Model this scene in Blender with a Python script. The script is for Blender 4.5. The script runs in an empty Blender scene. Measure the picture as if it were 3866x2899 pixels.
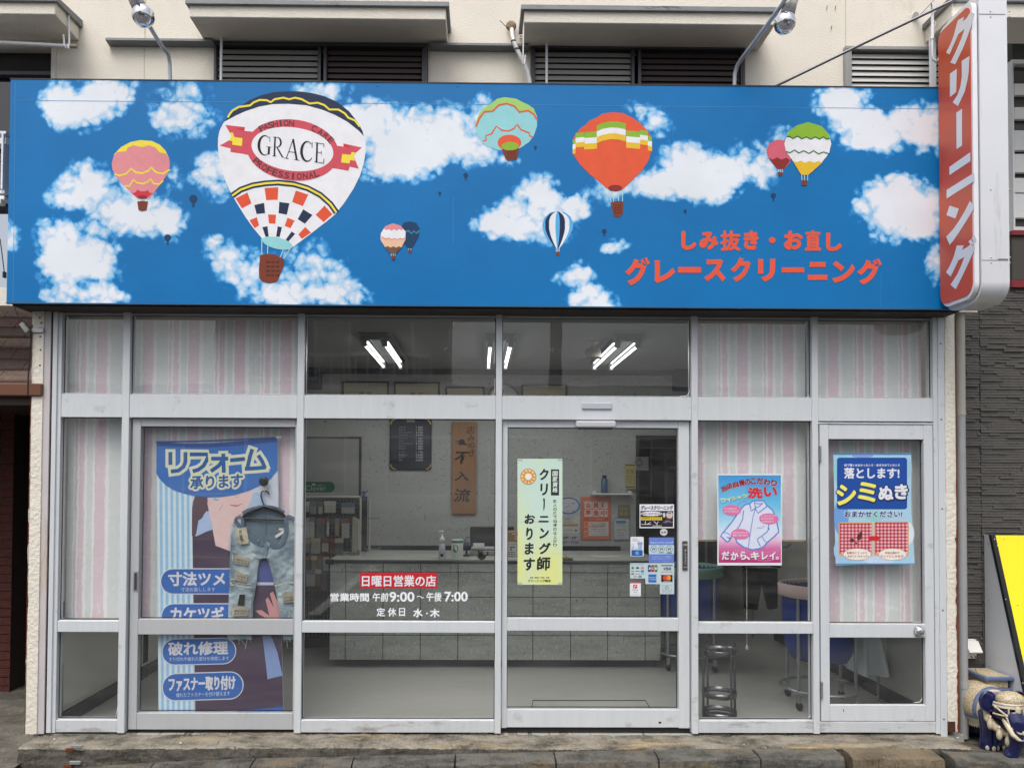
import bpy, math, random
from mathutils import Vector, Matrix, Euler, noise
random.seed(7)
sc = bpy.context.scene
COL = sc.collection

# ------------------------------------------------------------------ camera
F = 1700.0                                  # focal length in units where the picture is 2212 wide
EYE = Vector((0.0, -5.04, 1.6365))
PITCH, YAW, ROLL = 0.0236, 0.0104, 0.0045
R3 = (Matrix.Rotation(-YAW, 3, 'Z') @ Matrix.Rotation(math.pi/2 + PITCH, 3, 'X') @ Matrix.Rotation(ROLL, 3, 'Z'))
_c = R3.transposed() @ Vector((0, 1, 0))
PX = 1035 - F * _c.x / (-_c.z)
PY = 1030 + F * _c.y / (-_c.z)
cam = bpy.data.cameras.new('camera'); camo = bpy.data.objects.new('camera', cam); COL.objects.link(camo)
camo.location = EYE; camo.rotation_euler = R3.to_euler()
cam.sensor_width = 36; cam.lens = F / 2212 * 36
cam.shift_x = (1106 - PX) / 2212; cam.shift_y = (PY - 828.5) / 2212
cam.clip_start = 0.05; cam.clip_end = 300
sc.camera = camo

# ------------------------------------------------------------------ light
w = bpy.data.worlds.new("World"); sc.world = w; w.use_nodes = True
nt = w.node_tree; bg = nt.nodes['Background']
sky = nt.nodes.new('ShaderNodeTexSky'); sky.sky_type = 'NISHITA'; sky.sun_disc = False
SUN_EL, SUN_ROT = 62, 200
sky.sun_elevation = math.radians(SUN_EL); sky.sun_rotation = math.radians(SUN_ROT)
sky.dust_density = 6; sky.air_density = 1.0; sky.ozone_density = 1.0
hs = nt.nodes.new('ShaderNodeHueSaturation'); hs.inputs['Saturation'].default_value = 0.45
nt.links.new(sky.outputs[0], hs.inputs['Color']); nt.links.new(hs.outputs[0], bg.inputs[0])
bg.inputs[1].default_value = 0.15
sl = bpy.data.lights.new('sun', 'SUN'); so = bpy.data.objects.new('sun', sl); COL.objects.link(so)
sl.energy = 0.9; sl.angle = math.radians(40); sl.color = (1, 0.97, 0.93)
_a = math.radians(SUN_ROT); _e = math.radians(SUN_EL)
_d = Vector((math.sin(_a)*math.cos(_e), math.cos(_a)*math.cos(_e), math.sin(_e)))
so.rotation_euler = (-_d).to_track_quat('-Z', 'Y').to_euler()
sc.view_settings.view_transform = 'Standard'; sc.view_settings.look = 'None'
sc.view_settings.gamma = 1; sc.view_settings.use_curve_mapping = False
sc.view_settings.exposure = 0.42
try:
    sc.cycles.use_denoising = True; sc.cycles.max_bounces = 8; sc.cycles.transparent_max_bounces = 16
    sc.cycles.sample_clamp_indirect = 6; sc.cycles.caustics_reflective = False; sc.cycles.caustics_refractive = False
except Exception: pass

# ------------------------------------------------------------------ pixel -> world
def ray(u, v):
    d = R3 @ Vector(((u - PX)/F, -(v - PY)/F, -1.0)); return d
def P(u, v, Y=0.0):
    d = ray(u, v); t = (Y - EYE.y)/d.y; return EYE + d*t
def PXp(u, v, X):
    d = ray(u, v); t = (X - EYE.x)/d.x; return EYE + d*t
def PZ(u, v, Z):
    d = ray(u, v); t = (Z - EYE.z)/d.z; return EYE + d*t
def XW(u, v=905, Y=0.0): return P(u, v, Y).x
def ZW(v, u=1106, Y=0.0): return P(u, v, Y).z
_CR = dict(A=(0,0,1300,2157), B=(1250,0,1300,2157), C=(2500,0,1366,1888), D=(0,1000,1200,2096), E=(1100,1100,900,1757),
  F=(1850,1100,900,1757), G=(2600,1100,1266,2100), H=(0,1900,1200,1993), I=(1100,1900,900,1495), J=(1850,1900,900,1495),
  K=(2600,1900,1266,2102), L=(3560,2420,306,1060), M=(560,1600,560,2212), N=(820,1900,300,889), O=(800,300,600,1244),
  PP=(3400,0,466,1104), Q=(2350,1850,250,922), R=(3120,1680,360,1244), S=(2690,1760,280,1191), T=(2600,2000,500,1185),
  U=(1600,1850,800,2212), X=(1140,1800,360,995), S1=(0,2650,1300,2212), S2=(1300,2650,1300,2212), S3=(2600,2650,1266,2212),
  Z1=(0,0,420,581), Z2=(0,1150,260,270), V=(0,0,3866,2212))
KK = 3866/2212
def cr(k, x, y):
    x0, y0, w_, iw = _CR[k]; s = w_/iw
    return ((x0 + x*s)/KK, (y0 + y*s)/KK)
def crs(k, pts): return [cr(k, *p) for p in pts]

# ------------------------------------------------------------------ materials
def lin(c): return tuple((x/255/12.92 if x/255 <= 0.04045 else ((x/255+0.055)/1.055)**2.4) for x in c)
_M = {}
def mat(name, rgb, rough=0.6, metal=0.0, var=0.0, scale=8.0, bump=0.0, bscale=60.0, spec=0.5, emit=0, k=1.0, stretch=(1,1,1), dirt=None, coat=0):
    if name in _M: return _M[name]
    m = bpy.data.materials.new(name); m.use_nodes = True; n = m.node_tree.nodes; l = m.node_tree.links
    b = n['Principled BSDF']; c = [x*k for x in lin(rgb)] + [1]
    b.inputs['Base Color'].default_value = c; b.inputs['Roughness'].default_value = rough
    b.inputs['Metallic'].default_value = metal; b.inputs['Specular IOR Level'].default_value = spec
    if coat: b.inputs['Coat Weight'].default_value = coat
    if emit:
        b.inputs['Emission Color'].default_value = c; b.inputs['Emission Strength'].default_value = emit
    if var or bump or dirt:
        tc = n.new('ShaderNodeTexCoord'); mp = n.new('ShaderNodeMapping'); mp.inputs['Scale'].default_value = stretch
        l.new(tc.outputs['Object'], mp.inputs[0]); vec = mp.outputs[0]
    col_out = None
    if var:
        nz = n.new('ShaderNodeTexNoise'); nz.inputs['Scale'].default_value = scale; nz.inputs['Detail'].default_value = 6
        nz.inputs['Roughness'].default_value = 0.65; l.new(vec, nz.inputs['Vector'])
        mr = n.new('ShaderNodeMapRange'); mr.inputs['From Min'].default_value = 0.3; mr.inputs['From Max'].default_value = 0.7
        mr.inputs['To Min'].default_value = 1-var; mr.inputs['To Max'].default_value = 1+var*0.6
        l.new(nz.outputs[0], mr.inputs[0])
        mx = n.new('ShaderNodeVectorMath'); mx.operation = 'SCALE'; mx.inputs[0].default_value = c[:3]
        l.new(mr.outputs[0], mx.inputs['Scale']); col_out = mx.outputs[0]
    if dirt:                                   # (rgb, scale, threshold, softness, stretch) stains with a shape of their own
        drgb, dsc, th, so_, st = dirt
        mp2 = n.new('ShaderNodeMapping'); mp2.inputs['Scale'].default_value = st; l.new(tc.outputs['Object'], mp2.inputs[0])
        n2 = n.new('ShaderNodeTexNoise'); n2.inputs['Scale'].default_value = dsc; n2.inputs['Detail'].default_value = 8
        n2.inputs['Roughness'].default_value = 0.7; l.new(mp2.outputs[0], n2.inputs['Vector'])
        r2 = n.new('ShaderNodeMapRange'); r2.inputs['From Min'].default_value = th; r2.inputs['From Max'].default_value = th+so_
        l.new(n2.outputs[0], r2.inputs[0])
        mc = n.new('ShaderNodeMix'); mc.data_type = 'RGBA'; l.new(r2.outputs[0], mc.inputs['Factor'])
        mc.inputs['A'].default_value = c; mc.inputs['B'].default_value = list(lin(drgb)) + [1]
        if col_out: l.new(col_out, mc.inputs['A'])
        col_out = mc.outputs['Result']
    if col_out: l.new(col_out, b.inputs['Base Color'])
    if bump:
        nb = n.new('ShaderNodeTexNoise'); nb.inputs['Scale'].default_value = bscale; nb.inputs['Detail'].default_value = 5
        l.new(vec, nb.inputs['Vector']); bp = n.new('ShaderNodeBump'); bp.inputs['Strength'].default_value = min(1, bump)
        bp.inputs['Distance'].default_value = 0.01; l.new(nb.outputs[0], bp.inputs['Height']); l.new(bp.outputs[0], b.inputs['Normal'])
    _M[name] = m; return m
def ink(rgb, rough=0.55, k=1.0):
    return mat('ink_%d_%d_%d' % tuple(rgb), rgb, rough, var=0.05, scale=25, k=k)

def glass_mat(name='window_glass', tint=(0.98, 0.985, 0.985), boost=1.9):
    if name in _M: return _M[name]
    m = bpy.data.materials.new(name); m.use_nodes = True; n = m.node_tree.nodes; l = m.node_tree.links
    n.remove(n['Principled BSDF']); out = n['Material Output']
    tr = n.new('ShaderNodeBsdfTransparent'); tr.inputs[0].default_value = (*tint, 1)
    gl = n.new('ShaderNodeBsdfGlossy'); gl.inputs['Roughness'].default_value = 0.0
    fr = n.new('ShaderNodeFresnel'); fr.inputs[0].default_value = 1.5
    ge = n.new('ShaderNodeNewGeometry')
    # faint waviness of the float glass
    tc = n.new('ShaderNodeTexCoord'); nz = n.new('ShaderNodeTexNoise'); nz.inputs['Scale'].default_value = 1.6
    l.new(tc.outputs['Object'], nz.inputs['Vector']); bp = n.new('ShaderNodeBump'); bp.inputs['Strength'].default_value = 0.05
    bp.inputs['Distance'].default_value = 0.02; l.new(nz.outputs[0], bp.inputs['Height']); l.new(bp.outputs[0], gl.inputs['Normal'])
    sb = n.new('ShaderNodeMath'); sb.operation = 'SUBTRACT'; sb.inputs[0].default_value = 1; l.new(ge.outputs['Backfacing'], sb.inputs[1])
    mu = n.new('ShaderNodeMath'); mu.operation = 'MULTIPLY'; l.new(fr.outputs[0], mu.inputs[0]); l.new(sb.outputs[0], mu.inputs[1])
    m2 = n.new('ShaderNodeMath'); m2.operation = 'MULTIPLY'; l.new(mu.outputs[0], m2.inputs[0]); m2.inputs[1].default_value = boost
    mx = n.new('ShaderNodeMixShader'); l.new(m2.outputs[0], mx.inputs[0]); l.new(tr.outputs[0], mx.inputs[1]); l.new(gl.outputs[0], mx.inputs[2])
    # painted haze: a pale dusty film with wiping streaks mixed over the outer face
    df = n.new('ShaderNodeBsdfDiffuse'); df.inputs[0].default_value = (.75, .76, .76, 1)
    mp = n.new('ShaderNodeMapping'); mp.inputs['Rotation'].default_value = (0, .6, 0); mp.inputs['Scale'].default_value = (1.1, 1, 4.5); l.new(tc.outputs['Object'], mp.inputs[0])
    ns = n.new('ShaderNodeTexNoise'); ns.inputs['Scale'].default_value = 1.5; ns.inputs['Detail'].default_value = 7; ns.inputs['Roughness'].default_value = .7; l.new(mp.outputs[0], ns.inputs['Vector'])
    mr = n.new('ShaderNodeMapRange'); mr.inputs['From Min'].default_value = .38; mr.inputs['From Max'].default_value = .72; mr.inputs['To Min'].default_value = .006; mr.inputs['To Max'].default_value = .055; l.new(ns.outputs[0], mr.inputs[0])
    m3 = n.new('ShaderNodeMath'); m3.operation = 'MULTIPLY'; l.new(mr.outputs[0], m3.inputs[0]); l.new(sb.outputs[0], m3.inputs[1])
    mx2 = n.new('ShaderNodeMixShader'); l.new(m3.outputs[0], mx2.inputs[0]); l.new(mx.outputs[0], mx2.inputs[1]); l.new(df.outputs[0], mx2.inputs[2])
    l.new(mx2.outputs[0], out.inputs[0]); _M[name] = m; return m

# ------------------------------------------------------------------ object helpers
ORG = {}
def thing(name, label, cat, loc=(0,0,0), group=None, kind=None):
    o = bpy.data.objects.new(name, None); COL.objects.link(o); o.location = loc; o.empty_display_size = 0.05
    o['label'] = label
    if cat: o['category'] = cat
    if group: o['group'] = group
    if kind: o['kind'] = kind
    ORG[o] = Vector(loc); return o
def tag(o, label, cat, group=None, kind=None):
    o['label'] = label; o['category'] = cat
    if group: o['group'] = group
    if kind: o['kind'] = kind
    return o
def copy_tree(o, loc=None, parent=None, label=None):
    c = o.copy(); COL.objects.link(c)
    if parent is not None: c.parent = parent
    for ch in list(o.children): copy_tree(ch, None, c)
    if loc is not None: c.location = loc
    if label: c['label'] = label
    return c

class MB:
    def __init__(s): s.v = []; s.f = []; s.m = []; s.mats = []; s.sm = []
    def mi(s, m):
        if m not in s.mats: s.mats.append(m)
        return s.mats.index(m)
    def add(s, vs, fs, m=None, smooth=False):
        b = len(s.v); s.v += [tuple(p) for p in vs]; i = s.mi(m) if m else 0
        for f in fs: s.f.append(tuple(b+k for k in f)); s.m.append(i); s.sm.append(smooth)
        return s
    def box(s, x0, x1, y0, y1, z0, z1, m=None):
        if x0 > x1: x0, x1 = x1, x0
        if y0 > y1: y0, y1 = y1, y0
        if z0 > z1: z0, z1 = z1, z0
        vs = [(x0,y0,z0),(x1,y0,z0),(x1,y1,z0),(x0,y1,z0),(x0,y0,z1),(x1,y0,z1),(x1,y1,z1),(x0,y1,z1)]
        return s.add(vs, [(0,3,2,1),(4,5,6,7),(0,1,5,4),(1,2,6,5),(2,3,7,6),(3,0,4,7)], m)
    def obox(s, c, ax, ay, az, m=None):     # oriented box: centre + half axes
        c, ax, ay, az = map(Vector, (c, ax, ay, az)); vs = []
        for k in (-1, 1):
            for (i, j) in ((-1,-1),(1,-1),(1,1),(-1,1)): vs.append(c + ax*i + ay*j + az*k)
        return s.add(vs, [(0,3,2,1),(4,5,6,7),(0,1,5,4),(1,2,6,5),(2,3,7,6),(3,0,4,7)], m)
    def prism(s, poly, vec, m=None):        # extrude a polygon of 3d points along vec
        n = len(poly); vec = Vector(vec); a = [Vector(p) for p in poly]; b = [p+vec for p in a]
        return s.add(a+b, [tuple(range(n)), tuple(range(2*n-1, n-1, -1))] + [(i, i+n, (i+1) % n + n, (i+1) % n) for i in range(n)], m)
    def tube(s, path, r, n=10, m=None, cap=True, flat=None):
        path = [Vector(p) for p in path]; k = len(path); rs = r if isinstance(r, (list, tuple)) else [r]*k
        vs = []; up = None
        for i, p in enumerate(path):
            t = (path[min(i+1, k-1)] - path[max(i-1, 0)])
            if t.length < 1e-9: t = Vector((0,0,1))
            t.normalize()
            if up is None:
                up = Vector((0,0,1)) if abs(t.z) < 0.9 else Vector((1,0,0))
            a = t.cross(up)
            if a.length < 1e-6: a = t.orthogonal()
            a.normalize(); b = a.cross(t).normalized(); up = b
            for j in range(n):
                q = 2*math.pi*j/n; vs.append(p + a*math.cos(q)*rs[i] + b*math.sin(q)*rs[i]*(flat or 1))
        fs = [(i*n+j, i*n+(j+1) % n, (i+1)*n+(j+1) % n, (i+1)*n+j) for i in range(k-1) for j in range(n)]
        s.add(vs, fs, m, True)
        if cap: 
            b = len(s.v); s.v += [tuple(v) for v in vs[:n]] + [tuple(v) for v in vs[-n:]]; i = s.mi(m) if m else 0
            s.f += [tuple(b+j for j in range(n-1, -1, -1)), tuple(b+n+j for j in range(n))]; s.m += [i, i]; s.sm += [False, False]
        return s
    def lathe(s, prof, c=(0,0,0), axis=(0,0,1), n=24, m=None, sx=1, smooth=True, arc=None):
        c = Vector(c); ax = Vector(axis).normalized(); a = ax.orthogonal().normalized()
        if abs(ax.z) > 0.99: a = Vector((1,0,0))
        b = ax.cross(a); vs = []
        for (r, h) in prof:
            for j in range(n):
                q = 2*math.pi*j/n; vs.append(c + a*math.cos(q)*r*sx + b*math.sin(q)*r + ax*h)
        k = len(prof)
        fs = [(i*n+j, i*n+(j+1) % n, (i+1)*n+(j+1) % n, (i+1)*n+j) for i in range(k-1) for j in range(n)]
        return s.add(vs, fs, m, smooth)
    def ball(s, c, r, m=None, n=16, k=10, rot=None):
        c = Vector(c); r = (r, r, r) if not isinstance(r, (tuple, list)) else r; vs = []
        for i in range(k+1):
            t = math.pi*i/k
            for j in range(n):
                q = 2*math.pi*j/n; p = Vector((r[0]*math.sin(t)*math.cos(q), r[1]*math.sin(t)*math.sin(q), r[2]*math.cos(t)))
                if rot is not None: p = rot @ p
                vs.append(c+p)
        fs = [(i*n+j, (i+1)*n+j, (i+1)*n+(j+1) % n, i*n+(j+1) % n) for i in range(k) for j in range(n)]
        return s.add(vs, fs, m, True)
    def build(s, name, m=None, parent=None, bevel=0, kind=None, label=None, seg=1, fixn=False):
        me = bpy.data.meshes.new(name); o0 = ORG.get(parent, Vector((0,0,0)))
        me.from_pydata([(x-o0.x, y-o0.y, z-o0.z) for x, y, z in s.v], [], s.f)
        ms = s.mats if s.mats else [m]
        if m and s.mats and None in s.mats: ms = [q or m for q in s.mats]
        for q in ms: me.materials.append(q)
        me.polygons.foreach_set('material_index', s.m); me.polygons.foreach_set('use_smooth', s.sm); me.update()
        if fixn:
            import bmesh
            b = bmesh.new(); b.from_mesh(me); bmesh.ops.remove_doubles(b, verts=b.verts, dist=1e-5)
            bmesh.ops.recalc_face_normals(b, faces=b.faces); b.to_mesh(me); b.free()
        o = bpy.data.objects.new(name, me); COL.objects.link(o)
        if parent is not None: o.parent = parent
        ORG[o] = o0
        if bevel:
            bm_ = o.modifiers.new('edge', 'BEVEL'); bm_.width = bevel; bm_.segments = seg; bm_.limit_method = 'ANGLE'
        if kind: o['kind'] = kind
        if label: o['label'] = label
        return o
def box(name, x0, x1, y0, y1, z0, z1, m, parent=None, bevel=0.0015, **k):
    return MB().box(x0,x1,y0,y1,z0,z1).build(name, m, parent, bevel, **k)

# flat print: layers of ink on a plane; coordinates in picture units of some crop
_txt = {}
def text_mesh(body, off=0.0, res=3):
    key = (body, off)
    if key in _txt: return _txt[key]
    c = bpy.data.curves.new('t', 'FONT'); c.body = body; c.offset = off; c.resolution_u = res; c.fill_mode = 'FRONT'
    o = bpy.data.objects.new('t', c); COL.objects.link(o); bpy.context.view_layer.update()
    dg = bpy.context.evaluated_depsgraph_get(); me = o.evaluated_get(dg).to_mesh()
    vs = [(v.co.x, v.co.y) for v in me.vertices]; fs = [tuple(p.vertices) for p in me.polygons]
    o.evaluated_get(dg).to_mesh_clear(); bpy.data.objects.remove(o); bpy.data.curves.remove(c)
    _txt[key] = (vs, fs); return _txt[key]

class PR(MB):
    """ink on a plane. crop key + depth Y, or any function (u,v,layer)->world"""
    def __init__(s, key, Y=0.0, fn=None, step=0.0004):
        super().__init__(); s.key = key; s.Y = Y; s.step = step
        s.fn = fn or (lambda u, v, L: P(u, v, Y) + Vector((0, -L*step, 0)))
        s.rect_area = None
    def w(s, x, y, L): u, v = cr(s.key, x, y); return s.fn(u, v, L)
    def poly(s, pts, m, L=1): return s.add([s.w(x, y, L) for x, y in pts], [tuple(range(len(pts)))], m)
    def rect(s, x0, y0, x1, y1, m, L=1): return s.poly([(x0,y0),(x0,y1),(x1,y1),(x1,y0)], m, L)
    def rrect(s, x0, y0, x1, y1, r, m, L=1, n=6):
        pts = []
        for (cx, cy, a0) in ((x1-r,y0+r,-90),(x1-r,y1-r,0),(x0+r,y1-r,90),(x0+r,y0+r,180)):
            for i in range(n+1):
                a = math.radians(a0+90*i/n); pts.append((cx+r*math.cos(a), cy+r*math.sin(a)))
        return s.poly(pts, m, L)
    def ell(s, cx, cy, rx, ry, m, L=1, n=32, rot=0, wob=0, k=0):
        pts = []
        for i in range(n):
            a = 2*math.pi*i/n; q = 1 + wob*math.cos(k*a); x = rx*q*math.cos(a); y = ry*q*math.sin(a); c_, s_ = math.cos(rot), math.sin(rot)
            pts.append((cx+x*c_-y*s_, cy+x*s_+y*c_))
        return s.poly(pts, m, L)
    def band(s, pts, wd, m, L=1, taper=False, closed=False):      # mitred ribbon along a polyline
        n = len(pts); V2 = [Vector((p[0], p[1])) for p in pts]; a = []; b = []
        for i in range(n):
            if closed: p0, p1 = V2[i-1], V2[(i+1) % n]
            else: p0, p1 = V2[max(i-1,0)], V2[min(i+1,n-1)]
            t = (p1-p0); t = t.normalized() if t.length else Vector((1,0)); nn = Vector((-t.y, t.x))
            w_ = (wd[i] if isinstance(wd, (list,tuple)) else wd)/2
            if taper: w_ *= math.sin(math.pi*(i+0.3)/(n-0.4))**0.5
            a.append(V2[i]+nn*w_); b.append(V2[i]-nn*w_)
        vs = [s.w(p.x, p.y, L) for p in a+b]
        fs = [(i, i+1, n+i+1, n+i) for i in range(n-1)]
        if closed: fs.append((n-1, 0, n, 2*n-1))
        return s.add(vs, fs, m)
    def text(s, body, x0, y0, x1, y1, m, L=1, off=0.0, quad=None, em=False, slant=0, rot90=False):
        vs, fs = text_mesh(body, off)
        if not vs: return s
        if em: a0, a1, b0, b1 = 0.0, 1.0, -0.12, 0.88
        else:
            xs = [p[0] for p in vs]; ys = [p[1] for p in vs]; a0, a1, b0, b1 = min(xs), max(xs), min(ys), max(ys)
        q = quad or ((x0,y0),(x1,y0),(x1,y1),(x0,y1))
        out = []
        for x, y in vs:
            a = (x-a0)/(a1-a0); b = 1-(y-b0)/(b1-b0)
            if rot90: a, b = 1-b, a
            t = [q[0][k]*(1-a)*(1-b)+q[1][k]*a*(1-b)+q[2][k]*a*b+q[3][k]*(1-a)*b for k in (0,1)]
            t[0] += slant*(0.5-b)
            out.append(s.w(t[0], t[1], L))
        return s.add(out, fs, m)
    def vtext(s, body, cx, y0, y1, wd, m, L=1, off=0.0):
        n = len(body); h = (y1-y0)/n
        for i, ch in enumerate(body):
            if ch == ' ': continue
            s.text(ch, cx-wd/2, y0+i*h, cx+wd/2, y0+(i+1)*h, m, L, off, em=True, rot90=(ch in 'ー～'))
        return s
    def arc_text(s, body, fnp, t0, t1, size, m, L=1, off=0.0, aspect=0.8):  # letters along a curve fnp(t)->(x,y,angle)
        n = len(body)
        for i, ch in enumerate(body):
            if ch == ' ': continue
            t = t0+(t1-t0)*(i+0.5)/n; x, y, a = fnp(t); hw, hh = size*aspect/2, size/2; c_, s_ = math.cos(a), math.sin(a)
            if ch == 'I': hw *= 0.4
            q = [(x+dx*c_-dy*s_, y+dx*s_+dy*c_) for dx, dy in ((-hw,-hh),(hw,-hh),(hw,hh),(-hw,hh))]
            s.text(ch, 0,0,0,0, m, L, off, quad=q)
        return s
def sheet(pr, x0, y0, x1, y1, m, name, parent, th=0.0008):   # paper with real thickness behind the ink
    a = [pr.w(x, y, 0) for x, y in ((x0,y0),(x0,y1),(x1,y1),(x1,y0))]
    return MB().prism(a, (0, th, 0)).build(name, m, parent)
def multi(q, body, x0, y0, x1, y1, m, L, r, n=8, off=0.0, **k):     # heavier lettering: the glyphs stamped round a small circle
    for i in range(n):
        a_ = 2*math.pi*i/n; dx, dy = r*math.cos(a_), r*math.sin(a_)
        qd = k.get('quad')
        kk = dict(k)
        if qd: kk['quad'] = [(p[0]+dx, p[1]+dy) for p in qd]
        q.text(body, x0+dx, y0+dy, x1+dx, y1+dy, m, L+i*.04, off, **kk)
    return q
def nz(x, y=0, z=0): return noise.noise(Vector((x, y, z)))
# ------------------------------------------------------------------ shared materials
ALU = mat('anodised_aluminium', (205,210,214), 0.36, var=0.05, scale=5, stretch=(6,6,0.6), spec=0.55, bump=.06, bscale=9, dirt=((146,138,126), 3.0, 0.60, 0.22, (2,2,2.5)))
ALU_B = mat('grimy_sill_aluminium', (196,200,204), 0.45, var=0.06, scale=5, stretch=(6,6,0.7), bump=.06, bscale=9, dirt=((122,112,98), 3.2, 0.54, 0.2, (1.2,2,5)))
ALU_D = mat('dull_door_aluminium', (178,181,184), 0.42, 0.0, var=0.035, scale=5, stretch=(6,6,0.7), dirt=((140,132,120), 2.4, 0.64, 0.25, (3,3,1)))
SHADE_SCUFF = mat('shade_and_scuff_black', (34,34,36), 0.7)  # black for painted shade lines round panes and for scuffs
RUBBER = mat('black_rubber', (22,22,23), 0.65, var=0.2, scale=30)
CREAM = mat('cream_stucco', (230,224,211), 0.9, var=0.05, scale=3.5, bump=0.45, bscale=120, dirt=((180,172,156), 1.3, 0.60, 0.3, (2.5,2.5,0.7)))
CREAM2 = mat('pillar_stucco', (224,219,206), 0.9, var=0.07, scale=6, bump=0.8, bscale=45, dirt=((150,128,96), 2.0, 0.6, 0.18, (3,3,0.8)))
RUST = mat('rust', (112,58,36), 0.9, var=0.4, scale=30, bump=0.5, bscale=120)
CAPG = mat('weathered_grey_metal', (128,131,134), 0.55, 0.2, var=0.16, scale=6, dirt=((74,72,70), 5, 0.6, 0.1, (1,1,3)))
GLASS = glass_mat()
WHITEM = mat('white_painted_metal', (232,233,238), 0.45, var=0.03, scale=6, dirt=((178,176,172), 2.2, 0.64, 0.3, (2,2,1)))
STEEL = mat('galvanised_steel', (165,168,172), 0.35, 0.75, var=0.1, scale=20)
CHROME = mat('chrome', (225,226,230), 0.08, 1.0)
DARKMETAL = mat('dark_metal', (52,52,56), 0.45, 0.3)
WHITEP = mat('white_plastic', (226,226,222), 0.45, var=0.03, scale=12)
BLACKP = mat('black_plastic', (20,20,23), 0.35)

# ------------------------------------------------------------------ concrete with stains
def concrete(name, base, dark, tan, sc_=7, bump=0.9):
    if name in _M: return _M[name]
    m = bpy.data.materials.new(name); m.use_nodes = True; n = m.node_tree.nodes; l = m.node_tree.links; b = n['Principled BSDF']
    b.inputs['Roughness'].default_value = 0.92
    tc = n.new('ShaderNodeTexCoord')
    def nn(scale, det=8, st=(1,1,1), rough=0.65):
        mp = n.new('ShaderNodeMapping'); mp.inputs['Scale'].default_value = st; l.new(tc.outputs['Object'], mp.inputs[0])
        q = n.new('ShaderNodeTexNoise'); q.inputs['Scale'].default_value = scale; q.inputs['Detail'].default_value = det
        q.inputs['Roughness'].default_value = rough; l.new(mp.outputs[0], q.inputs['Vector']); return q.outputs[0]
    def rng(x, a, c):
        r = n.new('ShaderNodeMapRange'); r.inputs['From Min'].default_value = a; r.inputs['From Max'].default_value = c; l.new(x, r.inputs[0]); return r.outputs[0]
    def mixc(f, A, B):
        x = n.new('ShaderNodeMix'); x.data_type = 'RGBA'; l.new(f, x.inputs['Factor'])
        for s_, q in (('A', A), ('B', B)):
            if isinstance(q, tuple): x.inputs[s_].default_value = list(lin(q)) + [1]
            else: l.new(q, x.inputs[s_])
        return x.outputs['Result']
    c1 = mixc(rng(nn(sc_, 8, (0.6,1,2.5)), 0.42, 0.62), base, dark)
    c2 = mixc(rng(nn(sc_*0.5, 6, (0.5,2,3)), 0.55, 0.68), c1, tan)
    c3 = mixc(rng(nn(sc_*9, 4), 0.58, 0.72), c2, tuple(min(255, int(x*1.22)) for x in base))
    c4 = mixc(rng(nn(sc_*6, 5, (2,2,0.5)), 0.60, 0.70), c3, tuple(int(x*0.62) for x in dark))
    l.new(c4, b.inputs['Base Color'])
    bp = n.new('ShaderNodeBump'); bp.inputs['Strength'].default_value = bump; bp.inputs['Distance'].default_value = 0.012
    l.new(nn(38, 8), bp.inputs['Height']); l.new(bp.outputs[0], b.inputs['Normal'])
    _M[name] = m; return m
CONC = concrete('step_concrete', (140,134,121), (70,66,58), (160,142,110), 5.5, 1.0)
CONC_D = concrete('kerb_concrete', (98,97,91), (56,54,49), (116,100,72), 9, 1.0)
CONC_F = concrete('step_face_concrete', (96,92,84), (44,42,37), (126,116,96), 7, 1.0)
ASPH = mat('asphalt', (88,88,88), 0.95, var=0.2, scale=90, bump=0.8, bscale=150)
PAVE_N = concrete('forecourt_concrete', (116,112,102), (74,72,66), (104,94,78), 3, 0.5)

def loft_x(profile, xs, fz=None, rough=0.003, m=None, seed=0, caps=True, face_m=None):
    """profile [(y,z)] swept along x with uneven surface"""
    vs = []; fs = []; ms = []; k = len(profile)
    for x in xs:
        for j, (y, z) in enumerate(profile):
            dz = fz(x) if fz else 0
            q = rough * (1.0 if 0 < j < k-1 else 0.3); xx = x+seed
            a_ = nz(xx*19, j*3.1, y*9) + .7*nz(xx*61, j*2.3, 5) + .6*nz(xx*150, j*1.7, 8); b_ = nz(xx*17, j*5.7+9, 3) + .6*nz(xx*55, j*2.9, 1) + .5*nz(xx*140, j*4.1, 6)
            vs.append((x, y + q*a_, z + dz + q*1.1*b_))
    b = MB()
    n = len(xs)
    for i in range(n-1):
        for j in range(k-1):
            fs.append((i*k+j, i*k+j+1, (i+1)*k+j+1, (i+1)*k+j))
    b.add(vs, fs, m)
    if face_m:
        for idx, f in enumerate(fs):
            j = idx % (k-1)
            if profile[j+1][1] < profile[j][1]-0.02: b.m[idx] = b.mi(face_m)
    if caps:
        b.add(vs[:k], [tuple(range(k))], m); b.add(vs[-k:], [tuple(range(k-1,-1,-1))], m)
    return b
def frange(a, b, st):
    n = max(2, int(abs(b-a)/st)); return [a+(b-a)*i/n for i in range(n+1)]

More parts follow.
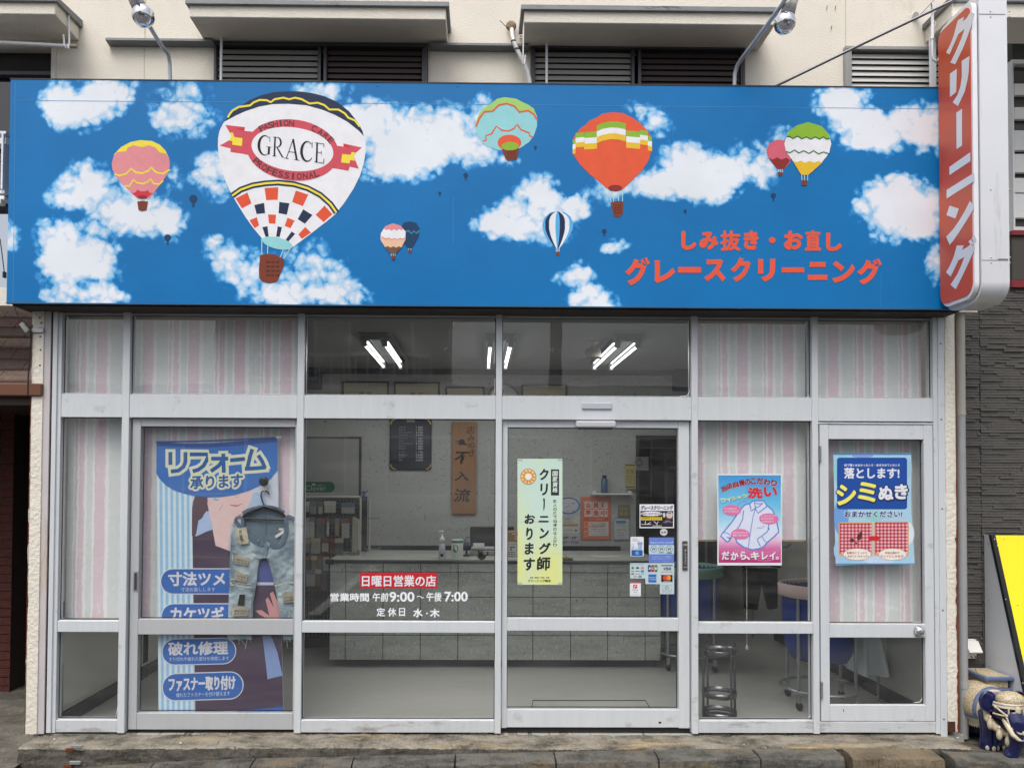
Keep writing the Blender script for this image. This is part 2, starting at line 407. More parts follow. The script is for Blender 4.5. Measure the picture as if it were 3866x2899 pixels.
# ------------------------------------------------------------------ ground
road = MB(); gx = frange(-14, 14, 1.0)
def road_z(x): return -0.14 + 0.012*max(-3, min(3, x))
vs = []
gy = [-0.36, -1, -3, -6, -10, -14]
for x in gx:
    for y in gy: vs.append((x, y, road_z(x)))
k = len(gy)
road.add(vs, [(i*k+j, i*k+j+1, (i+1)*k+j+1, (i+1)*k+j) for i in range(len(gx)-1) for j in range(k-1)], ASPH)
road.build('road', ASPH, kind='structure')
box('ground', -60, 60, -60, 40, -0.6, -0.5, ASPH, bevel=0, kind='structure')
WLINE = mat('road_paint_white', (206,206,200), 0.8, var=0.2, scale=14)
YLINE = mat('road_paint_yellow', (214,176,70), 0.8, var=0.2, scale=14)
for nm, x0, x1, y0, y1, mm in (('road_marking', -2.16, -2.0, -10.5, -4.9, WLINE), ('road_marking', 5.5, 5.66, -8, -5.4, WLINE), ('road_marking', -9, 9, -11.9, -11.7, YLINE)):
    MB().box(x0, x1, y0, y1, -0.118 if x0 > -1 else -0.128, -0.1, mm).build(nm, mm, kind='structure')

# shop step: one long worn concrete plinth
XS0 = P(38, 1606, -.21).x; XS1 = P(2100, 1604, -.21).x
step = thing('shop_step', 'long worn concrete step stained dark along its edge below the aluminium shopfront', 'step', (0, -0.1, 0))
def stepz(x): return -0.004*math.sin(x*1.7) - (0.02*max(0, x-2.95)/0.2 if x > 2.95 else 0)
prof = [(0.35, 0.0), (0.0, -0.001), (-0.07, -0.003), (-0.14, -0.004), (-0.19, -0.006), (-0.208, -0.016), (-0.212, -0.06), (-0.216, -0.12), (-0.22, -0.3)]
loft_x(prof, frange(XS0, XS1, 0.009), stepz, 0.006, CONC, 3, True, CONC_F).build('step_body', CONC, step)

# kerb blocks
def kz(x):
    pts = [(-6,-.3),(-3.0,-.17),(-2.47,-.128),(-2.05,-.096),(-1.41,-.068),(-.78,-.054),(.47,-.026),(1.32,-.008),(2.2,-.004),(2.6,-.006),(3.0,-.028),(9,-.03)]
    for (a, za), (b_, zb) in zip(pts, pts[1:]):
        if a <= x <= b_: return za+(zb-za)*(x-a)/(b_-a)
    return pts[0][1]
kerb = thing('kerb', 'row of worn grey kerb blocks in the gutter along the foot of the step', 'kerb', (0, -0.3, -0.1))
jx = [P(u, 1640, -.37).x for u in (-130, 92, 314, 538, 759, 982.6, 1201, 1423, 1643, 1826)]
kprof = [(-0.222, 0.0), (-0.26, -0.001), (-0.31, -0.003), (-0.358, -0.006), (-0.372, -0.016), (-0.378, -0.05), (-0.38, -0.2)]
for i in range(len(jx)-1):
    loft_x(kprof, frange(jx[i]+0.005, jx[i+1]-0.005, 0.009), kz, 0.007, CONC_D, i*7+20, True).build('kerb_block', CONC_D, kerb)
# slabs over the drain at the right, parted by two open joints
DR = thing('drain_cover', 'brown stained concrete drain slab between two open joints at the right end of the step', 'drain cover', (2.6, -0.3, -0.1))
xa, xb = P(1849, 1638, -.37).x, P(2040, 1638, -.37).x
loft_x(kprof, frange(xa-0.02, xb, 0.009), lambda x: kz(x)+0.004, 0.007, concrete('drain_concrete', (116,104,84), (88,78,64), (128,116,96), 6), 99).build('slab', None, DR)
kb = MB(); xc = P(2064, 1640, -.37).x
# right block: also the ground the elephant stands on
loft_x(kprof, frange(xc, 5.6, 0.02), lambda x: kz(x)+0.0, 0.008, CONC_D, 140).build('kerb_block', CONC_D, kerb)
gr = MB(); vs = []; gx2 = frange(XS1-0.0, 6.5, 0.05); gy2 = [-0.23, -0.15, -0.05, 0.1, 0.3, 0.7]
for x in gx2:
    for y in gy2: vs.append((x, y, -0.047 + 0.012*max(0, min(1, (-.1-y)/.1)) + 0.005*nz(x*9, y*9, 4)))
k = len(gy2)
gr.add(vs, [(i*k+j, i*k+j+1, (i+1)*k+j+1, (i+1)*k+j) for i in range(len(gx2)-1) for j in range(k-1)], CONC_D)
gr.build('pavement', CONC_D, kind='structure')
# brown studded pavers just below the kerb
PAV = mat('brown_paver', (100,88,80), 0.9, var=0.15, scale=25, bump=0.5, bscale=80)
gp = thing('paving', 'brown studded paving tiles showing just below the kerb at the bottom edge', 'paving', (0.5, -0.5, -0.12))
ux = [1106+ (x-1106) for x in (1090, 1204, 1300, 1399, 1500, 1600)]
for a, b_ in zip(ux, ux[1:]):
    p0, p1 = P(a+2, 1655, -.42).x, P(b_-2, 1655, -.42).x
    q = MB().box(p0, p1, -0.60, -0.395, -0.16, -0.095, PAV)
    for r in range(3):
        for c in range(6):
            q.ball((p0+(p1-p0)*(c+0.5)/6, -0.42-0.06*r, -0.096), (0.012, 0.012, 0.006), PAV, 8, 4)
    q.build('paving_tile', PAV, gp, 0.002)

# neighbouring forecourt on the left
fc = MB(); vs = []; gxl = frange(-5.2, XS0+0.02, 0.08); gyl = [-0.36, -0.2, 0.0, 0.3, 0.7, 1.1, 1.6]
for x in gxl:
    for y in gyl: vs.append((x, y, -0.11 + 0.075*max(0, min(1, (y+0.36)/1.2)) + 0.008*nz(x*4, y*4, 8)))
k = len(gyl)
fc.add(vs, [(i*k+j, i*k+j+1, (i+1)*k+j+1, (i+1)*k+j) for i in range(len(gxl)-1) for j in range(k-1)], PAVE_N)
fc.build('forecourt', PAVE_N, kind='structure')
fc2 = MB().box(-2.96, 3.2, 0.35, 0.36, -0.3, -0.01, CONC_F); 

# ------------------------------------------------------------------ cream building, upper storey
bld = thing('cream_building', 'cream rendered two storey building above and around the laundry shopfront', 'building', (0, 0.2, 0))
YW = 0.0
ZS = 2.72                                   # underside of the upper wall
def zv(v, u=1106, Y=YW): return P(u, v, Y).z
def xv(u, v=90, Y=YW): return P(u, v, Y).x
# window openings in the upper wall (x0,x1,z0,z1)
op = [(-6.0, xv(122), zv(620, 10), zv(100, 60)), (xv(466), xv(925), 2.9, zv(98, 700)), (xv(1146), xv(1608), 2.9, zv(103, 1380)), (xv(1821), xv(2095), 2.9, zv(107, 1930))]
wall = MB()
xs = sorted(set([-6.0, 5.2] + [q for o in op for q in o[:2]]))
def wallbox(x0, x1, z0, z1): wall.box(x0, x1, YW, YW+0.18, z0, z1, CREAM)
TOP = 6.2
prev = -6.0
for (x0, x1, z0, z1) in op:
    if x0 > prev: wallbox(prev, x0, ZS if prev > -3 else ZS, TOP)
    wallbox(x0, x1, z1, TOP)
    if z0 > ZS+0.01: wallbox(x0, x1, ZS, z0)
    prev = x1
wallbox(prev, xv(2106), ZS, TOP)
wall.box(xv(2106), 5.2, YW, YW+0.18, zv(30, 2200), TOP, CREAM)
wall.build('wall', CREAM, bld)
# expansion joints
for u in (1822*0+312, 1826):
    v0, v1 = (0, 172) if u == 312 else (0, 105)
    x = xv(u+0.5); box('wall_joint', x-0.003, x+0.003, YW-0.003, YW, zv(v1, u), 5.0, mat('joint_cream', (206,198,180), 0.9), bld, 0)
# wall feet down both sides of the shopfront (pillars)
def col_v(name, u0, u1, m, y0, y1, v0=668, v1=1584, vref=905, rough=None):
    x0, x1 = XW(u0, vref, y0), XW(u1, vref, y0); z1 = zv(v0, (u0+u1)/2, y0); z0 = zv(v1, (u0+u1)/2, y0)
    if rough:
        b = MB(); nn_ = 90; vs = []
        for i in range(nn_+1):
            z = z0+(z1-z0)*i/nn_; e = rough*nz(z*9, u0, 1)+rough*0.7*nz(z*31, u0, 5)
            for (x, y) in ((x0+e, y1), (x0+e, y0+0.004), (x0+e+0.004, y0), (x1, y0), (x1, y1)): vs.append((x, y, z))
        b.add(vs, [(i*5+j, i*5+j+1, (i+1)*5+j+1, (i+1)*5+j) for i in range(nn_) for j in range(4)], m)
        return b.build(name, m, bld)
    return box(name, x0, x1, y0, y1, z0, z1, m, bld, 0.002)
col_v('pillar', 65.5, 91, CREAM2, -0.012, 0.30, rough=0.007)
col_v('pillar_trim', 91, 106.5, mat('stained_trim', (196,190,192), 0.55, var=0.06, scale=5, dirt=((178,152,110), 1.4, 0.52, 0.16, (4,4,0.6))), -0.004, 0.1)
col_v('rusty_joint', 106.6, 110.5, mat('rusty_dark', (60,44,38), 0.85, var=0.4, scale=18), 0.006, 0.1)
col_v('pillar', 2042, 2064.5, CREAM2, -0.006, 0.30, v0=672, v1=1578, rough=0.004)
# rust streak running down the right pillar edge
rs = MB(); vs = []; nn_ = 160; x1 = XW(2064.5, 905, -0.007)
for i in range(nn_+1):
    v = 1160 + (1580-1160)*i/nn_; z = zv(v, 2060, -0.008); wd = 0.006+0.012*abs(nz(z*5, 3, 2))+0.006*nz(z*25, 1, 7)
    vs += [(x1-wd, -0.0085, z), (x1+0.004, -0.0095, z)]
rs.add(vs, [(2*i, 2*i+1, 2*i+3, 2*i+2) for i in range(nn_)], RUST); rs.build('rust_streak', RUST, bld)
rs = MB(); vs = []; x1 = XW(2064.5, 905, -0.007)
for i in range(nn_+1):
    v = 680 + (1160-680)*i/nn_; z = zv(v, 2060, -0.008); wd = 0.002+0.006*max(0, (v-900)/260)*abs(nz(z*6, 3, 2)+.3)
    vs += [(x1-wd, -0.0085, z), (x1+0.004, -0.0095, z)]
rs.add(vs, [(2*i, 2*i+1, 2*i+3, 2*i+2) for i in range(nn_)], RUST); rs.build('rust_streak', RUST, bld)
x0 = XW(65.5, 905, -0.013); rs = MB(); vs = []
for i in range(nn_+1):
    v = 700 + (1583-700)*i/nn_; z = zv(v, 66, -0.013); wd = 0.004+0.005*nz(z*7, 9, 2)
    vs += [(x0-0.004, -0.0085, z), (x0+max(0.001, wd), -0.0135, z)]
rs.add(vs, [(2*i, 2*i+1, 2*i+3, 2*i+2) for i in range(nn_)], RUST); rs.build('rust_streak', RUST, bld)

# window hoods
def hood(u0, u1, vb0, vb1, cap_top, name='window_hood', Yf=-0.29, left=True, right=True, ur_back=None):
    x0 = P(u0, vb0, Yf).x; x1 = P(u1, vb1, Yf).x; zb = (P(u0, vb0, Yf).z+P(u1, vb1, Yf).z)/2
    zt = zb + 0.085
    h = MB().box(x0, x1, Yf, YW, zb, zt, CREAM)
    h.box(x0+0.012, x1-0.012, Yf+0.03, YW-0.001, zb-0.004, zb, mat('hood_underside', (206,196,176), 0.9, var=0.1, scale=3)) if False else None
    ho = h.build(name, CREAM, bld, 0.004)
    MB().prism([(x0-0.02, Yf-0.02, zt-0.014), (x0-0.02, Yf-0.02, zt+0.016), (x0-0.02, YW, zt+0.05), (x0-0.02, YW, zt+0.0)], (x1-x0+0.04, 0, 0), CAPG).build('metal_cap', CAPG, ho, 0.002)
    return x0, x1, zb
hood(-260, 119, 29, 29, 3)
hood(409, 963, 35, 44, 3)
hood(1132.5, 1674.8, 46.6, 56, 3)
p4 = P(1998.6, 60, YW)
h4 = MB().box(p4.x, p4.x+1.5, -0.29, YW, p4.z-0.10, p4.z-0.01, CREAM).build('window_hood', CREAM, bld, 0.004)
MB().box(p4.x-0.02, p4.x+1.52, -0.31, YW-0.001, p4.z-0.012, p4.z+0.02, CAPG).build('metal_cap', CAPG, h4, 0.002)
# thin metal ledges between hoods
for (a, b_, v0, v1) in ((237, 466, 81, 91.5), (930, 1140, 91, 102)):
    xa_, xb_ = xv(a), xv(b_); z1 = zv(v0, (a+b_)/2, -0.06); z0 = zv(v1, (a+b_)/2, -0.06)
    MB().prism([(xa_, 0, z1+0.004), (xa_, -0.06, z1-0.004), (xa_, -0.06, z1-0.02), (xa_, 0, z0+0.002)], (xb_-xa_, 0, 0), CAPG).build('ledge', CAPG, bld, 0.001)

# shutter windows: frame, slats, one by one
SL_G = mat('grey_slat', (170,170,168), 0.45, 0.1, var=0.06, scale=9, stretch=(0.5,1,1))
SL_D = mat('dark_slat', (92,84,84), 0.4, 0.1, var=0.06, scale=9)
FR_D = mat('bronze_frame', (74,74,80), 0.4, 0.2, var=0.05)
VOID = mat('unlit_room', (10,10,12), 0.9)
def shutter_window(leaves, u0, u1, vt, frame_m, side_w=5, zbot=3.55, rodu=None, rodw=5):
    win = thing('shutter_window', leaves['label'], 'window', ((xv(u0)+xv(u1))/2, 0.0, 3.2))
    x0, x1 = xv(u0, vt), xv(u1, vt); z1 = zv(vt, (u0+u1)/2); z0 = 3.0
    y0 = -0.035
    box('frame', x0, x1, y0, 0.03, z1-0.022, z1, frame_m, win)
    box('frame', x0, x0+side_w/337, y0+0.002, 0.03, z0, z1-0.022, frame_m, win)
    box('frame', x1-side_w/337, x1, y0+0.002, 0.03, z0, z1-0.022, frame_m, win)
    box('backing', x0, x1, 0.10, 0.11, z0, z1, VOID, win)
    for (a, b_, m_) in leaves['leaf']:
        xa_, xb_ = xv(a, vt), xv(b_, vt)
        box('leaf_stile', xa_-0.022, xa_-0.001, y0+0.008, 0.02, z0, z1-0.026, frame_m, win)
        box('leaf_stile', xb_+0.001, xb_+0.022, y0+0.008, 0.02, z0, z1-0.026, frame_m, win)
        z = z1-0.03; me = None
        while z > zbot:
            if me is None:
                s_ = MB().obox(((xa_+xb_)/2, 0, 0), ((xb_-xa_)/2, 0, 0), (0, 0.007, 0.0165), (0, 0.0014, -0.0006), m_)
                o = s_.build('slat', m_, win); me = o; o.location = Vector((0, 0, z-0.02)) - Vector((0, 0, 0))
                # mesh is relative to thing origin already in x/y/z0
            else:
                o = me.copy(); COL.objects.link(o); o.parent = win; o.location = Vector((0, 0, z-0.02))
            z -= 0.0385
        
    if rodu:
        xr = xv(rodu); box('drop_rod', xr-rodw/674, xr+rodw/674, -0.075, -0.062, z0, z1+0.04, WHITEM, win, 0.002)
    return win
shutter_window(dict(label='upper window with grey left and dark right louvred shutters left of the white pipe', leaf=[(473, 688, SL_G), (708, 912, SL_D)]), 466, 924, 97, FR_D, rodu=486)
shutter_window(dict(label='upper window with grey left and dark right louvred shutters right of the white pipe', leaf=[(1156, 1362, SL_G), (1384, 1597, SL_D)]), 1146, 1606, 103, FR_D, rodu=1179)
shutter_window(dict(label='small upper window with light grey louvred shutter beside the tall red sign', leaf=[(1836, 2090, mat('pale_slat', (190,191,188), 0.45, 0.1, var=0.05))]), 1821, 2100, 106, mat('grey_frame', (150,152,150), 0.4, 0.2), side_w=9, rodu=2001, rodw=14)
for u in (923, ):
    pass
# dark window at far left with laundry pole
lw = thing('side_window', 'dark glazed window with white sash behind the left end of the mural sign', 'window', (-3.2, 0.05, 3.4))
xa_, xb_ = -4.4, xv(113); DG = mat('dark_tinted_glass', (30,32,36), 0.05, spec=0.8)
box('pane', xa_, xb_, 0.08, 0.09, zv(288, 8), zv(100, 60), DG, lw)
box('pane', xa_, xb_, 0.082, 0.092, zv(452, 8), zv(300, 8), mat('dark_frosted_glass', (62,64,66), 0.25, var=0.2, scale=60), lw)
box('frame', xb_, xv(123), -0.012, 0.12, zv(440, 60), zv(82, 60), mat('window_reveal', (214,210,200), 0.7), lw)
box('frame', xa_, xb_, 0.03, 0.078, zv(156, 60), zv(148, 60), FR_D, lw)
for (v0, v1) in ((284, 290), (299, 312), (412, 418), (424, 431)):
    box('sash', xa_, xv(19), -0.02+0.004*(v0 % 3), 0.07, zv(v1, 8), zv(v0, 8), WHITEM, lw)
box('sash', xv(12.5), xv(17), -0.028, 0.06, zv(411, 8), zv(291, 8), WHITEM, lw)
box('sill', xa_, xv(19), -0.05, 0.0, zv(445, 8), zv(434, 8), CREAM, lw)
lp = thing('laundry_pole', 'white laundry pole hung on a hook below the left window hood', 'pole', (-3.1, -0.15, 4.3))
MB().tube([P(-120, 84, -.15), P(10, 92, -.15), P(158, 100, -.15)], 0.0115, 10).build('pole', WHITEM, lp)
MB().tube([P(152, 99.5, -.15), P(167, 100.5, -.15)], 0.0125, 10).build('end_cap', mat('tan_plastic', (150,140,124), 0.6), lp)
MB().tube([P(148.5, 28, -.15), P(149, 60, -.15), P(149.6, 96, -.153), P(147, 105, -.165), P(142, 104, -.168), P(139, 97, -.168), P(137, 75, -.168)], 0.006, 8).build('hook', WHITEM, lp)
# thin black wire down the wall at far left
MB().tube([P(0, 515, -.01), P(4, 545, -.012), P(10, 592, -.015)], 0.003, 6, RUBBER).build('wire', RUBBER, bld)
box('wire_clip', P(7, 590, -.02).x, P(11.5, 590, -.02).x, -0.03, -0.005, zv(601, 9), zv(588, 9), RUBBER, bld)
# anchor screws in the wall
for (x, y) in ((858, 47), (903, 47), (882, 152)):
    u, v = cr('C', x, y); p = P(u, v); MB().tube([p, p+Vector((-0.004, -0.02, 0.012))], 0.003, 6, STEEL).build('anchor', STEEL, bld)

# conduit with tape
cd = thing('conduit', 'white conduit pipe taped at a hole in the cream wall between the upper windows', 'pipe', (0.2, -0.1, 4.2))
pts = [P(*cr('B', x, y), Y) for x, y, Y in ((1131,180,-.02),(1134,215,-.06),(1143,260,-.09),(1165,310,-.1),(1205,390,-.1),(1232,450,-.1),(1243,500,-.1),(1245,560,-.1))]
MB().tube(pts[2:], 0.0145, 12).build('pipe', mat('grey_white_pvc', (205,206,208), 0.4, var=0.05), cd)
MB().tube(pts[:3], [0.014, 0.013, 0.012], 12).build('tape_wrap', mat('tape_white', (226,222,214), 0.5, var=0.25, scale=60), cd)
for q in (2, 3): MB().tube([pts[q]+Vector((0,0,0.006)), pts[q]+Vector((0,0,-0.004))], 0.0165, 12).build('clamp', DARKMETAL, cd)
MB().lathe([(0,0),(0.025,0),(0.034,-0.004),(0.03,-0.014),(0.02,-0.018),(0,-0.018)], P(*cr('B',1128,165), -0.02), (0,1,0.2)).build('putty', mat('old_putty', (158,138,112), 0.9, var=0.3, scale=40, bump=1, bscale=90), cd)
MB().tube([P(*cr('B',1110,180),-.05), P(*cr('B',1057,128),-.08)], 0.002, 6).build('wire', RUBBER, cd)
hk = thing('hook', 'thin white wire hook hanging from the corner of the hood beside the taped conduit', 'hook', (0.3, -0.25, 4.2))
MB().tube([P(*cr('B',x,y),-.25) for x,y in ((1207,150),(1205,240),(1203,330),(1201,400),(1206,410),(1214,395),(1216,345))], 0.004, 8).build('hook_rod', WHITEM, hk)
MB().tube([P(*cr('B',x,y),-.25) for x,y in ((1207,235),(1180,235),(1174,226),(1182,218),(1207,224))], 0.003, 8).build('ring', WHITEM, hk)
hk = thing('hook', 'white J shaped hook on a rod beside the top of the tall red sign', 'hook', (2.7, -0.15, 4.2))
MB().tube([P(*cr('PP',x,y),-.15) for x,y in ((285,20),(285,120),(286,230))], 0.009, 10).build('hook_rod', WHITEM, hk)
MB().tube([P(*cr('PP',x,y),-.15) for x,y in ((283,345),(283,480),(290,530),(312,550),(338,535),(352,495),(353,435))], 0.0065, 10).build('hook_end', WHITEM, hk)
MB().tube([P(*cr('PP',285,225),-.15), P(*cr('PP',283,350),-.15)], 0.0105, 10).build('sleeve', WHITEM, hk)
MB().tube([P(*cr('PP',x,y),-.15) for x,y in ((270,232),(300,238),(318,215),(310,195),(300,190))], 0.003, 8).build('ring', WHITEM, hk)
# steel stays that hold the projecting sign
st = thing('stay_rod', 'long dark steel stay running diagonally from the mural sign up to the red sign', 'stay rod', (2.2, -0.2, 4.0))
MB().tube([P(1671, 188, -.06), P(1860, 96, -.24), P(2070, -4, -.44)], 0.0085, 10).build('rod', mat('dull_steel', (112,112,118), 0.35, 0.7), st)
st2 = thing('bracket', 'grey steel angle bracket bolted to the cream wall beside the red sign', 'bracket', (2.6, -0.1, 4.4))
MB().obox((P(*cr('PP',235,70),-.12)+P(*cr('PP',235,70),-.12))/2, (P(*cr('PP',300,0),-.2)-P(*cr('PP',170,140),-.02))/2, (0.012,0,0.010), (0,0.004,0), CAPG).build('bar', CAPG, st2, 0.001)
MB().obox((P(*cr('PP',400,120),-.2)), (P(*cr('PP',490,30),-.3)-P(*cr('PP',310,200),-.1))/2, (0.006,0,0.005), (0,0.004,0), STEEL).build('bar', STEEL, st2, 0.001)
MB().tube([P(*cr('PP',135,132),-.0), P(*cr('PP',135,132),-.03)], 0.018, 12, WHITEP).build('bolt_cap', WHITEP, st2)
MB().tube([P(*cr('PP',145,135),-.02), P(*cr('PP',175,148),-.04)], 0.005, 8, STEEL).build('bolt', STEEL, st2)

# ------------------------------------------------------------------ shopfront
sf = thing('shopfront', 'silver aluminium shopfront frame with glazing below the balloon mural sign', 'shopfront', (0, 0.03, 0))
ZB = 0.0
def mull(u0, u1, y0=0.0, y1=0.085, vt=672, vb=1583, m=ALU, name='mullion', vref=905):
    x0, x1 = XW(u0, vref, y0), XW(u1, vref, y0)
    return box(name, x0, x1, y0, y1, ZW(vb, 1106, y0), ZW(vt, 1106, y0), m, sf, 0.002)
mull(111, 121); mull(121, 131, 0.012)
MX = [(263, 278.5), (641.5, 656), (1071, 1084.3), (1494, 1507.8), (1754.5, 1767.8)]
for a, b_ in MX: mull(a, b_)
mull(2016.5, 2026)
mull(2027, 2041, -0.004, 0.06, vb=1589)
# white strip bolt holes at the right
for v in (741.5, 905, 1098, 1317, 1552):
    for u in (2033.5,):
        uu = u + (v-905)*0.0085; p = P(uu, v, -0.004); MB().lathe([(0,-0.0012),(0.005,-0.0012),(0.0055,0)], p, (0,1,0), 10).build('bolt_hole', RUST, sf)
# horizontal members per bay: (uL, uR)
BAY = [(131, 263), (278.5, 641.5), (656, 1071), (1084.3, 1494), (1507.8, 1754.5), (1767.8, 2016.5)]
def rail(bay, v0, v1, y0, y1=0.08, m=ALU, name='rail', du=(0,0), parent=None, bev=0.002):
    u0, u1 = BAY[bay]; return box(name, XW(u0+du[0],905,0)+0.0008, XW(u1+du[1],905,0)-0.0008, y0, y1, ZW(v1,1106,y0), ZW(v0,1106,y0), m, parent or sf, bev)
for i in range(6):
    rail(i, 667, 679, 0.006, name='head')
    rail(i, 679, 685, 0.03, name='head_stop', m=ALU_D)
    t = rail(i, 855.3, 905, 0.003, name='transom')
    rail(i, 853.2, 855.2, 0.022, 0.05, name='glazing_bead', m=ALU_D)
for i in (0, 2, 4):
    rail(i, 1342, 1366, 0.003, name='mid_rail'); rail(i, 1340, 1341.8, 0.02, 0.05, name='glazing_bead', m=ALU_D)
    rail(i, 1555, 1581, 0.003, name='sill_rail', m=ALU_B); rail(i, 1552.5, 1554.8, 0.02, 0.05, name='glazing_bead', m=ALU_D)
rail(5, 1556.5, 1580, 0.004, name='sill_rail', m=ALU_B)
def pane_shade_ring(x0, x1, z0, z1, y, par, t=.0045):      # one continuous black ring, painting the shade line at a pane's edge
    o = [(x0,z0),(x1,z0),(x1,z1),(x0,z1)]; i = [(x0+t,z0+t),(x1-t,z0+t),(x1-t,z1-t),(x0+t,z1-t)]
    vs = [(x,y,z) for x,z in o+i]+[(x,y+.0035,z) for x,z in o+i]; fs = []
    for k in range(4):
        n = (k+1) % 4; fs += [(k,n,4+n,4+k),(8+k,12+k,12+n,8+n),(4+k,4+n,12+n,12+k),(k,8+k,8+n,n)]
    return MB().add(vs, fs, SHADE_SCUFF).build('pane_shade_ring', SHADE_SCUFF, par)
def pane(bay, v0, v1, y=0.038, du=(0,0), parent=None, name='pane'):
    u0, u1 = BAY[bay]; pane_shade_ring(XW(u0+du[0]), XW(u1+du[1]), ZW(v1), ZW(v0), y-.004, parent or sf)
    return box(name, XW(u0+du[0])+0.001, XW(u1+du[1])-0.001, y, y+0.005, ZW(v1), ZW(v0), GLASS, parent or sf, 0)
for i in range(6): pane(i, 684, 854)
for i in (0, 2, 4): pane(i, 905, 1341); pane(i, 1366, 1554)
# white looped edge of the glazing film in some corners
FILM = mat('film_edge', (222,222,218), 0.4)
for (k_, pl) in (('H', ((352,1230),(362,1345),(720,1362),(738,1270))), ('H', ((348,700),(372,735),(745,737))), ('D', ((868,790),(872,835),(900,853),(960,855))),
    ('G', ((765,560),(764,640),(745,660),(700,663))), ('G', ((1518,600),(1516,650),(1495,664),(1450,667))), ('F', ((1474,680),(1470,740),(1455,765),(1400,771))),
    ('F', ((92,640),(92,740),(105,765),(150,769))), ('E', ((1500,640),(1497,740),(1480,765),(1420,769))), ('K', ((1478,1120),(1474,1200),(1450,1240),(1380,1252),(915,1252))), ('K', ((775,1240),(770,1320),(750,1345),(600,1350))), ('K', ((1474,640),(1476,720),(1460,740),(1400,742)))):
    MB().tube([P(*cr(k_, x, y), 0.036) for x, y in pl], 0.0022, 6, FILM).build('film_edge', FILM, sf)

# ---- sliding door, left bay
dl = thing('sliding_door', 'left sliding glass door with the long blue banner hanging behind it', 'door', (-1.7, 0.05, 0.02))
YD = 0.03
def dbox(name, u0, u1, v0, v1, y0, y1, m, par, bev=0.002, ur=905): 
    return box(name, XW(u0, ur, y0), XW(u1, ur, y0), y0, y1, ZW(v1, 1106, y0), ZW(v0, 1106, y0), m, par, bev)
dbox('stile', 286.5, 304.5, 907, 1575, YD, 0.075, ALU_D, dl)
dbox('stile', 638.5, 648, 907, 1575, YD, 0.075, ALU_D, dl)
dbox('top_rail', 304.7, 638.3, 907, 924, YD+0.002, 0.073, ALU_D, dl)
dbox('mid_rail', 304.7, 638.3, 1338, 1371, YD+0.002, 0.073, ALU_D, dl)
dbox('bottom_rail', 304.7, 638.3, 1539.5, 1575, YD+0.002, 0.073, ALU_D, dl)
dbox('pane', 303, 640, 922, 1340, 0.05, 0.055, GLASS, dl, 0)
for (a_,b_,c_,d_,par,yy) in ((304.7,638.3,924,1338,dl,.045),(304.7,638.3,1371,1539,dl,.045)): pane_shade_ring(XW(a_),XW(b_),ZW(d_),ZW(c_),yy,par)
dbox('pane', 303, 640, 1369, 1541, 0.05, 0.055, GLASS, dl, 0)
hd = dbox('handle', 287.5, 298, 1235, 1279, YD-0.004, YD, mat('handle_grey', (150,148,152), 0.4, 0.3), dl, 0.002, 1250)
dbox('finger_slot', 290, 295.5, 1239, 1275, YD-0.0052, YD-0.003, mat('slot_dark', (58,56,60), 0.5), hd, 0, 1250)
dbox('bottom_gap', 283, 641, 1575.2, 1580, 0.05, 0.08, SHADE_SCUFF, sf, 0)
# ---- automatic door
da = thing('automatic_door', 'automatic glass entrance door with green notice and payment stickers', 'door', (0.7, 0.05, 0.02))
dbox('stile', 1085.8, 1097, 907.5, 1571, YD, 0.075, ALU, da)
dbox('stile', 1465.5, 1489, 907.5, 1571, YD, 0.075, ALU, da)
dbox('top_rail', 1097.2, 1465.3, 907.5, 922, YD+0.002, 0.073, ALU, da)
dbox('mid_rail', 1097.2, 1465.3, 1333.5, 1361, YD+0.002, 0.073, ALU, da)
dbox('bottom_rail', 1097.2, 1465.3, 1531, 1569.5, YD+0.002, 0.073, ALU, da)
dbox('pane', 1095, 1467, 920, 1336, 0.05, 0.055, GLASS, da, 0)
for (a_,b_,c_,d_,par,yy) in ((1097.2,1465.3,922,1333,da,.045),(1097.2,1465.3,1361,1530.5,da,.045)): pane_shade_ring(XW(a_),XW(b_),ZW(d_),ZW(c_),yy,par)
dbox('pane', 1095, 1467, 1359, 1533, 0.05, 0.055, GLASS, da, 0)
dbox('bottom_gap', 1085, 1493, 1571.2, 1579, 0.05, 0.08, SHADE_SCUFF, sf, 0)
ts = MB(); ts.mats = []
PL = mat('touch_plate', (84,80,82), 0.35, 0.2)
tp = dbox('touch_plate', 1474.5, 1485.5, 1166, 1229, YD-0.010, YD, PL, da, 0.003, 1200)
pr = PR('Q', YD-0.0105); W1 = ink((206,204,204))
pr.text('自動', 849, 740, 904, 768, W1, 1, 0.01); pr.vtext('押して下さい', 878, 815, 1025, 26, W1, 1, 0.01); pr.text('PUSH', 853, 1062, 908, 1076, W1, 1, 0.0)
pr.build('lettering', W1, tp)
dbox('scuff_mark', 1423, 1428.5, 1557, 1560.5, YD-0.001, YD+0.003, SHADE_SCUFF, da, 0.001, 1550)
dsn = thing('door_sensor', 'grey rounded door sensor under the transom above the entrance', 'sensor', (0.73, 0, 2.0))
p0 = P(*cr('F', 634, 950), -0.03); p1 = P(*cr('F', 930, 1003), -0.03)
MB().box(p0.x, p1.x, -0.035, 0.03, p1.z, p0.z, mat('sensor_grey', (186,188,194), 0.4)).build('housing', None, dsn, 0.012, seg=3)
MB().box(p0.x+0.02, p1.x-0.02, -0.03, 0.03, p1.z-0.008, p1.z+0.004, DARKMETAL).build('lens', None, dsn, 0.002)
dsp = MB(); p0 = P(*cr('F', 676, 817), 0.0); p1 = P(*cr('F', 897, 866), 0.0)
o = dsp.box(p0.x, p1.x, -0.008, 0.003, p1.z, p0.z, mat('plate_grey', (184,189,196), 0.35, var=0.03)).build('cover_plate', None, None, 0.006, seg=2)
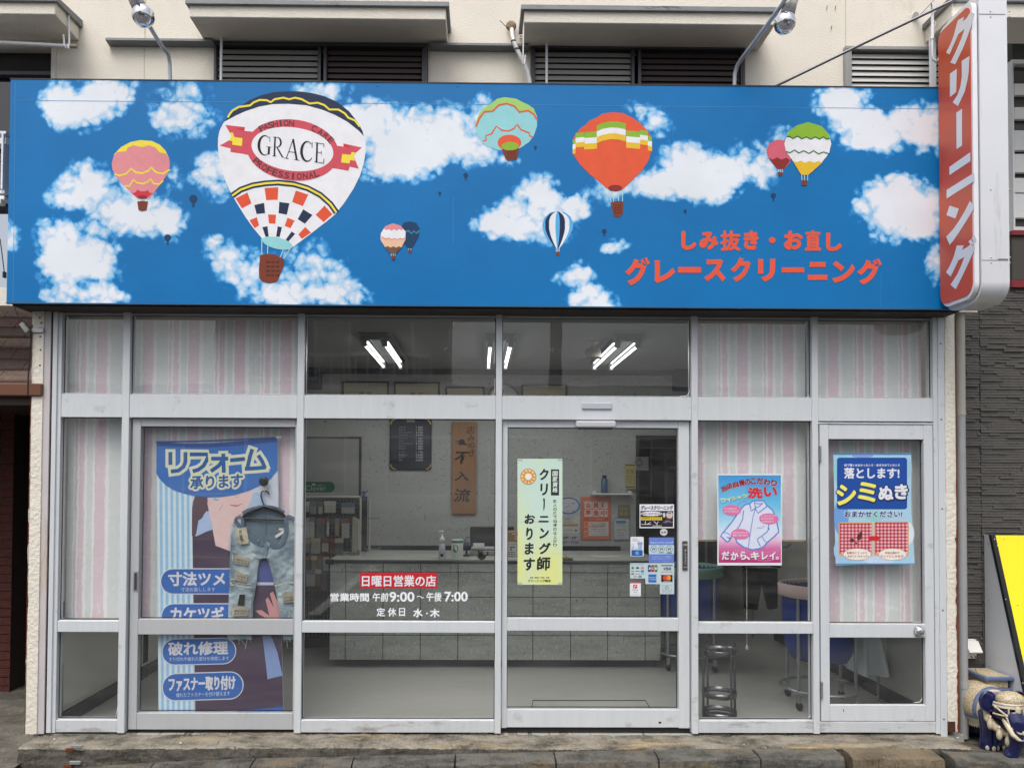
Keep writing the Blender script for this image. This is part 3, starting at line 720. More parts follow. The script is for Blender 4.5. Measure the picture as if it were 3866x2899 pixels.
tag(o, 'blank grey rounded plate on the transom above the entrance', 'plate')
# ---- hinged door right bay
dr = thing('hinged_door', 'narrow hinged glass door with round knob behind the stain removal poster', 'door', (2.5, 0.02, 0.05))
dbox('door_frame', 1768.2, 2015.8, 908, 911, 0.0, 0.08, ALU, sf)
dbox('stile', 1770.5, 1789.5, 912, 1555, 0.004, 0.05, ALU, dr)
dbox('stile', 1995, 2014.5, 912, 1555, 0.004, 0.05, ALU, dr)
dbox('top_rail', 1789.7, 1994.8, 912, 944, 0.006, 0.05, ALU, dr)
dbox('mid_rail', 1789.7, 1994.8, 1344.5, 1374, 0.006, 0.05, ALU, dr)
dbox('bottom_rail', 1789.7, 1994.8, 1520, 1555, 0.006, 0.05, ALU, dr)
dbox('pane', 1788, 1996, 942, 1346, 0.036, 0.041, GLASS, dr, 0)
for (a_,b_,c_,d_,par,yy) in ((1789.7,1994.8,944,1344,dr,.031),(1789.7,1994.8,1374,1520,dr,.031)): pane_shade_ring(XW(a_),XW(b_),ZW(d_),ZW(c_),yy,par)
dbox('pane', 1788, 1996, 1372, 1522, 0.036, 0.041, GLASS, dr, 0)
for v0, v1 in ((959, 994), (1469, 1507)):
    uu = 1771.5 if v0 < 1000 else 1775; p = P(uu, (v0+v1)/2, -0.004)
    box('hinge', p.x-0.006, p.x+0.006, -0.01, 0.004, ZW(v1), ZW(v0), CAPG, dr, 0.002)
p = P(*cr('K', 1445, 797), -0.0); kn = MB()
kn.lathe([(0,-0.030),(0.016,-0.030),(0.026,-0.024),(0.031,-0.012),(0.031,-0.006),(0.0345,-0.004),(0.0345,0.006),(0,0.006)], p, (0,1,0), 28, CHROME)
kno = kn.build('knob', CHROME, dr)
MB().box(p.x-0.02, p.x+0.02, -0.034, -0.028, p.z-0.004, p.z+0.004, STEEL).build('knob_turn', STEEL, kno, 0.002)
p0, p1 = cr('K', 970, 1282), cr('K', 972, 1300)
dbox('scratch', p0[0], p0[0]+1.2, p0[1], p1[1], 0.005, 0.007, SHADE_SCUFF, dr, 0, 1540)
_CR.update(W=(3500,700,366,1214), Y2=(2350,830,1000,2212), Y3=(1940,1700,220,676))
# ------------------------------------------------------------------ mural sign
YS = -0.20
mural = thing('mural_sign', 'wide blue sign board painted with hot air balloons and clouds over the shopfront', 'sign', (0, -0.1, 2.67))
sx0, sx1 = P(18.5, 411, YS).x, P(2088, 660, YS).x
sz0 = (P(15, 653.5, YS).z + P(1106, 661, YS).z + P(2060, 665, YS).z)/3; sz1 = (P(22, 170.5, YS).z + P(1106, 181.5, YS).z + P(2040, 190, YS).z)/3
BLUE = (2,111,177)
BL = mat('mural_blue_paint', BLUE, 0.42, var=0.04, scale=3, spec=0.25)
body = MB().box(sx0, sx1, YS+0.004, -0.002, sz0, sz1, BL).build('sign_box', BL, mural, 0.003)
MB().box(sx0-0.004, sx1+0.004, YS-0.003, -0.004, sz1, sz1+0.006, DARKMETAL).build('top_edge', DARKMETAL, mural, 0)
MB().box(sx0-0.003, sx1+0.003, YS-0.004, YS+0.02, sz0-0.006, sz0, mat('blue_edge_trim', (58,92,120), 0.4, 0.2)).build('bottom_edge', None, mural, 0)
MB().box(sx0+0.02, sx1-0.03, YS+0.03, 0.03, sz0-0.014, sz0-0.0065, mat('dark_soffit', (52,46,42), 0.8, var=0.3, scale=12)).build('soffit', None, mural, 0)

BLOBS = [  # u, v, ru, rv, strength
 (185,215,95,50,1),(140,235,50,42,.9),(235,200,60,48,.9),(165,262,60,28,.7),(110,215,30,40,.6),(280,182,35,18,.4),
 (395,235,72,62,.50),(370,262,45,36,.48),(425,262,45,38,.5),(400,205,60,32,.42),(350,250,30,40,.42),
 (190,378,52,36,1),(155,415,55,38,.95),(240,425,85,52,1.05),(320,462,72,48,1.05),(260,480,80,34,.9),(130,432,34,24,.5),(372,480,36,42,.9),(375,382,22,40,.55),(120,440,20,14,.4),
 (120,505,48,42,.9),(165,540,80,58,1.1),(215,560,56,40,.95),(120,575,46,50,.9),(190,600,75,34,.8),(185,645,90,32,1.1),(110,640,30,18,.6),(255,640,30,16,.5),
 (16,515,22,44,.8),(30,520,14,30,.6),
 (450,360,36,34,1),(470,395,40,42,.9),(500,340,35,45,.7),(425,385,22,20,.6),(530,420,20,20,.3),
 (475,540,42,34,.62),(515,575,62,44,.95),(570,615,70,40,.95),(655,560,60,46,.55),(700,605,72,52,.85),(745,640,60,34,.9),(640,640,75,30,.8),(460,520,25,20,.5),(600,660,60,25,.6),
 (790,250,52,42,.9),(835,285,78,70,1.15),(880,335,80,58,1.05),(820,370,46,30,.9),(935,270,72,50,1),(995,285,72,52,1),(1040,232,30,32,.75),(1005,330,66,32,.85),(930,330,60,35,.6),(1060,335,40,22,.55),(1100,348,26,14,.6),(760,300,30,80,.9),(900,350,60,40,.7),(1040,215,24,18,.5),
 (680,192,52,20,.95),(700,205,38,22,.6),(745,200,40,22,.4),
 (1165,405,46,34,1),(1150,440,60,42,1.0),(1095,470,66,36,1),(1060,485,44,28,.8),(1215,450,62,36,1),(1250,445,30,32,.85),(1160,500,82,30,.95),(1100,495,60,24,.7),
 (1400,250,42,28,.6),(1425,272,34,30,.55),(1365,235,28,18,.35),
 (1470,345,60,42,1),(1510,370,70,58,1.1),(1450,395,80,36,.95),(1390,400,70,30,.85),(1310,410,42,34,.75),(1560,385,55,46,1),(1615,350,62,50,1),(1650,375,36,34,.75),(1520,420,60,26,.8),(1690,288,34,22,.55),(1290,395,22,20,.5),
 (1800,222,52,34,.9),(1835,240,62,44,1.05),(1860,280,70,44,.95),(1930,265,72,44,1),(1990,262,62,48,1),(1905,310,64,26,.85),(2010,300,42,42,.95),(1825,205,60,22,.8),(1880,300,50,30,.8),
 (1925,408,58,36,1),(1965,425,72,50,1.1),(1915,450,74,42,1.05),(2005,460,52,50,1),(1935,495,62,36,.95),(1995,495,44,30,.9),(1860,430,28,26,.6),
 (2030,575,32,48,.85),(2015,560,22,26,.5),
 (1248,585,32,22,.95),(1215,600,26,18,.6),(1262,612,34,34,1),(1282,645,48,30,1.1),(1310,660,40,18,.7),(1240,650,30,20,.7),
 (1330,530,30,17,.85),(1315,535,22,12,.6)]
def cloudfield(u, v):
    t = -1.0
    acc = 0
    for (cu, cv, ru, rv, s_) in BLOBS:
        a = (u-cu)/(ru*1.18); b_ = (v-cv)/(rv*1.18); r = a*a+b_*b_
        if r < 1.0: acc += s_*(1-r)**1.0 * 0.82
        if r < 6: t = max(t, s_*(1-math.sqrt(r)))
    return (min(acc, 1.5) if acc > 0 else max(t, -1))
NX, NZ = 640, 150
vs = []; dens = []
for j in range(NZ+1):
    z = sz0 + (sz1-sz0)*j/NZ; v = 659-(659-180)*j/NZ
    for i in range(NX+1):
        x = sx0 + (sx1-sx0)*i/NX; vs.append((x, YS + 0.0006*nz(x*2.2, z*3, 6), z))
# project the grid points back to picture coordinates once, to place the painted clouds
Rt = R3.transposed()
fs = [(j*(NX+1)+i, j*(NX+1)+i+1, (j+1)*(NX+1)+i+1, (j+1)*(NX+1)+i) for j in range(NZ) for i in range(NX)]
for p in vs:
    c = Rt @ (Vector(p)-EYE); u = PX + F*c.x/(-c.z); v = PY - F*c.y/(-c.z)
    wu = 7*nz(u*0.03, v*0.03, 1)+3.5*nz(u*0.09, v*0.09, 2); wv = 7*nz(u*0.03, v*0.03, 11)+3.5*nz(u*0.09, v*0.09, 12)
    dens.append(cloudfield(u+wu, v+wv))
mm = bpy.data.materials.new('mural_clouds'); mm.use_nodes = True; n = mm.node_tree.nodes; l = mm.node_tree.links; b = n['Principled BSDF']
b.inputs['Roughness'].default_value = 0.36; b.inputs['Specular IOR Level'].default_value = 0.28
at = n.new('ShaderNodeAttribute'); at.attribute_name = 'cloud'
tc = n.new('ShaderNodeTexCoord')
def noi(scale, det, rough=0.6, dist=0.0):
    q = n.new('ShaderNodeTexNoise'); q.inputs['Scale'].default_value = scale; q.inputs['Detail'].default_value = det
    q.inputs['Roughness'].default_value = rough; q.inputs['Distortion'].default_value = dist; l.new(tc.outputs['Object'], q.inputs['Vector']); return q.outputs[0]
def ma(op, a, c):
    q = n.new('ShaderNodeMath'); q.operation = op
    for i, x in enumerate((a, c)):
        if isinstance(x, (int, float)): q.inputs[i].default_value = x
        else: l.new(x, q.inputs[i])
    return q.outputs[0]
vo = n.new('ShaderNodeTexVoronoi'); vo.feature = 'SMOOTH_F1'; vo.inputs['Scale'].default_value = 17; vo.inputs['Smoothness'].default_value = 0.25
dn = n.new('ShaderNodeTexNoise'); dn.inputs['Scale'].default_value = 9; dn.inputs['Detail'].default_value = 3; l.new(tc.outputs['Object'], dn.inputs['Vector'])
va = n.new('ShaderNodeVectorMath'); va.operation = 'SCALE'; va.inputs['Scale'].default_value = 0.14; l.new(dn.outputs['Color'], va.inputs[0])
vb = n.new('ShaderNodeVectorMath'); vb.operation = 'ADD'; l.new(tc.outputs['Object'], vb.inputs[0]); l.new(va.outputs[0], vb.inputs[1])
l.new(vb.outputs[0], vo.inputs['Vector'])
n1 = noi(9, 3.5, 0.55, 0.6); n2 = noi(34, 5, 0.6, 0.4)
ampn = n.new('ShaderNodeMath'); ampn.operation = 'MULTIPLY_ADD'; ampn.use_clamp = True; l.new(at.outputs['Fac'], ampn.inputs[0]); ampn.inputs[1].default_value = 1.5; ampn.inputs[2].default_value = .32
AMP = ampn.outputs[0]
t = ma('MULTIPLY', ma('SUBTRACT', n1, 0.5), 1.45)
t = ma('ADD', t, ma('MULTIPLY', ma('SUBTRACT', n2, 0.5), 0.30))
t = ma('ADD', t, ma('MULTIPLY', ma('SUBTRACT', 0.42, vo.outputs['Distance']), 0.95))
t = ma('ADD', at.outputs['Fac'], ma('MULTIPLY', t, AMP))
rp = n.new('ShaderNodeValToRGB'); el = rp.color_ramp.elements
def cc(c): return list(lin(c)) + [1]
el[0].position = 0.06; el[0].color = cc(BLUE); el[1].position = 1.0; el[1].color = cc((226,232,240))
for pos, c in ((0.15, (22,120,190)), (0.28, (60,150,212)), (0.43, (124,186,230)), (0.62, (172,206,234)), (0.80, (200,217,236))): e = el.new(pos); e.color = cc(c)
l.new(t, rp.inputs[0])
mxw = n.new('ShaderNodeMix'); mxw.data_type = 'RGBA'; mxw.blend_type = 'MULTIPLY'; mxw.inputs['Factor'].default_value = 1
n3 = noi(2.0, 4); mr = n.new('ShaderNodeMapRange'); mr.inputs['From Min'].default_value = .3; mr.inputs['From Max'].default_value = .7
mr.inputs['To Min'].default_value = 0.93; mr.inputs['To Max'].default_value = 1.05; l.new(n3, mr.inputs[0])
l.new(rp.outputs[0], mxw.inputs['A']); l.new(mr.outputs[0], mxw.inputs['B']); l.new(mxw.outputs['Result'], b.inputs['Base Color'])
bpn = n.new('ShaderNodeBump'); bpn.inputs['Strength'].default_value = 0.2; bpn.inputs['Distance'].default_value = 0.004
l.new(n2, bpn.inputs['Height']); l.new(bpn.outputs[0], b.inputs['Normal'])
face = MB().add(vs, fs, mm, True).build('painted_face', mm, mural)
a = face.data.attributes.new('cloud', 'FLOAT', 'POINT'); a.data.foreach_set('value', dens)
SEAM = mat('seam_blue', (70,140,192), 0.4)
def seam(k, pts, w_=1.0): PR(k, YS-0.0006).band(pts, w_, SEAM, 1).build('panel_seam', SEAM, mural)
seam('V', [(27, 216.5), (700, 222), (1500, 230), (2038, 235)], 0.9)
seam('V', [(33, 176), (31, 400), (28, 652)], 0.9)
seam('V', [(979, 425), (979, 530)], 0.6); seam('V', [(1903, 590), (1903, 662)], 0.5)
for (k_, x, y) in (('B',290,538),('B',792,541),('Y2',990,270),('A',905,512)):
    u, v = cr(k_, x, y); MB().ball(P(u, v, YS), (0.006, 0.003, 0.005), BL, 10, 6).build('rivet', BL, mural)

PAINT = dict(white=(232,233,238), navy=(28,44,76), yellow=(238,220,66), red=(222,84,52), rose=(206,78,92), pink=(222,142,148), pinkl=(230,152,158), basket=(122,58,40),
  basketd=(86,40,28), teal=(146,209,214), green=(138,182,52), greenl=(160,206,112), orange=(224,90,56), ltb=(88,174,230), gold=(228,188,48), peach=(234,192,160),
  brown=(112,84,64), maroon=(140,44,44), crim=(206,52,66), dgreen=(40,110,60), black=(26,24,26), letter=(226,88,60), dnavy=(24,60,100), tealz=(60,140,180), pdk=(214,100,118), rope=(170,214,226))
C_ = {k: mat('paint_'+k, v, 0.5, var=.07, scale=14, spec=.25, bump=.05, bscale=40) for k, v in PAINT.items()}
def basket(q, pts, rows, L=3):
    q.poly(pts, C_['basket'], L)
    xs_ = [p[0] for p in pts]; ys_ = [p[1] for p in pts]; x0, x1, y0, y1 = min(xs_), max(xs_), min(ys_), max(ys_)
    for r in range(rows):
        for c in range(3):
            cx = x0+(x1-x0)*(0.36+0.19*c); cy = y0+(y1-y0)*(0.28+0.6*r/rows)
            q.band([(cx-(x1-x0)*.07, cy), (cx, cy+(y1-y0)*.015), (cx+(x1-x0)*.07, cy)], (y1-y0)*.06, C_['basketd'], L+1)
def paintobj(q, label, name='painted_balloon'): return q.build(name, C_['white'], mural, label=label)

# big lettered balloon
q = PR('O', YS-0.001)
out = [(575,93),(480,100),(380,125),(290,165),(200,225),(130,290),(90,340),(60,400),(48,460),(47,520),(55,600),(75,690),(105,790),(150,890),(200,975),(260,1070),(320,1155),(390,1240),(500,1290),(628,1312),(700,1262),(800,1185),(900,1108),(965,1055),(1040,960),(1110,850),(1160,750),(1190,650),(1205,560),(1203,480),(1185,405),(1140,330),(1070,245),(980,175),(880,130),(780,105),(680,93)]
q.poly(out, C_['white'], 1)
cap = [(1188,443),(1150,400),(1060,330),(960,275),(860,235),(740,202),(600,190),(480,192),(370,212),(270,245),(190,280),(97,330),(130,290),(200,225),(290,165),(380,125),(480,100),(575,93),(680,93),(780,105),(880,130),(980,175),(1070,245),(1140,330),(1180,405)]
q.poly(cap, C_['navy'], 2)
q.band([(125,297),(140,270),(160,245),(210,215),(300,203),(325,180),(375,160),(430,163),(462,178),(490,155),(560,143),(605,155),(650,143),(700,153),(765,188),(830,182),(880,200),(920,235),(990,235),(1040,265),(1070,300),(1120,320),(1158,368)], 15, C_['yellow'], 3)
for tail in ([(105,355),(258,372),(256,402),(320,408),(330,600),(245,582),(145,567),(148,540),(60,517),(130,478),(155,445)], [(940,512),(1030,525),(1030,500),(1175,532),(1128,572),(1110,600),(1150,698),(1080,682),(1068,714),(930,690)]):
    q.poly(tail, C_['rose'], 2)
q.poly([(142,415),(165,415),(175,450),(240,460),(235,520),(160,510),(160,482),(130,477),(152,448)], C_['yellow'], 3)
q.poly([(1020,583),(1085,590),(1095,567),(1130,573),(1108,600),(1120,635),(1083,630),(1077,657),(1012,648)], C_['yellow'], 3)
q.poly([(183,388),(258,372),(252,402)], C_['crim'], 3); q.poly([(1030,502),(1060,510),(1088,534),(1030,525)], C_['crim'], 3)
q.ell(632,551,362,238,C_['rose'],4,64,0.13); q.ell(631,545,322,170,C_['white'],5,64,0.13)
# serif GRACE, each letter from thick and thin strokes
def serif(q, ch, quad, m, L):
    def w_(x, y):
        a, b = x, y; return tuple(quad[0][k]*(1-a)*(1-b)+quad[1][k]*a*(1-b)+quad[2][k]*a*b+quad[3][k]*(1-a)*b for k in (0,1))
    W_ = abs(quad[1][0]-quad[0][0])
    def st(pts, wd): q.band([w_(*p) for p in pts], [x*W_ for x in wd] if isinstance(wd, list) else wd*W_, m, L)
    arcp = lambda cx, cy, rx, ry, a0, a1, n_=16: [(cx+rx*math.cos(math.radians(a0+(a1-a0)*i/n_)), cy+ry*math.sin(math.radians(a0+(a1-a0)*i/n_))) for i in range(n_+1)]
    if ch in 'CG':
        a = arcp(.55,.5,.45,.49,-50,-325 if ch == 'C' else -310); n_ = len(a)
        st(a, [0.05+0.16*max(0, math.sin(math.pi*i/(n_-1)))**2 for i in range(n_)]); q_ = 0.0
        st([(.9,.02),(.9,.28)], .05)
        if ch == 'G': st([(.86,.55),(.86,.93)], .16); st([(.66,.55),(1.04,.55)], .045)
    elif ch == 'R':
        st([(.24,.0),(.24,1)], .16); st([(.04,.02),(.5,.02)], .05); st([(.06,.98),(.42,.98)], .045)
        a = arcp(.42,.26,.38,.25,-90,90,12); st(a, [0.05+0.13*math.sin(math.pi*i/12) for i in range(13)])
        st([(.3,.51),(.46,.51)], .05); st([(.44,.52),(.7,.75),(.96,.98)], [.1,.15,.12]); st([(.84,.98),(1.1,.98)], .04)
    elif ch == 'A':
        st([(.48,.0),(.14,.98)], .06); st([(.46,.0),(.84,.98)], .15); st([(.26,.64),(.7,.64)], .05); st([(.0,.98),(.3,.98)], .045); st([(.68,.98),(1.02,.98)], .045)
    elif ch == 'E':
        st([(.24,0),(.24,1)], .16); st([(.04,.02),(.9,.02)], .05); st([(.3,.48),(.68,.48)], .05); st([(.04,.98),(.95,.98)], .05)
        st([(.9,.0),(.9,.2)], .06); st([(.68,.38),(.68,.58)], .05); st([(.96,.76),(.93,1)], .07)
for i, (ch, qd) in enumerate((('G',[(362,432),(466,444),(460,600),(354,586)]), ('R',[(476,447),(558,455),(558,612),(468,600)]), ('A',[(590,462),(690,472),(684,636),(566,618)]), ('C',[(696,478),(796,490),(790,648),(688,634)]), ('E',[(806,492),(886,503),(880,660),(800,646)]))):
    serif(q, ch, qd, C_['black'], 6+i)
def ring(th): 
    a = math.radians(th); rx, ry, ro = 343, 205, .13; x = rx*math.cos(a); y = ry*math.sin(a)
    dx, dy = -rx*math.sin(a), ry*math.cos(a); c, s_ = math.cos(ro), math.sin(ro)
    X, Y = 631+x*c-y*s_, 549+x*s_+y*c; DX, DY = dx*c-dy*s_, dx*s_+dy*c
    if y > 0: DX, DY = -DX, -DY
    return X, Y, math.atan2(DY, DX)
DARKR = ink((84,24,34), 0.5)
q.arc_text('FASHION', ring, -143, -92, 50, DARKR, 6, 0.022); q.arc_text('CARE', ring, -70, -28, 50, DARKR, 6, 0.022); q.arc_text('PROFESSIONAL', ring, 146, 48, 50, DARKR, 6, 0.022)
lo = [(160,908),(225,862),(320,828),(420,812),(520,806),(640,818),(750,850),(850,903),(930,975),(975,1040)]
q.band(lo, 46, C_['navy'], 3); q.band(lo, 16, C_['yellow'], 4)
for c, ps in (('red',[[(185,930),(278,883),(310,968),(235,1008)],[(412,848),(520,842),(515,940),(425,943)],[(657,868),(755,900),(712,990),(628,958)],[(882,985),(943,1053),(875,1115),(812,1058)],
    [(293,1100),(352,1077),(370,1140),(335,1163)],[(440,1055),(502,1057),(497,1128),(447,1125)],[(592,1080),(648,1103),(615,1163),(570,1145)],[(730,1153),(776,1197),(705,1246),(677,1212)]]),
  ('navy',[[(332,982),(408,964),(417,1045),(350,1052)],[(528,957),(607,968),(587,1057),(522,1045)],[(715,1015),(787,1060),(728,1128),(672,1092)],[(395,1155),(435,1147),(445,1228),(420,1230)],[(515,1148),(548,1155),(530,1232),(503,1228)],[(625,1188),(652,1207),(598,1267),(578,1252)]])):
    for p_ in ps: q.poly(p_, C_[c], 2)
for a_, b_ in (((390,1245),(392,1370)),((438,1290),(436,1364)),((562,1325),(535,1390)),((625,1305),(562,1404))): q.band([a_, b_], 7, C_['rope'], 4)
q.ell(512,1280,122,45,C_['teal'],5,32,.24)
basket(q, [(378,1375),(430,1362),(490,1368),(567,1405),(560,1460),(520,1560),(505,1583),(450,1592),(395,1580),(370,1550),(368,1480)], 4, 5)
paintobj(q, 'large white painted balloon with a red oval ribbon of lettering')

def balloon(key, outline, base, label, extra, ropes, bask, rows=3):
    q = PR(key, YS-0.001); q.poly(outline, C_[base], 1); extra(q)
    for a_, b_ in ropes: q.band([a_, b_], 5 if key in 'AB' else 4, C_['rope'], 2)
    basket(q, bask, rows, 3) if rows else q.poly(bask, C_['basket'], 3)
    return paintobj(q, label)
def x1(q):
    q.poly([(710,972),(735,953),(790,948),(800,925),(840,910),(890,922),(935,910),(975,925),(1000,955),(1040,962),(1058,988),(1035,940),(1000,905),(950,882),(880,877),(820,888),(760,920),(718,962)], C_['yellow'], 2)
    q.band([(718,1088),(745,1100),(790,1088),(822,1055),(850,1078),(890,1085),(930,1070),(948,1048),(980,1080),(1020,1088),(1064,1062)], 11, C_['yellow'], 2)
    q.band([(780,1163),(810,1165),(836,1125),(860,1145),(900,1150),(930,1135),(942,1118),(965,1150),(1000,1152),(1022,1130)], 10, C_['yellow'], 2)
    q.poly([(828,1210),(850,1203),(862,1185),(880,1197),(912,1197),(925,1188),(938,1207),(957,1207),(918,1242),(870,1242)], C_['crim'], 2)
    q.ell(893,1234,30,12,C_['maroon'],3)
balloon('A', [(880,877),(820,888),(760,920),(715,970),(700,1020),(705,1060),(730,1110),(770,1155),(860,1242),(935,1242),(1000,1160),(1045,1095),(1065,1040),(1060,990),(1035,940),(1000,905),(950,882)], 'pink', 'small pink painted balloon with yellow crown and wavy bands', x1,
    [((862,1240),(868,1265)),((885,1245),(885,1262)),((905,1245),(905,1262)),((925,1238),(922,1262))], [(860,1262),(895,1256),(928,1262),(918,1315),(890,1322),(868,1315)], 0)
def x2(q):
    q.poly([(1290,745),(1270,715),(1235,692),(1180,700),(1150,665),(1100,648),(1050,658),(1012,698),(960,700),(930,740),(908,790),(905,770),(925,715),(950,680),(1000,650),(1040,618),(1085,608),(1160,618),(1200,640),(1235,655),(1270,680)], C_['greenl'], 2)
    q.band([(908,792),(930,738),(960,700),(1012,696),(1050,658),(1100,648),(1150,665),(1180,702),(1235,692),(1270,716),(1290,747)], 11, C_['orange'], 3)
    q.band([(952,882),(972,878),(968,850),(1005,838),(1035,790),(1070,815),(1110,820),(1145,805),(1166,778),(1190,812),(1240,832),(1245,850),(1262,858)], 10, C_['orange'], 2)
    q.ell(1117,893,74,50,C_['orange'],3); q.ell(1122,915,54,26,C_['green'],4)
balloon('B', [(1085,608),(1040,618),(1000,650),(950,680),(925,715),(905,770),(905,820),(930,870),(965,910),(1050,940),(1180,930),(1240,890),(1270,850),(1290,790),(1290,730),(1270,680),(1235,655),(1200,640),(1160,618)], 'teal', 'turquoise painted balloon with green crown and orange scallops', x2,
    [((1075,935),(1070,920)),((1100,900),(1108,930)),((1145,900),(1140,930)),((1160,905),(1172,930))], [(1070,935),(1120,922),(1178,928),(1165,995),(1110,1008),(1092,995)], 4)
def x3(q):
    for x0, x1_, y in ((1513,1531,875),(1531,1588,833),(1585,1666,828),(1848,1935,817),(1935,1984,813),(1984,2010,850)):
        dy = 30 if x1_-x0 < 60 else 36; sl_ = (12 if x0 > 1700 else -8)
        for i, c in enumerate(('green','white','gold')): q.poly([(x0,y+i*dy),(x0,y+(i+1)*dy),(x1_,y+(i+1)*dy+sl_*.6),(x1_,y+i*dy+sl_*.6)], C_[c], 2)
    for i, c in enumerate(('green','white','gold')):
        y = 778+i*37; up = [(1664,y+8),(1700,y-8),(1750,y-18),(1800,y-16),(1845,y-4)]
        q.poly(up + [(p[0], p[1]+38) for p in reversed(up)], C_[c], 3)
    q.ell(1780,1177,44,20,C_['maroon'],3)
balloon('B', [(1765,702),(1700,712),(1665,735),(1620,755),(1590,785),(1560,805),(1520,860),(1512,920),(1520,970),(1560,1030),(1620,1090),(1690,1145),(1740,1190),(1820,1190),(1880,1135),(1950,1065),(1990,1000),(2010,930),(2010,870),(1985,820),(1940,775),(1890,738),(1830,708)], 'orange', 'red painted balloon with green white and yellow stepped band', x3,
    [((1738,1185),(1754,1264)),((1762,1190),(1770,1262)),((1800,1190),(1800,1260)),((1824,1185),(1826,1260))], [(1750,1268),(1790,1258),(1830,1260),(1828,1335),(1808,1358),(1770,1355)], 4)
bo = [(1415,1322),(1370,1330),(1335,1365),(1322,1410),(1335,1465),(1365,1510),(1408,1555),(1432,1555),(1480,1500),(1512,1440),(1517,1400),(1500,1355),(1465,1328)]
def x4(q):
    def hw(y): 
        t = (y-1322)/(1556-1322); return 97*(math.sin(math.pi*min(1, t*1.25+0.0)**0.72)**0.8 if t < .42 else 1-((t-.42)/.58)**1.55*0.87) if t > 0 else 0
    ys = [1326+ (1553-1326)*i/14 for i in range(15)]
    for a_, b_, c in ((-.80,-.56,'navy'),(-.53,-.13,'white'),(.15,.48,'navy'),(.5,.78,'white')):
        q.poly([(1418+hw(y)*a_, y) for y in ys] + [(1418+hw(y)*b_, y) for y in reversed(ys)], C_[c], 2)
balloon('B', bo, 'ltb', 'small painted balloon with navy white and light blue vertical stripes', x4, [((1410,1555),(1412,1575)),((1420,1555),(1420,1575)),((1430,1555),(1428,1575))], [(1407,1575),(1432,1575),(1430,1597),(1410,1598)], 0)
def x5(q):
    q.band([(468,1450),(485,1443),(502,1462),(520,1446),(535,1460),(553,1443)], 8, C_['tealz'], 2)
balloon('B', [(493,1385),(455,1393),(440,1420),(440,1480),(455,1520),(480,1555),(507,1555),(525,1525),(550,1480),(555,1430),(535,1395)], 'dnavy', 'small navy painted balloon with teal zigzag', x5, [((485,1555),(486,1565)),((502,1555),(500,1565))], [(482,1563),(506,1563),(502,1582),(486,1582)], 0)
def x6(q):
    q.poly([(330,1430),(340,1415),(388,1398),(435,1412),(452,1432),(440,1442),(428,1432),(412,1444),(395,1434),(378,1444),(362,1434),(348,1440)], C_['pink'], 5)
    q.poly([(312,1480),(330,1490),(345,1496),(360,1488),(380,1500),(398,1490),(415,1500),(432,1490),(450,1496),(464,1482),(464,1500),(440,1550),(420,1568),(355,1568),(340,1550),(312,1505)], C_['peach'], 5)
    q.poly([(338,1548),(355,1540),(372,1550),(390,1542),(408,1550),(425,1541),(440,1550),(403,1590),(375,1590)], C_['brown'], 6)
    q.band([(318,1482),(345,1496),(360,1490),(380,1500),(398,1492),(415,1501),(432,1492),(450,1498),(464,1488)], 4, C_['red'], 6)
q = PR('B', YS-0.0018); q.poly([(388,1398),(340,1415),(312,1460),(310,1500),(340,1550),(375,1590),(403,1590),(440,1550),(466,1500),(467,1450),(435,1412)], C_['white'], 4); x6(q)
for a_ in (378,390,402): q.band([(a_,1588),(a_-1,1602)], 4, C_['rope'], 7)
q.poly([(376,1602),(402,1602),(398,1624),(380,1624)], C_['basket'], 8); paintobj(q, 'small painted balloon in pink white peach and brown bands')
def x7(q): q.poly([(553,822),(575,832),(600,820),(622,832),(648,822),(668,835),(635,882),(600,882)], C_['maroon'], 2)
balloon('C', [(600,728),(560,745),(543,780),(548,810),(575,850),(600,882),(635,882),(668,845),(675,800),(670,760),(640,732)], 'pdk', 'small plain pink painted balloon overlapping a green topped one', x7, [((606,882),(606,898)),((618,882),(618,898)),((628,882),(628,898))], [(602,898),(629,898),(627,917),(605,917)], 0)
q = PR('C', YS-0.0018)
q.poly([(760,637),(700,655),(655,690),(637,750),(645,790),(690,850),(725,912),(760,912),(830,850),(870,800),(882,750),(870,700),(830,657)], C_['white'], 3)
q.poly([(648,712),(660,686),(700,655),(760,637),(830,657),(868,698),(874,722),(858,724),(840,712),(820,724),(798,712),(775,724),(752,712),(728,722),(705,708),(682,722),(664,710)], C_['green'], 5)
q.band([(648,712),(664,712),(682,723),(705,710),(728,724),(752,714),(775,726),(798,714),(820,726),(840,714),(858,726),(874,722)], 6, C_['dgreen'], 6)
q.band([(646,790),(666,797),(690,782),(712,798),(738,786),(765,800),(790,786),(815,803),(840,793),(870,802)], 6, C_['dgreen'], 6)
q.poly([(680,838),(700,847),(722,838),(745,849),(768,840),(792,849),(815,840),(835,848),(762,912),(725,912)], C_['gold'], 5)
for a_ in (728,742,758): q.band([(a_,912),(a_,942)], 4, C_['rope'], 5)
q.poly([(727,940),(756,940),(753,967),(729,967)], C_['basket'], 6); paintobj(q, 'small painted balloon with green top white middle and yellow bottom')
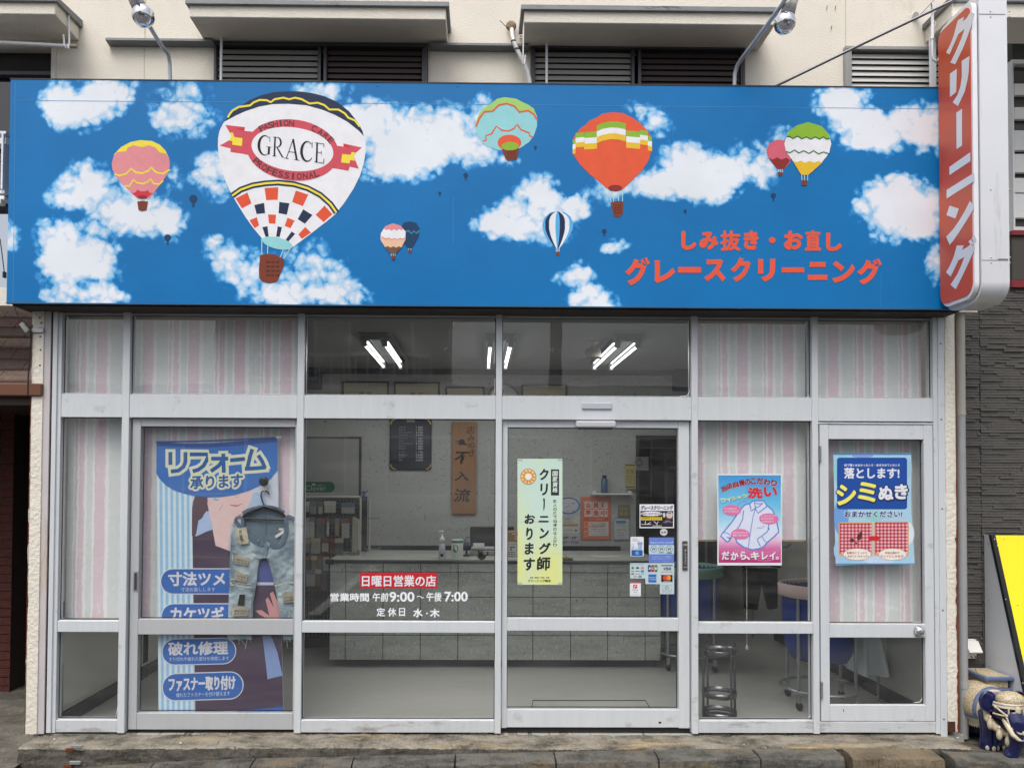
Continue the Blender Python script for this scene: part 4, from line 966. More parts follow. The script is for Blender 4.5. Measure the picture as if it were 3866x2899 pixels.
for (k_, x, y, r) in (('A',1211,1245,26),('A',1050,1488,22),('B',843,1098,16),('B',681,1209,10),('B',1280,922,10),('B',1711,1448,16),('C',580,1020,14),('C',120,1100,8)):
    q = PR(k_, YS-0.001); pts = []
    for i in range(20):
        a_ = 2*math.pi*i/20; yy = -math.cos(a_)*r; xx = math.sin(a_)*r*(1 if yy < 0 else 1-0.45*(yy/r)); pts.append((x+xx, y+yy*(1.0 if yy < 0 else 1.25)))
    q.poly(pts, C_['dnavy'], 1); q.rect(x-r*.28, y+r*1.45, x+r*.28, y+r*1.95, C_['dnavy'], 1); q.rect(x-r*.2, y+r*1.2, x-r*.12, y+r*1.5, C_['dnavy'], 1); q.rect(x+r*.12, y+r*1.2, x+r*.2, y+r*1.5, C_['dnavy'], 1)
    paintobj(q, None) if False else q.build('painted_balloon', C_['dnavy'], mural, label='tiny navy balloon silhouette painted on the mural')
q = PR('Y2', YS-0.001); LM = C_['letter']
for ch, x0, y0, x1_, y1 in (('し',492,92,617,250),('み',642,98,800,248),('抜',817,88,985,258),('き',1012,88,1135,248),('お',1348,90,1505,247),('直',1523,85,1657,255),('し',1700,105,1832,260)):
    r_ = 5 if ch in '抜直' else 9; multi(q, ch, x0+r_, y0+r_, x1_-r_, y1-r_, LM, 2, r_, 10, 0.0); multi(q, ch, x0+r_, y0+r_, x1_-r_, y1-r_, ink((120,120,150), 0.5), 1, r_+2, 8, 0.0)
    if ch == 'き': q.build('upper_line_lettering', LM, mural); q = PR('Y2', YS-0.001)
q.build('upper_line_lettering', LM, mural); q = PR('Y2', YS-0.001); q.ell(1250,168,27,25,LM,2); q.build('middle_dot', LM, mural); q = PR('Y2', YS-0.001)
for ch, x0, y0, x1_, y1 in (('グ',22,312,228,545),('レ',268,338,440,525),('ス',682,328,860,512),('ク',905,312,1070,515),('リ',1132,325,1275,512),('ニ',1550,350,1708,500),('ン',1750,342,1940,523),('グ',1960,322,2165,538)):
    q.text(ch, x0, y0, x1_, y1, LM, 2, 0.052)
    q.text(ch, x0-3, y0-3, x1_+3, y1+3, ink((120,120,150), 0.5), 1, 0.058)
q.rect(465,392,657,440,LM,2); q.rect(1330,395,1517,437,LM,2)
q.build('lower_line_lettering', LM, mural)

# ------------------------------------------------------------------ tall projecting sign
YB = -0.215; Xp = PXp(2040, 500, 1).x*0 + (2040-1035)*(YB-EYE.y)/F
ps = thing('projecting_sign', 'tall narrow red sign with white lettering standing out from the shop at right', 'sign', (Xp+0.1, -0.4, 2.68))
YF = YB - 0.335
zb_ = 2.70; zt_ = 4.42
def prof_round(y0, y1, z0, z1, r, n_=8, rt=.05):
    pts = []
    for (cy, cz, a0, r) in ((y1-rt, z1-rt, 0, rt), (y0+rt, z1-rt, 90, rt), (y0+r, z0+r, 180, r), (y1-r*.8, z0+r*.8, 270, r*.8)):
        for i in range(n_+1):
            a_ = math.radians(a0+90*i/n_); pts.append((cy+r*math.cos(a_), cz+r*math.sin(a_)))
    return pts
def slab(name, x0, x1_, y0, y1, z0, z1, r, m, bev=0.0):
    pr_ = prof_round(y0, y1, z0, z1, r); n_ = len(pr_)
    b = MB(); a = [(x0, y, z) for y, z in pr_]; c = [(x1_, y, z) for y, z in pr_]
    b.add(a+c, [(i, (i+1) % n_, n_+(i+1) % n_, n_+i) for i in range(n_)], m, True)
    b.add(a, [tuple(range(n_-1,-1,-1))], m); b.add(c, [tuple(range(n_))], m)
    return b.build(name, m, ps, bev)
SIL = mat('sign_silver_panel', (222,224,228), 0.3, 0.15, var=0.04, scale=4, dirt=((170,166,156), 2.5, .6, .25, (7,7,.6)))
slab('sign_body', Xp+0.038, Xp+0.20, YF-0.012, YB, zb_-0.035, zt_+0.05, 0.11, SIL)
slab('trim_lip', Xp+0.004, Xp+0.032, YF, YB-0.012, zb_-0.008, zt_+0.01, 0.085, WHITEM)
slab('gap', Xp+0.0321, Xp+0.0379, YF+0.006, YB-0.018, zb_-0.002, zt_, 0.08, DARKMETAL)
REDP = mat('sign_red_acrylic', (204,84,52), 0.3, var=0.05, scale=2, spec=0.5)
slab('face_panel', Xp, Xp+0.0039, YF+0.014, YB-0.004, zb_+0.012, zt_-0.01, 0.075, REDP)
LW = mat('sign_letter_white', (226,228,234), 0.35)
q = PR('PP', fn=lambda u, v, L: PXp(u, v, Xp) + Vector((-0.0012*L, 0, 0)))
q.poly([(620,115),(663,117),(655,165),(640,215),(600,330),(560,430),(490,575),(447,560),(500,450),(545,345),(575,258),(520,305),(490,370),(440,487),(408,470),(450,390),(480,310),(500,230),(515,180),(570,150),(558,195),(595,160)], LW)
q.poly([(443,658),(505,615),(500,822),(443,868)], LW)
q.poly([(548,545),(618,500),(612,640),(600,720),(575,820),(515,948),(468,915),(510,850),(538,770),(550,680)], LW)
q.poly([(500,1008),(552,972),(552,1300),(502,1333)], LW); q.poly([(438,1492),(625,1360),(627,1440),(438,1565)], LW)
q.key = 'C'; q.poly([(1485,990),(1630,900),(1631,943),(1485,1035)], LW)
q.key = 'W'; q.poly([(283,250),(402,288),(358,412),(245,370)], LW)
q.poly([(540,190),(598,265),(540,370),(470,480),(400,590),(330,690),(285,742),(242,640),(330,545),(410,430),(480,310)], LW)
q.poly([(375,748),(462,748),(442,806),(510,765),(545,738),(560,740),(578,762),(605,778),(570,860),(520,970),(450,1120),(362,1297),(295,1240),(380,1110),(430,1000),(470,893),(395,935),(350,1030),(297,1140),(240,1085),(290,1000),(340,880)], LW)
q.poly([(520,700),(557,668),(583,735),(560,740),(545,735)], LW); q.poly([(563,655),(600,625),(627,690),(592,725)], LW)
q.build('lettering', LW, ps)
for (k_, x, y) in (('PP',802,104),('PP',973,104),('PP',803,150),('PP',974,149),('W',797,52),('W',1038,50),('W',800,898),('W',1041,898),('W',800,966),('W',1041,966)):
    p = P(*cr(k_, x, y), YF-0.0115); MB().lathe([(0,-0.004),(0.003,-0.0035),(0.0055,0)], p, (0,1,0), 10, STEEL).build('rivet', STEEL, ps)
for (k_, y) in (('PP',126),('W',932)):
    a = P(*cr(k_, 760, y), YF-0.0125); MB().box(Xp+0.038, Xp+0.19, YF-0.0135, YF-0.011, a.z-0.002, a.z+0.002, mat('seam_grey', (150,146,140), 0.5)).build('seam', None, ps)
a = P(*cr('W', 950, 925), YF-0.0125); MB().box(a.x-0.03, a.x+0.03, YF-0.0138, YF-0.011, a.z-0.001, a.z+0.004, RUST).build('rust_mark', RUST, ps)

# ------------------------------------------------------------------ sign lamps
GLB = mat('reflector_bulb_glass', (224,226,232), 0.06, 0.95)
CLR = mat('clear_shade', (206,206,200), 0.12, 0.2, var=0.2, scale=20, stretch=(1,1,0.2))
PAINTL = mat('lamp_arm_paint', (196,202,214), 0.35, 0.3)
def sign_lamp(label, pts, bulb, rv, top, top2):
    lt = thing('sign_lamp', label, 'lamp', pts[0])
    MB().tube(pts, 0.0125, 12).build('arm', PAINTL, lt)
    c = bulb; ax = (Vector(top)-Vector(c)).normalized(); r = rv
    MB().lathe([(0,-r),(r*.45,-r*.9),(r*.8,-r*.6),(r*.98,-r*.15),(r*1.0,r*.1),(r*.9,r*.45),(r*.72,r*.72),(r*.62,r*.85)], c, ax, 28).build('bulb', GLB, lt)
    MB().lathe([(r*.60,r*.8),(r*.66,r*.86),(r*.66,r*1.02),(r*.6,r*1.06)], c, ax, 24).build('collar', CAPG, lt)
    MB().lathe([(r*.5,r*1.06),(r*.64,r*1.12),(r*.62,r*1.9),(r*.66,r*2.6),(r*.7,r*3.2),(r*.5,r*3.25)], c, ax, 24).build('socket_cover', CLR, lt)
    e = Vector(c)+ax*r*3.0
    MB().tube([pts[-1], e], 0.011, 10).build('arm_end', PAINTL, lt)
    return lt
sign_lamp('silver tipped spotlight on a curved arm above the left of the mural sign', [P(367.5,182,-.12), P(367,140,-.13), P(364,118,-.15), P(352,103,-.2), P(337,80,-.32), P(321,53,-.46), P(300,10,-.62), P(288,-20,-.70)], P(309.7,34.5,-.60), 0.0625, P(283,-22,-.60), None)
sign_lamp('silver tipped spotlight on a curved arm above the right of the mural sign', [P(1586,194,-.12), P(1587,160,-.13), P(1592,142,-.15), P(1602,127,-.2), P(1632,88,-.34), P(1662,47,-.50), P(1690,8,-.62), P(1706,-18,-.70)], P(1695.4,50,-.60), 0.0615, P(1711,-5,-.60), None)
# ------------------------------------------------------------------ shop interior
XL, XR, YBK, ZC = -2.72, 3.02, 3.0, 2.74
def wallpaper():
    m = mat('flecked_wallpaper', (176,178,176), 0.85); n = m.node_tree.nodes; l = m.node_tree.links; b = n['Principled BSDF']
    tc = n.new('ShaderNodeTexCoord'); v = n.new('ShaderNodeTexNoise'); v.inputs['Scale'].default_value = 26; v.inputs['Detail'].default_value = 6; v.inputs['Roughness'].default_value = .7; v.inputs['Distortion'].default_value = 2.5
    l.new(tc.outputs['Object'], v.inputs['Vector']); r = n.new('ShaderNodeValToRGB'); e = r.color_ramp.elements
    e[0].position = .355; e[0].color = cc((84,86,84)); e[1].position = .41; e[1].color = cc((176,178,176)); l.new(v.outputs[0], r.inputs[0]); l.new(r.outputs[0], b.inputs['Base Color']); return m
WP = wallpaper(); INW = mat('plain_interior_wall', (190,190,184), 0.8, var=0.04); CEIL = mat('ceiling_board', (136,137,135), 0.85, var=0.03)
FLOOR = mat('grey_vinyl_floor', (176,176,170), 0.32, var=0.07, scale=5, stretch=(1,3,1), spec=0.4, dirt=((206,206,200), 22, 0.62, 0.1, (1,3,1)))
CHAR = mat('charcoal_trim', (52,54,58), 0.6, var=0.15, scale=60)
MB().box(XL-0.1, XR+0.1, 0.02, 5.2, -0.05, -0.002, FLOOR).build('shop_floor', FLOOR, kind='structure')
MB().box(XL-0.1, XR+0.1, 0.02, 5.2, ZC, ZC+0.05, CEIL).build('ceiling', CEIL, kind='structure')
MB().box(XL-0.08, XL, 0.085, 5.2, -0.002, ZC, INW).build('wall_left', INW, kind='structure')
MB().box(XR, XR+0.08, 0.065, 5.2, -0.002, ZC, INW).build('wall_right', INW, kind='structure')
xd = P(1373.5, 1000, YBK).x; zd = P(1400, 946, YBK).z
MB().box(XL, xd, YBK, YBK+0.1, -0.002, ZC, WP).box(xd, XR, YBK, YBK+0.1, zd, ZC, WP).build('wall_back', WP, kind='structure')
MB().box(XL, XR, 5.1, 5.2, -0.002, ZC, mat('back_room_wall', (70,70,70), 0.9)).build('back_room_wall', kind='structure')
MB().box(xd-0.05, xd-0.04, 3.1, 5.1, 0, ZC, mat('back_room_side', (80,80,80), 0.9)).build('back_room_partition', kind='structure')
MB().box(XL, XR, YBK-0.03, YBK-0.001, ZC-0.055, ZC-0.001, CHAR).build('wall_trim', CHAR, kind='structure')
MB().box(XL, xd, YBK-0.015, YBK-0.001, 0.0, 0.09, CHAR).box(XR-0.014, XR-0.001, 0.1, 2.98, 0, 0.10, CHAR).box(XL+0.001, XL+0.014, 0.1, 2.98, 0, 0.09, CHAR).build('skirting', CHAR, kind='structure')
MB().box(xd, xd+0.03, YBK-0.02, YBK-0.001, 0, zd+0.03, CHAR).box(xd+0.031, XR-.02, YBK-0.02, YBK-0.001, zd, zd+0.03, CHAR).build('doorway_trim', CHAR, kind='structure')
# dark wainscot strip behind the counter
a = P(1000, 1177.5, 2.97); MB().box(P(733,1180,2.97).x, P(1340,1180,2.97).x, 2.96, 2.985, a.z-0.09, a.z, CHAR).build('wall_rail', CHAR, kind='structure')
MB().box(XL+0.015, XL+0.02, 0.12, 2.0, 0.12, 2.4, mat('side_panel', (186,186,178), 0.6)).build('wall_panel', kind='structure')
# floor hatch line
hz = -0.0005
h0, h1, h2, h3 = [PZ(*cr('J', x, y), hz) for x, y in ((268,1232),(975,1232),(1010,1290),(262,1290))]
MB().tube([h3, h0, h1, h2], 0.004, 4, CHAR).build('floor_hatch', CHAR, kind='structure')
# ceiling lights
TUBE = mat('lit_tube', (255,255,255), emit=2.6, k=1.0)
nlab = ['twin tube ceiling light at the left seen through the top window', 'twin tube ceiling light in the middle behind the central mullion', 'twin tube ceiling light at the right above the entrance door']
for cx, lb in zip((-0.81, 0.161, 1.14), nlab):
    cl = thing('ceiling_light', lb, 'ceiling light', (cx, 1.6, ZC), 'ceiling lights inside the shop')
    b = MB(); FW = mat('fixture_white', (140,142,142), 0.5)
    b.prism([(cx-0.13, 0.97, ZC-0.001), (cx+0.13, 0.97, ZC-0.001), (cx+0.03, 0.97, ZC-0.055), (cx-0.03, 0.97, ZC-0.055)], (0, 1.27, 0), FW); b.build('housing', FW, cl, 0.002)
    for s_ in (-1, 1):
        x = cx+s_*0.079
        MB().prism([(x-0.045, 1.0, ZC-0.03), (x+0.045, 1.0, ZC-0.03), (x+0.032, 1.0, ZC-0.062), (x-0.032, 1.0, ZC-0.062)], (0, 1.2, 0), CHROME).build('reflector', mat('reflector', (84,86,88), 0.35, 0.3), cl)
        MB().tube([(x, 1.0, ZC-0.085), (x, 2.2, ZC-0.085)], 0.0105, 12, TUBE).build('tube', TUBE, cl)
        al = bpy.data.lights.new('tube_light', 'AREA'); al.shape = 'RECTANGLE'; al.size = .016; al.size_y = 1.18; al.energy = 2.8; al.color = (1, 1, .98)
        ao = bpy.data.objects.new('tube_light', al); COL.objects.link(ao); ao.parent = cl; ao.location = (x-cx, 0, -0.0965)
        for y in (0.985, 2.215): MB().box(x-0.022, x+0.022, y-0.012, y+0.012, ZC-0.105, ZC-0.03, FW).build('lamp_holder', FW, cl, 0.006)
# blinds
def blind_mat():
    m = bpy.data.materials.new('striped_blind_fabric'); m.use_nodes = True; n = m.node_tree.nodes; l = m.node_tree.links; b = n['Principled BSDF']; b.inputs['Roughness'].default_value = .85
    g = n.new('ShaderNodeNewGeometry'); s = n.new('ShaderNodeSeparateXYZ'); l.new(g.outputs['Position'], s.inputs[0])
    mp = n.new('ShaderNodeMapping'); mp.inputs['Scale'].default_value = (55, 55, 14); l.new(g.outputs['Position'], mp.inputs[0])
    q = n.new('ShaderNodeTexNoise'); q.inputs['Scale'].default_value = 1; q.inputs['Detail'].default_value = 5; q.inputs['Roughness'].default_value = .7; l.new(mp.outputs[0], q.inputs['Vector'])
    def M(op, a, c):
        x = n.new('ShaderNodeMath'); x.operation = op
        for i, v in enumerate((a, c)):
            if isinstance(v, (int, float)): x.inputs[i].default_value = v
            else: l.new(v, x.inputs[i])
        return x.outputs[0]
    per = 0.3017; x0 = P(306, 905, .14).x
    u = M('DIVIDE', M('SUBTRACT', s.outputs[0], x0 - 20*per), per); u = M('ADD', u, M('MULTIPLY', M('SUBTRACT', q.outputs[0], .5), .11)); u = M('FRACT', u, 0)
    r = n.new('ShaderNodeValToRGB'); r.color_ramp.interpolation = 'LINEAR'; e = r.color_ramp.elements
    pk, gy, wh = (234,213,222), (226,231,229), (246,248,245)
    st_ = [(0,pk),(23,wh),(31,gy),(55,wh),(58,pk),(62,wh),(66.5,pk),(77,wh),(83,gy),(95,wh)]
    e[0].position = 0; e[0].color = cc(pk); e[1].position = 1; e[1].color = cc(wh)
    prev = pk
    for p_, c in st_[1:]:
        a_ = e.new(p_/99-0.006); a_.color = cc(prev); a_ = e.new(p_/99+0.006); a_.color = cc(c); prev = c
    l.new(u, r.inputs[0])
    q2 = n.new('ShaderNodeTexNoise'); q2.inputs['Scale'].default_value = 30; q2.inputs['Detail'].default_value = 7; q2.inputs['Roughness'].default_value = .75; l.new(g.outputs['Position'], q2.inputs['Vector'])
    mr = n.new('ShaderNodeMapRange'); mr.inputs['From Min'].default_value = .54; mr.inputs['From Max'].default_value = .66; mr.inputs['To Max'].default_value = .65; l.new(q2.outputs[0], mr.inputs[0])
    mx = n.new('ShaderNodeMix'); mx.data_type = 'RGBA'; l.new(mr.outputs[0], mx.inputs['Factor']); l.new(r.outputs[0], mx.inputs['A']); mx.inputs['B'].default_value = cc(wh)
    l.new(mx.outputs['Result'], b.inputs['Base Color'])
    wv = n.new('ShaderNodeTexNoise'); wv.inputs['Scale'].default_value = 400; l.new(g.outputs['Position'], wv.inputs['Vector'])
    bp = n.new('ShaderNodeBump'); bp.inputs['Strength'].default_value = .3; bp.inputs['Distance'].default_value = .002; l.new(wv.outputs[0], bp.inputs['Height']); l.new(bp.outputs[0], b.inputs['Normal'])
    return m
BM = blind_mat(); CRM = mat('cream_plastic', (204,200,188), 0.5)
def blind(label, u0, u1, vb, cord=None):
    y = 0.14; x0, x1_ = XW(u0, 905, y), XW(u1, 905, y); zt = ZW(684, 1106, y)-0.0; zb = ZW(vb, 1106, y)
    t = thing('roller_blind', label, 'blind', ((x0+x1_)/2, y, zt), 'striped roller blinds')
    b = MB(); nu, nv = 28, 44; vs = []
    for j in range(nv+1):
        z = zt-0.03+(zb-zt+0.03)*j/nv
        for i in range(nu+1):
            x = x0+(x1_-x0)*i/nu; w_ = min(1, j/nv*3)
            vs.append((x + (0.003*nz(z*2.5, x0, 3) if i in (0, nu) else 0), y + w_*0.006*nz(x*3.5, z*1.6, 2) + 0.0025*nz(x*9, z*4, 5), z))
    f_ = [(j*(nu+1)+i, j*(nu+1)+i+1, (j+1)*(nu+1)+i+1, (j+1)*(nu+1)+i) for j in range(nv) for i in range(nu)]
    bk = [(v[0], v[1]+0.0012, v[2]) for v in vs]; b.add(vs, f_, BM, True); b.add(bk, [tuple(reversed(q)) for q in f_], BM, True)
    b.build('fabric', BM, t)
    MB().tube([(x0-0.01, y+0.012, zt-0.018), (x1_+0.01, y+0.012, zt-0.018)], 0.021, 14, CRM).build('roller', CRM, t)
    MB().box(x0+0.002, x1_-0.002, y-0.005, y+0.006, zb-0.012, zb+0.002, mat('wood_bar', (164,150,118), 0.6, var=0.1, scale=20)).build('bottom_bar', None, t, 0.002)
    return t
blind('narrow striped roller blind in the leftmost window', 148, 272, 1336)
blind('wide striped roller blind behind the long blue banner', 289.5, 652, 1346)
bl3 = blind('striped roller blind behind the shirt poster, pulled halfway down', 1498, 1740, 1163)
blind('striped roller blind in the narrow hinged door at right', 1759, 1990, 1340)
pc = thing('pull_cord', 'thin white blind cord with small bell hanging below the shirt poster', 'cord', (P(1613,1300,.15).x, .15, .6))
MB().tube([P(1613,1164,.155), P(1613.2,1300,.155), P(1613.5,1390,.155)], 0.0016, 6, WHITEP).build('cord', WHITEP, pc)
MB().lathe([(0,0.018),(0.004,0.016),(0.0095,0),(0.009,-0.012),(0,-0.017)], P(1613.5,1397,.155), (0,0,1), 14, WHITEP).build('bell', WHITEP, pc)
# left edge of leftmost bay: dark vertical post and the hanging strap
vp = thing('window_post', 'pale wooden post just inside the leftmost window', 'post', (XW(133,905,.12), .12, 0))
MB().box(XW(136,905,.12), XW(142,905,.12), .10, .13, .42, 2.6, mat('pale_wood', (168,164,142), .7, var=.1, scale=9)).build('batten', None, vp, .002)
MB().box(XW(131,1380,.12), XW(138,1380,.12), .095, .125, 0.72, 0.82, DARKMETAL).build('latch', DARKMETAL, vp, .003)
MB().tube([(XL+.03,.12,.42),(XL+.03,.12,.12),(XL+.03,1.6,.12)], .008, 6, mat('pale_wood2', (180,178,160), .7)).build('low_trim', None, vp)

# ------------------------------------------------------------------ counter
YC = 1.78
TILE = concrete('counter_tile', (178,183,176), (158,163,156), (172,174,166), 6, 0.15); TILE.node_tree.nodes['Principled BSDF'].inputs['Roughness'].default_value = .38
ct = thing('counter', 'long counter faced with grey-green stone tiles with a dark edged top', 'counter', (0, YC+.4, 0))
cx0, cx1 = P(712, 1300, YC).x, P(1427.8, 1300, YC).x
ys_ = [1215.5, 1234.5, 1288.6, 1342, 1371.3, 1424.7]; xs_ = [712, 746.5, 827.5, 908.4, 989.4, 1070.3, 1151.3, 1232.5, 1312.7, 1393.7, 1427.8]
zs_ = [P(1070, v, YC).z for v in ys_]; xw_ = [P(u, 1300, YC).x for u in xs_]
box('counter_carcass', cx0+.01, cx1-.01, YC+.012, YC+.95, 0.075, zs_[0]-.001, mat('grout_dark', (40,40,40), .9), ct, 0)
rng = random.Random(5)
for r in range(5):
    yo = -0.014 if r == 0 else 0
    for c in range(10):
        if r == 0 and c > 0 and False: continue
        box('tile', xw_[c]+.003, xw_[c+1]-.003, YC+yo+rng.uniform(-.0012,.0012), YC+.0115, zs_[r+1]+.003, zs_[r]-.003, TILE, ct, .0015)
box('counter_edge', cx0-.03, cx1+.02, YC-.028, YC+.02, zs_[0]+.0, zs_[0]+.026, mat('edge_charcoal', (66,68,70), .45), ct, .004)
nt_ = 9
for c in range(nt_):
    a0 = cx0-.02+(cx1-cx0+.03)*c/nt_; a1 = cx0-.02+(cx1-cx0+.03)*(c+1)/nt_
    for rr in range(2): box('top_tile', a0+.0015, a1-.0015, YC+.021+rr*.46, YC+.479+rr*.46, zs_[0]+.0, zs_[0]+.024, TILE, ct, .001)
box('counter_toe', cx0+.035, cx1-.035, YC+.05, YC+.9, 0.0, .075, CHAR, ct, 0)
box('edge_bumper', P(704,1213,YC).x, P(722,1213,YC).x, YC-.034, YC+.0, P(704,1218,YC-.03).z, P(704,1207,YC-.03).z, RUBBER, ct, .006)
ZT = zs_[0]+.026

# things on the counter
yc2 = YC+.10
def PU(x, y, Y=yc2): return P(*cr('U', x, y), Y)
sb_ = PU(190, 718); zb0 = ZT
t = thing('soap_dispenser', 'pump bottle of hand sanitiser standing on the counter', 'bottle', (sb_.x, yc2, zb0))
MB().lathe([(0,0),(.030,0),(.032,.006),(.030,.08),(.026,.125),(.014,.145),(.012,.15)], (sb_.x,yc2,zb0), (0,0,1), 20, mat('clear_grey_bottle', (186,190,196), .15, var=.05)).build('bottle_body', None, t)
MB().lathe([(.013,.148),(.022,.152),(.022,.185),(.010,.19),(.007,.235),(.013,.237),(.013,.247),(0,.247)], (sb_.x,yc2,zb0), (0,0,1), 16, WHITEP).box(sb_.x-.028, sb_.x+.008, yc2-.007, yc2+.007, zb0+.236, zb0+.246, WHITEP).build('pump', WHITEP, t)
MB().lathe([(0,-.0005),(.014,-.0005)], (sb_.x,yc2-.0325,zb0+.035), (0,1,0), 16, mat('navy_dot', (40,44,80), .5)).build('round_label', None, t)
cn = PU(349, 718); t = thing('wipes_canister', 'white canister with green band and round green mark beside the pump bottle', 'canister', (cn.x, yc2, zb0))
MB().lathe([(0,0),(.050,0),(.051,.004),(.051,.165),(.050,.168)], (cn.x,yc2,zb0), (0,0,1), 28, mat('canister_white', (214,216,212), .4)).build('can', None, t)
GRN = mat('canister_green', (48,132,96), .4)
MB().lathe([(.0515,.142),(.0515,.160)], (cn.x,yc2,zb0), (0,0,1), 28, GRN).build('green_band', None, t)
MB().lathe([(0,.172),(.050,.172),(.0525,.170),(.0525,.164),(.051,.163)], (cn.x,yc2,zb0), (0,0,1), 28, mat('lid_mint', (190,214,200), .4)).build('lid', None, t)
q = MB(); n_ = 20; pv = []
for i in range(n_):
    a_ = 2*math.pi*i/n_; xx = -.016+.027*math.cos(a_); pv.append((cn.x+.0522*math.sin(xx/.0522), yc2-.0524*math.cos(xx/.0522), zb0+.095+.034*math.sin(a_)))
q.add(pv, [tuple(range(n_))], GRN).build('green_mark', GRN, t)
q = PR('U', yc2-.054); q.text('除菌', 292, 585, 342, 612, ink((214,226,218)), 2, .0); q.text('○○', 312, 680, 360, 702, ink((60,60,60)), 2, .0) if False else None; q.build('lettering', None, t)
# register: body, screen
rg = PU(610, 715, YC+.45); t = thing('cash_register', 'grey cash register with black customer screen on the counter', 'register', (rg.x, YC+.5, ZT))
yr = YC+.42; a0, a1 = PU(487,712,yr), PU(760,592,yr)
MB().box(a0.x, a1.x+.02, yr, yr+.3, ZT, PU(500,628,yr).z, mat('register_grey', (150,152,150), .5)).build('base', None, t, .006)
MB().box(a0.x+.005, a1.x+.02, yr+.03, yr+.3, PU(500,628,yr).z+.0005, PU(500,590,yr).z, mat('register_light', (176,176,172), .5)).build('printer', None, t, .01)
s0, s1 = PU(483,578,yr+.1), PU(943,378,yr+.1)
MB().obox(((s0.x+s1.x)/2, yr+.13, (s0.z+s1.z)/2), ((s1.x-s0.x)/2,0,0), (0,.012,.0), (0,.02,(s1.z-s0.z)/2), BLACKP).build('screen', BLACKP, t, .006, seg=2)
MB().box((s0.x+s1.x)/2-.03, (s0.x+s1.x)/2+.03, yr+.13, yr+.17, ZT+.1, s0.z+.02, BLACKP).build('screen_stand', BLACKP, t)
MB().tube([PU(480,485,yr+.08), PU(445,490,yr+.08), PU(430,520,yr+.08), PU(430,560,yr+.08), PU(442,600,yr+.05)], .0035, 6, RUBBER).build('cable', RUBBER, t)
p0 = PU(515,545,yr-.002); p1 = PU(632,590,yr-.002)
o = MB().obox(((p0.x+p1.x)/2, yr-.01, (p0.z+p1.z)/2), ((p1.x-p0.x)/2,0,0), (0,.006,0), (0,.004,(p0.z-p1.z)/2*.9), mat('plastic_bag_white', (206,208,210), .3, var=.2, scale=60)).build('packet', None, None, .003); o.location = (0,0,0); tag(o, 'small white plastic packet propped on the cash register', 'packet')
sc_ = PU(445, 640, yr-.05); t = thing('barcode_scanner', 'dark blue hand scanner standing between the canister and the register', 'scanner', (sc_.x, yr-.05, ZT))
MB().lathe([(0,0),(.035,0),(.03,.01),(.01,.02),(.008,.07)], (sc_.x,yr-.05,ZT), (0,0,1), 16, BLACKP).build('stand', BLACKP, t)
MB().obox((sc_.x,yr-.06,ZT+.10), (.025,0,0),(0,.035,-.01),(0,.006,.02), mat('scanner_blue', (40,66,96), .4)).build('head', None, t, .008)
# cat figure
cp = PU(605, 718, YC+.06); t = thing('cat_figure', 'small dark cat shaped holder in front of the cash register', 'figure', (cp.x, YC+.06, ZT))
CT = mat('dark_bronze', (44,40,36), .5, .3)
b = MB(); b.ball((cp.x,YC+.06,ZT+.025), (.036,.022,.026), CT); b.ball((cp.x-.012,YC+.045,ZT+.055), (.021,.018,.018), CT)
for s_ in (-1,1): b.lathe([(.009,0),(.0,.024)], (cp.x-.012+s_*.012,YC+.045,ZT+.066), (s_*.25,0,1), 8, CT)
b.tube([(cp.x+.03,YC+.06,ZT+.03),(cp.x+.05,YC+.06,ZT+.045),(cp.x+.052,YC+.06,ZT+.07)], .006, 8, CT); b.build('cat_body', CT, t)
# cardboard box with stickers
c0, c1 = PU(878,720,YC+.2), PU(976,432,YC+.2); KR = mat('brown_card', (150,128,98), .8, var=.08)
t = thing('cardboard_box', 'tan cardboard box with payment mark sheet beside the green notice', 'box', ((c0.x+c1.x)/2, YC+.2, ZT))
MB().box(c0.x-.03, c1.x+.02, YC+.21, YC+.42, ZT, c1.z, KR).build('carton', KR, t, .003)
q = PR('U', YC+.206); PAP = ink((196,196,186)); q.rect(880,535,970,718,PAP,1); q.text('使えます',893,548,958,566,ink((40,40,44)),2,.01); q.rect(897,582,924,598,ink((170,70,70)),2); q.rect(928,582,950,596,ink((60,80,140)),2); q.rect(900,606,922,622,ink((50,80,140)),2)
for i in range(9): q.rect(882+(i%3)*27,636+(i//3)*22,902+(i%3)*27,648+(i//3)*22,ink([(90,110,150),(60,80,110),(110,140,160)][i%3]),2)
q.rect(922,445,972,458,ink((206,190,186)),1); q.rect(950,472,975,512,ink((206,190,186)),1); q.ell(963,490,8,8,ink((190,60,60)),2); q.build('sticker_sheet', PAP, t)
tr = PU(1492, 712, YC+.06); t = thing('coin_tray', 'small brass coloured tray on the counter right of the green notice', 'tray', (tr.x, YC+.07, ZT))
BR = mat('brass', (150,130,70), .3, .8)
MB().lathe([(0,.003),(.045,.003),(.06,.014),(.062,.014),(.046,0),(0,0)], (tr.x,YC+.07,ZT), (0,0,1), 24, BR).build('dish', BR, t)
MB().tube([(tr.x-.02,YC+.07,ZT+.05),(tr.x,YC+.07,ZT+.02),(tr.x+.02,YC+.07,ZT+.01)], .002, 6, BR).build('pick', BR, t)
o = MB().box(*(lambda a,b_: (a.x,b_.x,YC+.25,YC+.45,ZT+.0005,ZT+.003))(PU(1750,700,YC+.3),PU(2050,700,YC+.3)), mat('counter_mat', (190,190,186), .6)).build('counter_mat', None); tag(o, 'pale paper mat lying on the counter right of the tray', 'mat')

